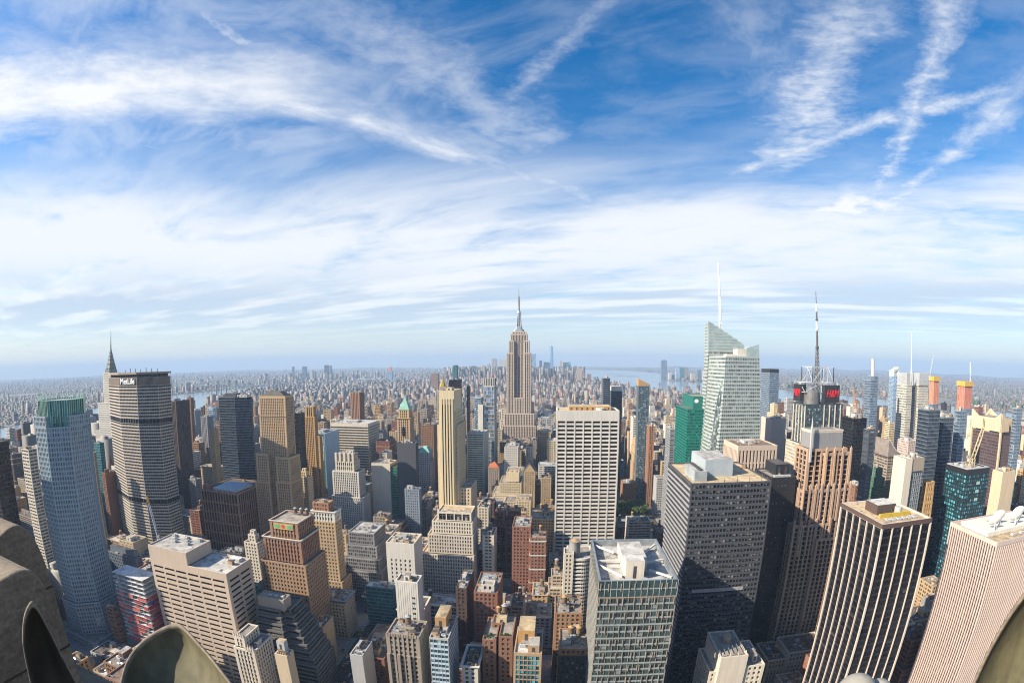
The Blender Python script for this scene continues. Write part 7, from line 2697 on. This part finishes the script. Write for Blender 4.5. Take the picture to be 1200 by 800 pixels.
# waterfront towers and the hazy cluster beyond the river
r_ = random.Random(9)
for k in range(70):
    x, y = r_.uniform(2700, 4200), r_.uniform(-7600, -6200)
    if inside(BK_P, x, y):
        s = r_.uniform(18, 38)
        bk_boxes.append((x, x + s, y, y + s, r_.uniform(40, 120)))
for k in range(50):
    f = r_.random()
    i = r_.randrange(3, 9)
    p = lerp2(BKS[i], BKS[i + 1], f)
    x, y = p[0] + r_.uniform(60, 420), p[1] + r_.uniform(-50, 50)
    if inside(BK_P, x, y):
        s = r_.uniform(18, 34)
        bk_boxes.append((x, x + s, y, y + s, r_.uniform(35, 90)))
mass('east_shore_city', bk_boxes, mat_far, 'hazy sea of low houses on the far side of the east river')
nj_boxes = scatter(NJ_P, 2, 70, .55)
for k in range(90):
    f = r_.random()
    i = r_.randrange(1, 6)
    p = lerp2(NJS[i], NJS[i + 1], f)
    x, y = p[0] - r_.uniform(40, 520), p[1] + r_.uniform(-60, 60)
    if inside(NJ_P, x, y):
        s = r_.uniform(20, 46)
        nj_boxes.append((x, x + s, y, y + s, r_.uniform(25, 75)))
mass('west_shore_city', nj_boxes, mat_far, 'hazy low city and docks on the far side of the wide river')
isl = []
for k in range(60):
    x, y = r_.uniform(660, 1491), r_.uniform(-8965, -7819)
    if inside(GOV, x, y):
        isl.append((x, x + 30, y, y + 20, r_.uniform(7, 14)))
mass('island_houses', isl, mat_far, 'low houses on the small island in the bay')

# ---------------------------------------------------------------- yellow cabs and cars on the avenues
def car_mesh(col, nm):
    def mk(mb):
        prof = [(-2.3, .35), (-2.3, .75), (-2.1, .95), (-1.35, 1.0), (-.75, 1.48), (.75, 1.5), (1.3, 1.02), (2.15, .88), (2.3, .65), (2.3, .35)]
        n = len(prof)
        for s_ in (-.88, .88):
            mb.ngon([(s_, y, z) for y, z in (prof if s_ < 0 else prof[::-1])])
        for k in range(n):
            a, b_ = prof[k], prof[(k + 1) % n]
            mi = 1 if k in (3, 5) else 0
            mb.quad((-.88, *a), (.88, *a), (.88, *b_), (-.88, *b_), mi=mi)
        for s_ in (-.885, .885):
            mb.quad((s_, -1.25, 1.0), (s_, -.75, 1.42), (s_, .72, 1.44), (s_, 1.2, 1.03), mi=1)
    return shared('car_body', ('car', nm), mk, [plain('paint ' + nm, col, .35, 0, .05), plain('car glass', (.02, .022, .026), .1, 0, .05)])
def mk_wheel(mb):
    a = [(.33 * math.cos(k * .5236), .33 * math.sin(k * .5236) + .33) for k in range(12)]
    for s_ in (-.1, .1):
        mb.ngon([(s_, y, z) for y, z in a])
    for k in range(12):
        p, q = a[k], a[(k + 1) % 12]
        mb.quad((-.1, *p), (.1, *p), (.1, *q), (-.1, *q))
def car(x, y, rz, col, nm, label, cat, grp):
    r_ = thing(nm, (x, y, .02), label, cat, grp)
    r_.rotation_euler = (0, 0, rz)
    place('car_body', car_mesh(col, nm + ' %.2f' % col[0]), r_, (0, 0, 0))
    me = shared('wheel', 'wheel', mk_wheel, plain('tyre', (.02, .02, .02), .9))
    for (sx, sy) in ((-.82, -1.4), (.82, -1.4), (-.82, 1.4), (.82, 1.4)):
        place('wheel', me, r_, (sx, sy, 0))
rc = random.Random(12)
yel = (.72, .33, .02)
for k, (x, y) in enumerate(((169, -306), (172.5, -307.5), (176, -318), (163, -299), (168, -341), (172, -344), (176, -369), (166, -300.5), (164, -326), (169, -384))):
    car(x, y, math.pi, yel, 'taxi_cab', 'yellow taxi cab in the shaded avenue below the planted ziggurat', 'taxi', 'yellow cabs on the avenue')
for k in range(14):
    car(rc.choice((162, 166, 170, 174)), -312 - k * 11.5 - rc.uniform(0, 3), math.pi, ((.05, .05, .055), (.5, .5, .5), (.62, .62, .60))[k % 3], 'parked_car', ('dark', 'silver', 'white')[k % 3] + ' car in the shaded avenue beside the stone hotel', 'car', 'cars on the avenue')

# traffic wherever the roadway itself can be seen from the deck
placed = [(169, -306), (172.5, -307.5), (176, -318)]
n_car = 0
rc.shuffle(ground_seen)
for (gx, gy) in ground_seen:
    if n_car >= 110 or math.hypot(gx, gy) > 1300:
        continue
    on_av = [a for a, w__ in AVE if abs(gx - a) < 8.5]
    on_st = [s_ for s_ in STREETS if abs(gy - s_) < 5.5]
    if on_av:
        x_, y_, rz_ = on_av[0] + rc.choice((-6, -2.2, 2.2, 6)), gy, 0.0 if rc.random() < .5 else math.pi
        where = 'avenue'
    elif on_st:
        x_, y_, rz_ = gx, on_st[0] + rc.choice((-3.4, 0, 3.4)), rc.choice((1.5708, -1.5708))
        where = 'side street'
    else:
        continue
    if any(abs(x_ - a) < 6.5 and abs(y_ - b_) < 6.5 for a, b_ in placed) or any(a - 3 < x_ < b_ + 3 and c_ - 3 < y_ < d_ + 3 for (a, b_, c_, d_, h_, z_) in SOLID):
        continue
    placed.append((x_, y_))
    n_car += 1
    a_ = math.atan2(x_, -y_)
    nr = min(ANCH, key=lambda q: abs(q[0] - a_) * 2.2 + abs(math.log(q[1] / math.hypot(x_, y_))) * .45)[2]
    if rc.random() < .4:
        car(x_, y_, rz_, yel, 'taxi_cab', 'yellow taxi cab in the %s near the %s' % (where, nr), 'taxi', 'yellow cabs near the ' + nr)
    else:
        cc = rc.choice((((.05, .05, .055), 'dark'), ((.5, .5, .5), 'silver'), ((.62, .62, .60), 'white'), ((.20, .03, .03), 'red')))
        car(x_, y_, rz_, cc[0], 'parked_car', '%s car in the %s near the %s' % (cc[1], where, nr), 'car', 'cars near the ' + nr)

# ================================================================ the stone building under the deck, with its carved parapet finials
stone_f = None
m, t, b = new_mat('cast stone')
oc = t.n('ShaderNodeTexCoord').outputs['Object']
n1 = t.noise(oc, 2.2, 6, .7)
n2 = t.noise(t.vm('MULTIPLY', oc, (2.0, 2.0, 16.0)), 3.0, 4, .6)
n3 = t.noise(oc, 42.0, 3, .7)
v = t.m('ADD', t.m('ADD', t.m('MULTIPLY', n1, .30), t.m('MULTIPLY', n2, .22)), t.m('MULTIPLY', n3, .32))
t.put(b.inputs['Base Color'], t.mix(t.ramp(v, .28, .60), (.10, .08, .06), (.27, .22, .16)))
b.inputs['Roughness'].default_value = .9
bp = t.n('ShaderNodeBump')
bp.inputs['Strength'].default_value = .35
bp.inputs['Distance'].default_value = .012
t.put(bp.inputs['Height'], v)
t.put(b.inputs['Normal'], bp.outputs[0])
MATS['cast stone'] = m
stone_f = m
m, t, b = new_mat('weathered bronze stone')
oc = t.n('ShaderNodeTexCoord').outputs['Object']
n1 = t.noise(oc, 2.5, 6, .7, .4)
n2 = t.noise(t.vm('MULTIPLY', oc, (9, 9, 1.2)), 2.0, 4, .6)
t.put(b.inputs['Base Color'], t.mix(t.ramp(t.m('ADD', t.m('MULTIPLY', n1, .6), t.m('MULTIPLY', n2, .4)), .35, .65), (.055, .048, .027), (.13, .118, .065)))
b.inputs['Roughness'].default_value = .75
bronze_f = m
root = thing('stone_skyscraper', (-10, 14, 0), 'foreground stone building whose rounded parapet fins and hollow finials fill the lower corners', 'skyscraper')
org = tuple(root.location)
block(root, rect(-62, 38, -1.9, 30), 0, 240.2, dup_style('deco limestone', rf='gravel', bay=4.5), 'tower_block')
box_part(root, 'deck_wall', -40, 30, 3.0, 3.6, 239.3, 243.6, [stone_f, stone_f])
def smooth_curve(pts, n_=6):
    out = []
    P_ = [Vector(p) for p in pts]
    for i in range(len(P_) - 1):
        p0, p1, p2, p3 = P_[max(i - 1, 0)], P_[i], P_[i + 1], P_[min(i + 2, len(P_) - 1)]
        for k in range(n_):
            u = k / n_
            out.append(.5 * ((2 * p1) + (p2 - p0) * u + (2 * p0 - 5 * p1 + 4 * p2 - p3) * u * u + (3 * p1 - p0 - 3 * p2 + p3) * u ** 3))
    out.append(P_[-1])
    return out
def grid_mesh(name, rows, mat_, parent, origin, closed=False):
    vs_, fs_ = [], []
    w_ = len(rows[0])
    for r_ in rows:
        vs_ += [tuple(Vector(p) - Vector(origin)) for p in r_]
    for i in range(len(rows) - 1):
        for j in range(w_ - 1):
            a = i * w_ + j
            fs_.append((a, a + 1, a + w_ + 1, a + w_))
    me = bpy.data.meshes.new(name)
    me.from_pydata(vs_, [], fs_)
    me.materials.append(mat_)
    me.polygons.foreach_set('use_smooth', [True] * len(me.polygons))
    o = bpy.data.objects.new(name, me)
    COL.objects.link(o)
    o.parent = parent
    return o
def scoop(name, rim, n_, depth, thick, label, mat_in, drop=.25):
    """a hollow carved finial: an inner bowl, an outer shell and the rounded lip between them"""
    R_ = smooth_curve(rim, 6)
    n_ = Vector(n_).normalized()
    C = (R_[0] + R_[-1]) / 2 + Vector((0, 0, -drop))
    rows = []
    for k in range(9):
        t_ = math.pi / 2 * k / 8 * .97
        rows.append([C + (p - C) * (math.cos(t_) ** .85) * .955 + n_ * depth * math.sin(t_) for p in R_])
    inner = rows[::-1]
    lip = []
    for k in range(1, 5):
        u = math.pi * k / 5
        lip.append([C + (p - C) * (.9775 - .0225 * math.cos(u)) - n_ * thick * .5 * math.sin(u) for p in R_])
    outer = []
    for k in range(9):
        t_ = math.pi / 2 * k / 8
        outer.append([C + (p - C) * math.cos(t_) + n_ * (depth + thick) * math.sin(t_) for p in R_])
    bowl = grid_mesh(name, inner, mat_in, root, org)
    bowl['label'] = label
    grid_mesh('carved_lip', [inner[-1]] + lip + outer, stone_f, bowl, org)
    return bowl
def fin_slab(profile, X, th, label):
    pr = smooth_curve([(0, y, z) for y, z in profile], 5)
    pts = [(p.y, p.z) for p in pr]
    pts = [(pts[0][0] + 3.2, pts[0][1] - .02)] + pts + [(pts[-1][0] + .12, 242.0), (pts[0][0] + 3.2, 242.0)]
    n_ = len(pts)
    me = bpy.data.meshes.new('buttress_fin')
    ox, oy, oz = org
    v_ = [(X - ox, y - oy, z - oz) for y, z in pts] + [(X + th - ox, y - oy, z - oz) for y, z in pts]
    f_ = [tuple(range(n_)), tuple(range(2 * n_ - 1, n_ - 1, -1))]
    f_ += [(k, k + n_, (k + 1) % n_ + n_, (k + 1) % n_) for k in range(n_)]
    me.from_pydata(v_, [], f_)
    me.materials.append(stone_f)
    o = bpy.data.objects.new('buttress_fin', me)
    COL.objects.link(o)
    o.parent = root
    o['label'] = label
    bv = o.modifiers.new('edge', 'BEVEL')
    bv.width = .012
    bv.segments = 2
    bv.limit_method = 'ANGLE'
    bv.angle_limit = R(50)
    return o
FRONT = [(-0.943, 245.142), (-1.023, 245.153), (-1.089, 245.148), (-1.145, 245.122), (-1.186, 245.045), (-1.199, 244.953), (-1.21, 244.858), (-1.23, 244.756), (-1.232, 244.581), (-1.23, 244.478), (-1.209, 244.324)]
BACK = [(-1.41, 245.056), (-1.502, 245.087), (-1.591, 245.076), (-1.664, 244.99), (-1.709, 244.88), (-1.736, 244.711), (-1.742, 244.536), (-1.741, 244.396), (-1.737, 244.107), (-1.718, 243.863)]
LEAF = [(1.365, -0.54, 245.017), (1.391, -0.576, 245.096), (1.413, -0.598, 245.153), (1.434, -0.62, 245.209), (1.449, -0.641, 245.253), (1.46, -0.675, 245.302), (1.461, -0.705, 245.33), (1.456, -0.722, 245.336), (1.44, -0.729, 245.313), (1.406, -0.729, 245.253), (1.363, -0.723, 245.172), (1.323, -0.718, 245.096), (1.273, -0.703, 244.995)]
ARCH = [(1.034, -0.589, 245.101), (1.065, -0.658, 245.13), (1.097, -0.732, 245.161), (1.123, -0.791, 245.186), (1.129, -0.837, 245.207), (1.117, -0.885, 245.23), (1.089, -0.923, 245.251), (1.057, -0.95, 245.267), (1.028, -0.961, 245.275), (1.007, -0.961, 245.278), (0.964, -0.944, 245.275), (0.901, -0.914, 245.268), (0.833, -0.88, 245.259), (0.781, -0.85, 245.251), (0.727, -0.818, 245.242), (0.662, -0.777, 245.23), (0.59, -0.727, 245.215)]
RIGHT = [(-1.668, -1.176, 244.684), (-1.725, -1.196, 244.811), (-1.763, -1.213, 244.897), (-1.803, -1.222, 244.98), (-1.856, -1.222, 245.078), (-1.911, -1.209, 245.164), (-1.972, -1.185, 245.251), (-2.029, -1.144, 245.311), (-2.08, -1.074, 245.33), (-2.117, -0.963, 245.282), (-2.129, -0.854, 245.186), (-2.123, -0.719, 245.032), (-2.107, -0.6, 244.877)]
fin_slab(FRONT, 2.2, .42, 'nearer rounded stone fin with a lit upper edge')
fin_slab(BACK, 3.1, .55, 'farther rounded stone fin behind the nearer one')
for (jx, jy0, jy1, jz) in ((2.2, -1.235, .6, 244.70), (2.2, -1.236, .6, 244.33), (3.1, -1.738, .4, 244.62)):
    box_part(root, 'mortar_joint', jx - .0025, jx + .02, jy0, jy1, jz, jz + .011, plain('mortar', (.05, .04, .03), .95))
for (jx, jy, jz0, jz1) in ((2.2, -.62, 244.70, 245.13), (2.2, -.98, 244.34, 244.69), (3.1, -1.2, 244.63, 245.05)):
    box_part(root, 'mortar_joint', jx - .0025, jx + .02, jy, jy + .011, jz0, jz1, plain('mortar', (.05, .04, .03), .95))
scoop('leaf_finial', LEAF, (0.80, -0.45, -0.30), .16, .022, 'slim pointed hollow stone leaf with shade coloured into its inside', plain('shaded stone', (.10, .085, .065), .85, 0, .35, 5.0), .1)  # inner stone darker than the lip: shade of the hollow put into colour
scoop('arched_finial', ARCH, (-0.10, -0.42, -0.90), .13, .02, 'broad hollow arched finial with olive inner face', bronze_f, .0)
box_part(root, 'finial_pedestal', .74, 1.12, -.92, -.58, 240.21, 244.93, [stone_f, stone_f])
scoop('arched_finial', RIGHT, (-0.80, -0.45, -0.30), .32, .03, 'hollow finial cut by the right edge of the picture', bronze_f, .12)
for (kx, ky, kz, kr, lb) in ((-1.452, -1.645, 244.505, .118, 'small rounded stone knob'), (-1.615, -1.665, 244.455, .095, 'smaller rounded stone knob')):
    rows = []
    for i in range(9):
        t_ = math.pi * .62 * i / 8
        rows.append([(kx + kr * math.sin(t_) * math.cos(2 * math.pi * j / 24), ky + kr * math.sin(t_) * math.sin(2 * math.pi * j / 24), kz + kr * 1.15 * math.cos(t_)) for j in range(25)])
    rows.append([(p[0], p[1], 243.8) for p in rows[-1]])
    kb = grid_mesh('stone_knob', rows, plain('grey stone', (.27, .26, .23), .85, 0, .25, 4.0), root, org)
    kb['label'] = lb
box_part(root, 'parapet_wall', -3.2, 4.4, -1.86, -.98, 240.21, 243.88, [stone_f, stone_f])


# ---------------------------------------------------------------- haze over the city
hz = MB()
hz.box(-23500, 23500, -23500, 23500, -3.5, 530)
m = bpy.data.materials.new('haze air')
m.use_nodes = True
m.node_tree.nodes.clear()
t = NT(m.node_tree)
vol = t.n('ShaderNodeVolumePrincipled')
vol.inputs['Color'].default_value = (.47, .67, .96, 1)
vol.inputs['Density'].default_value = 7.5e-5
vol.inputs['Anisotropy'].default_value = 0.0
out = t.n('ShaderNodeOutputMaterial')
m.node_tree.links.new(vol.outputs[0], out.inputs['Volume'])
ho_ = hz.build('haze', m)
ho_['kind'] = 'stuff'
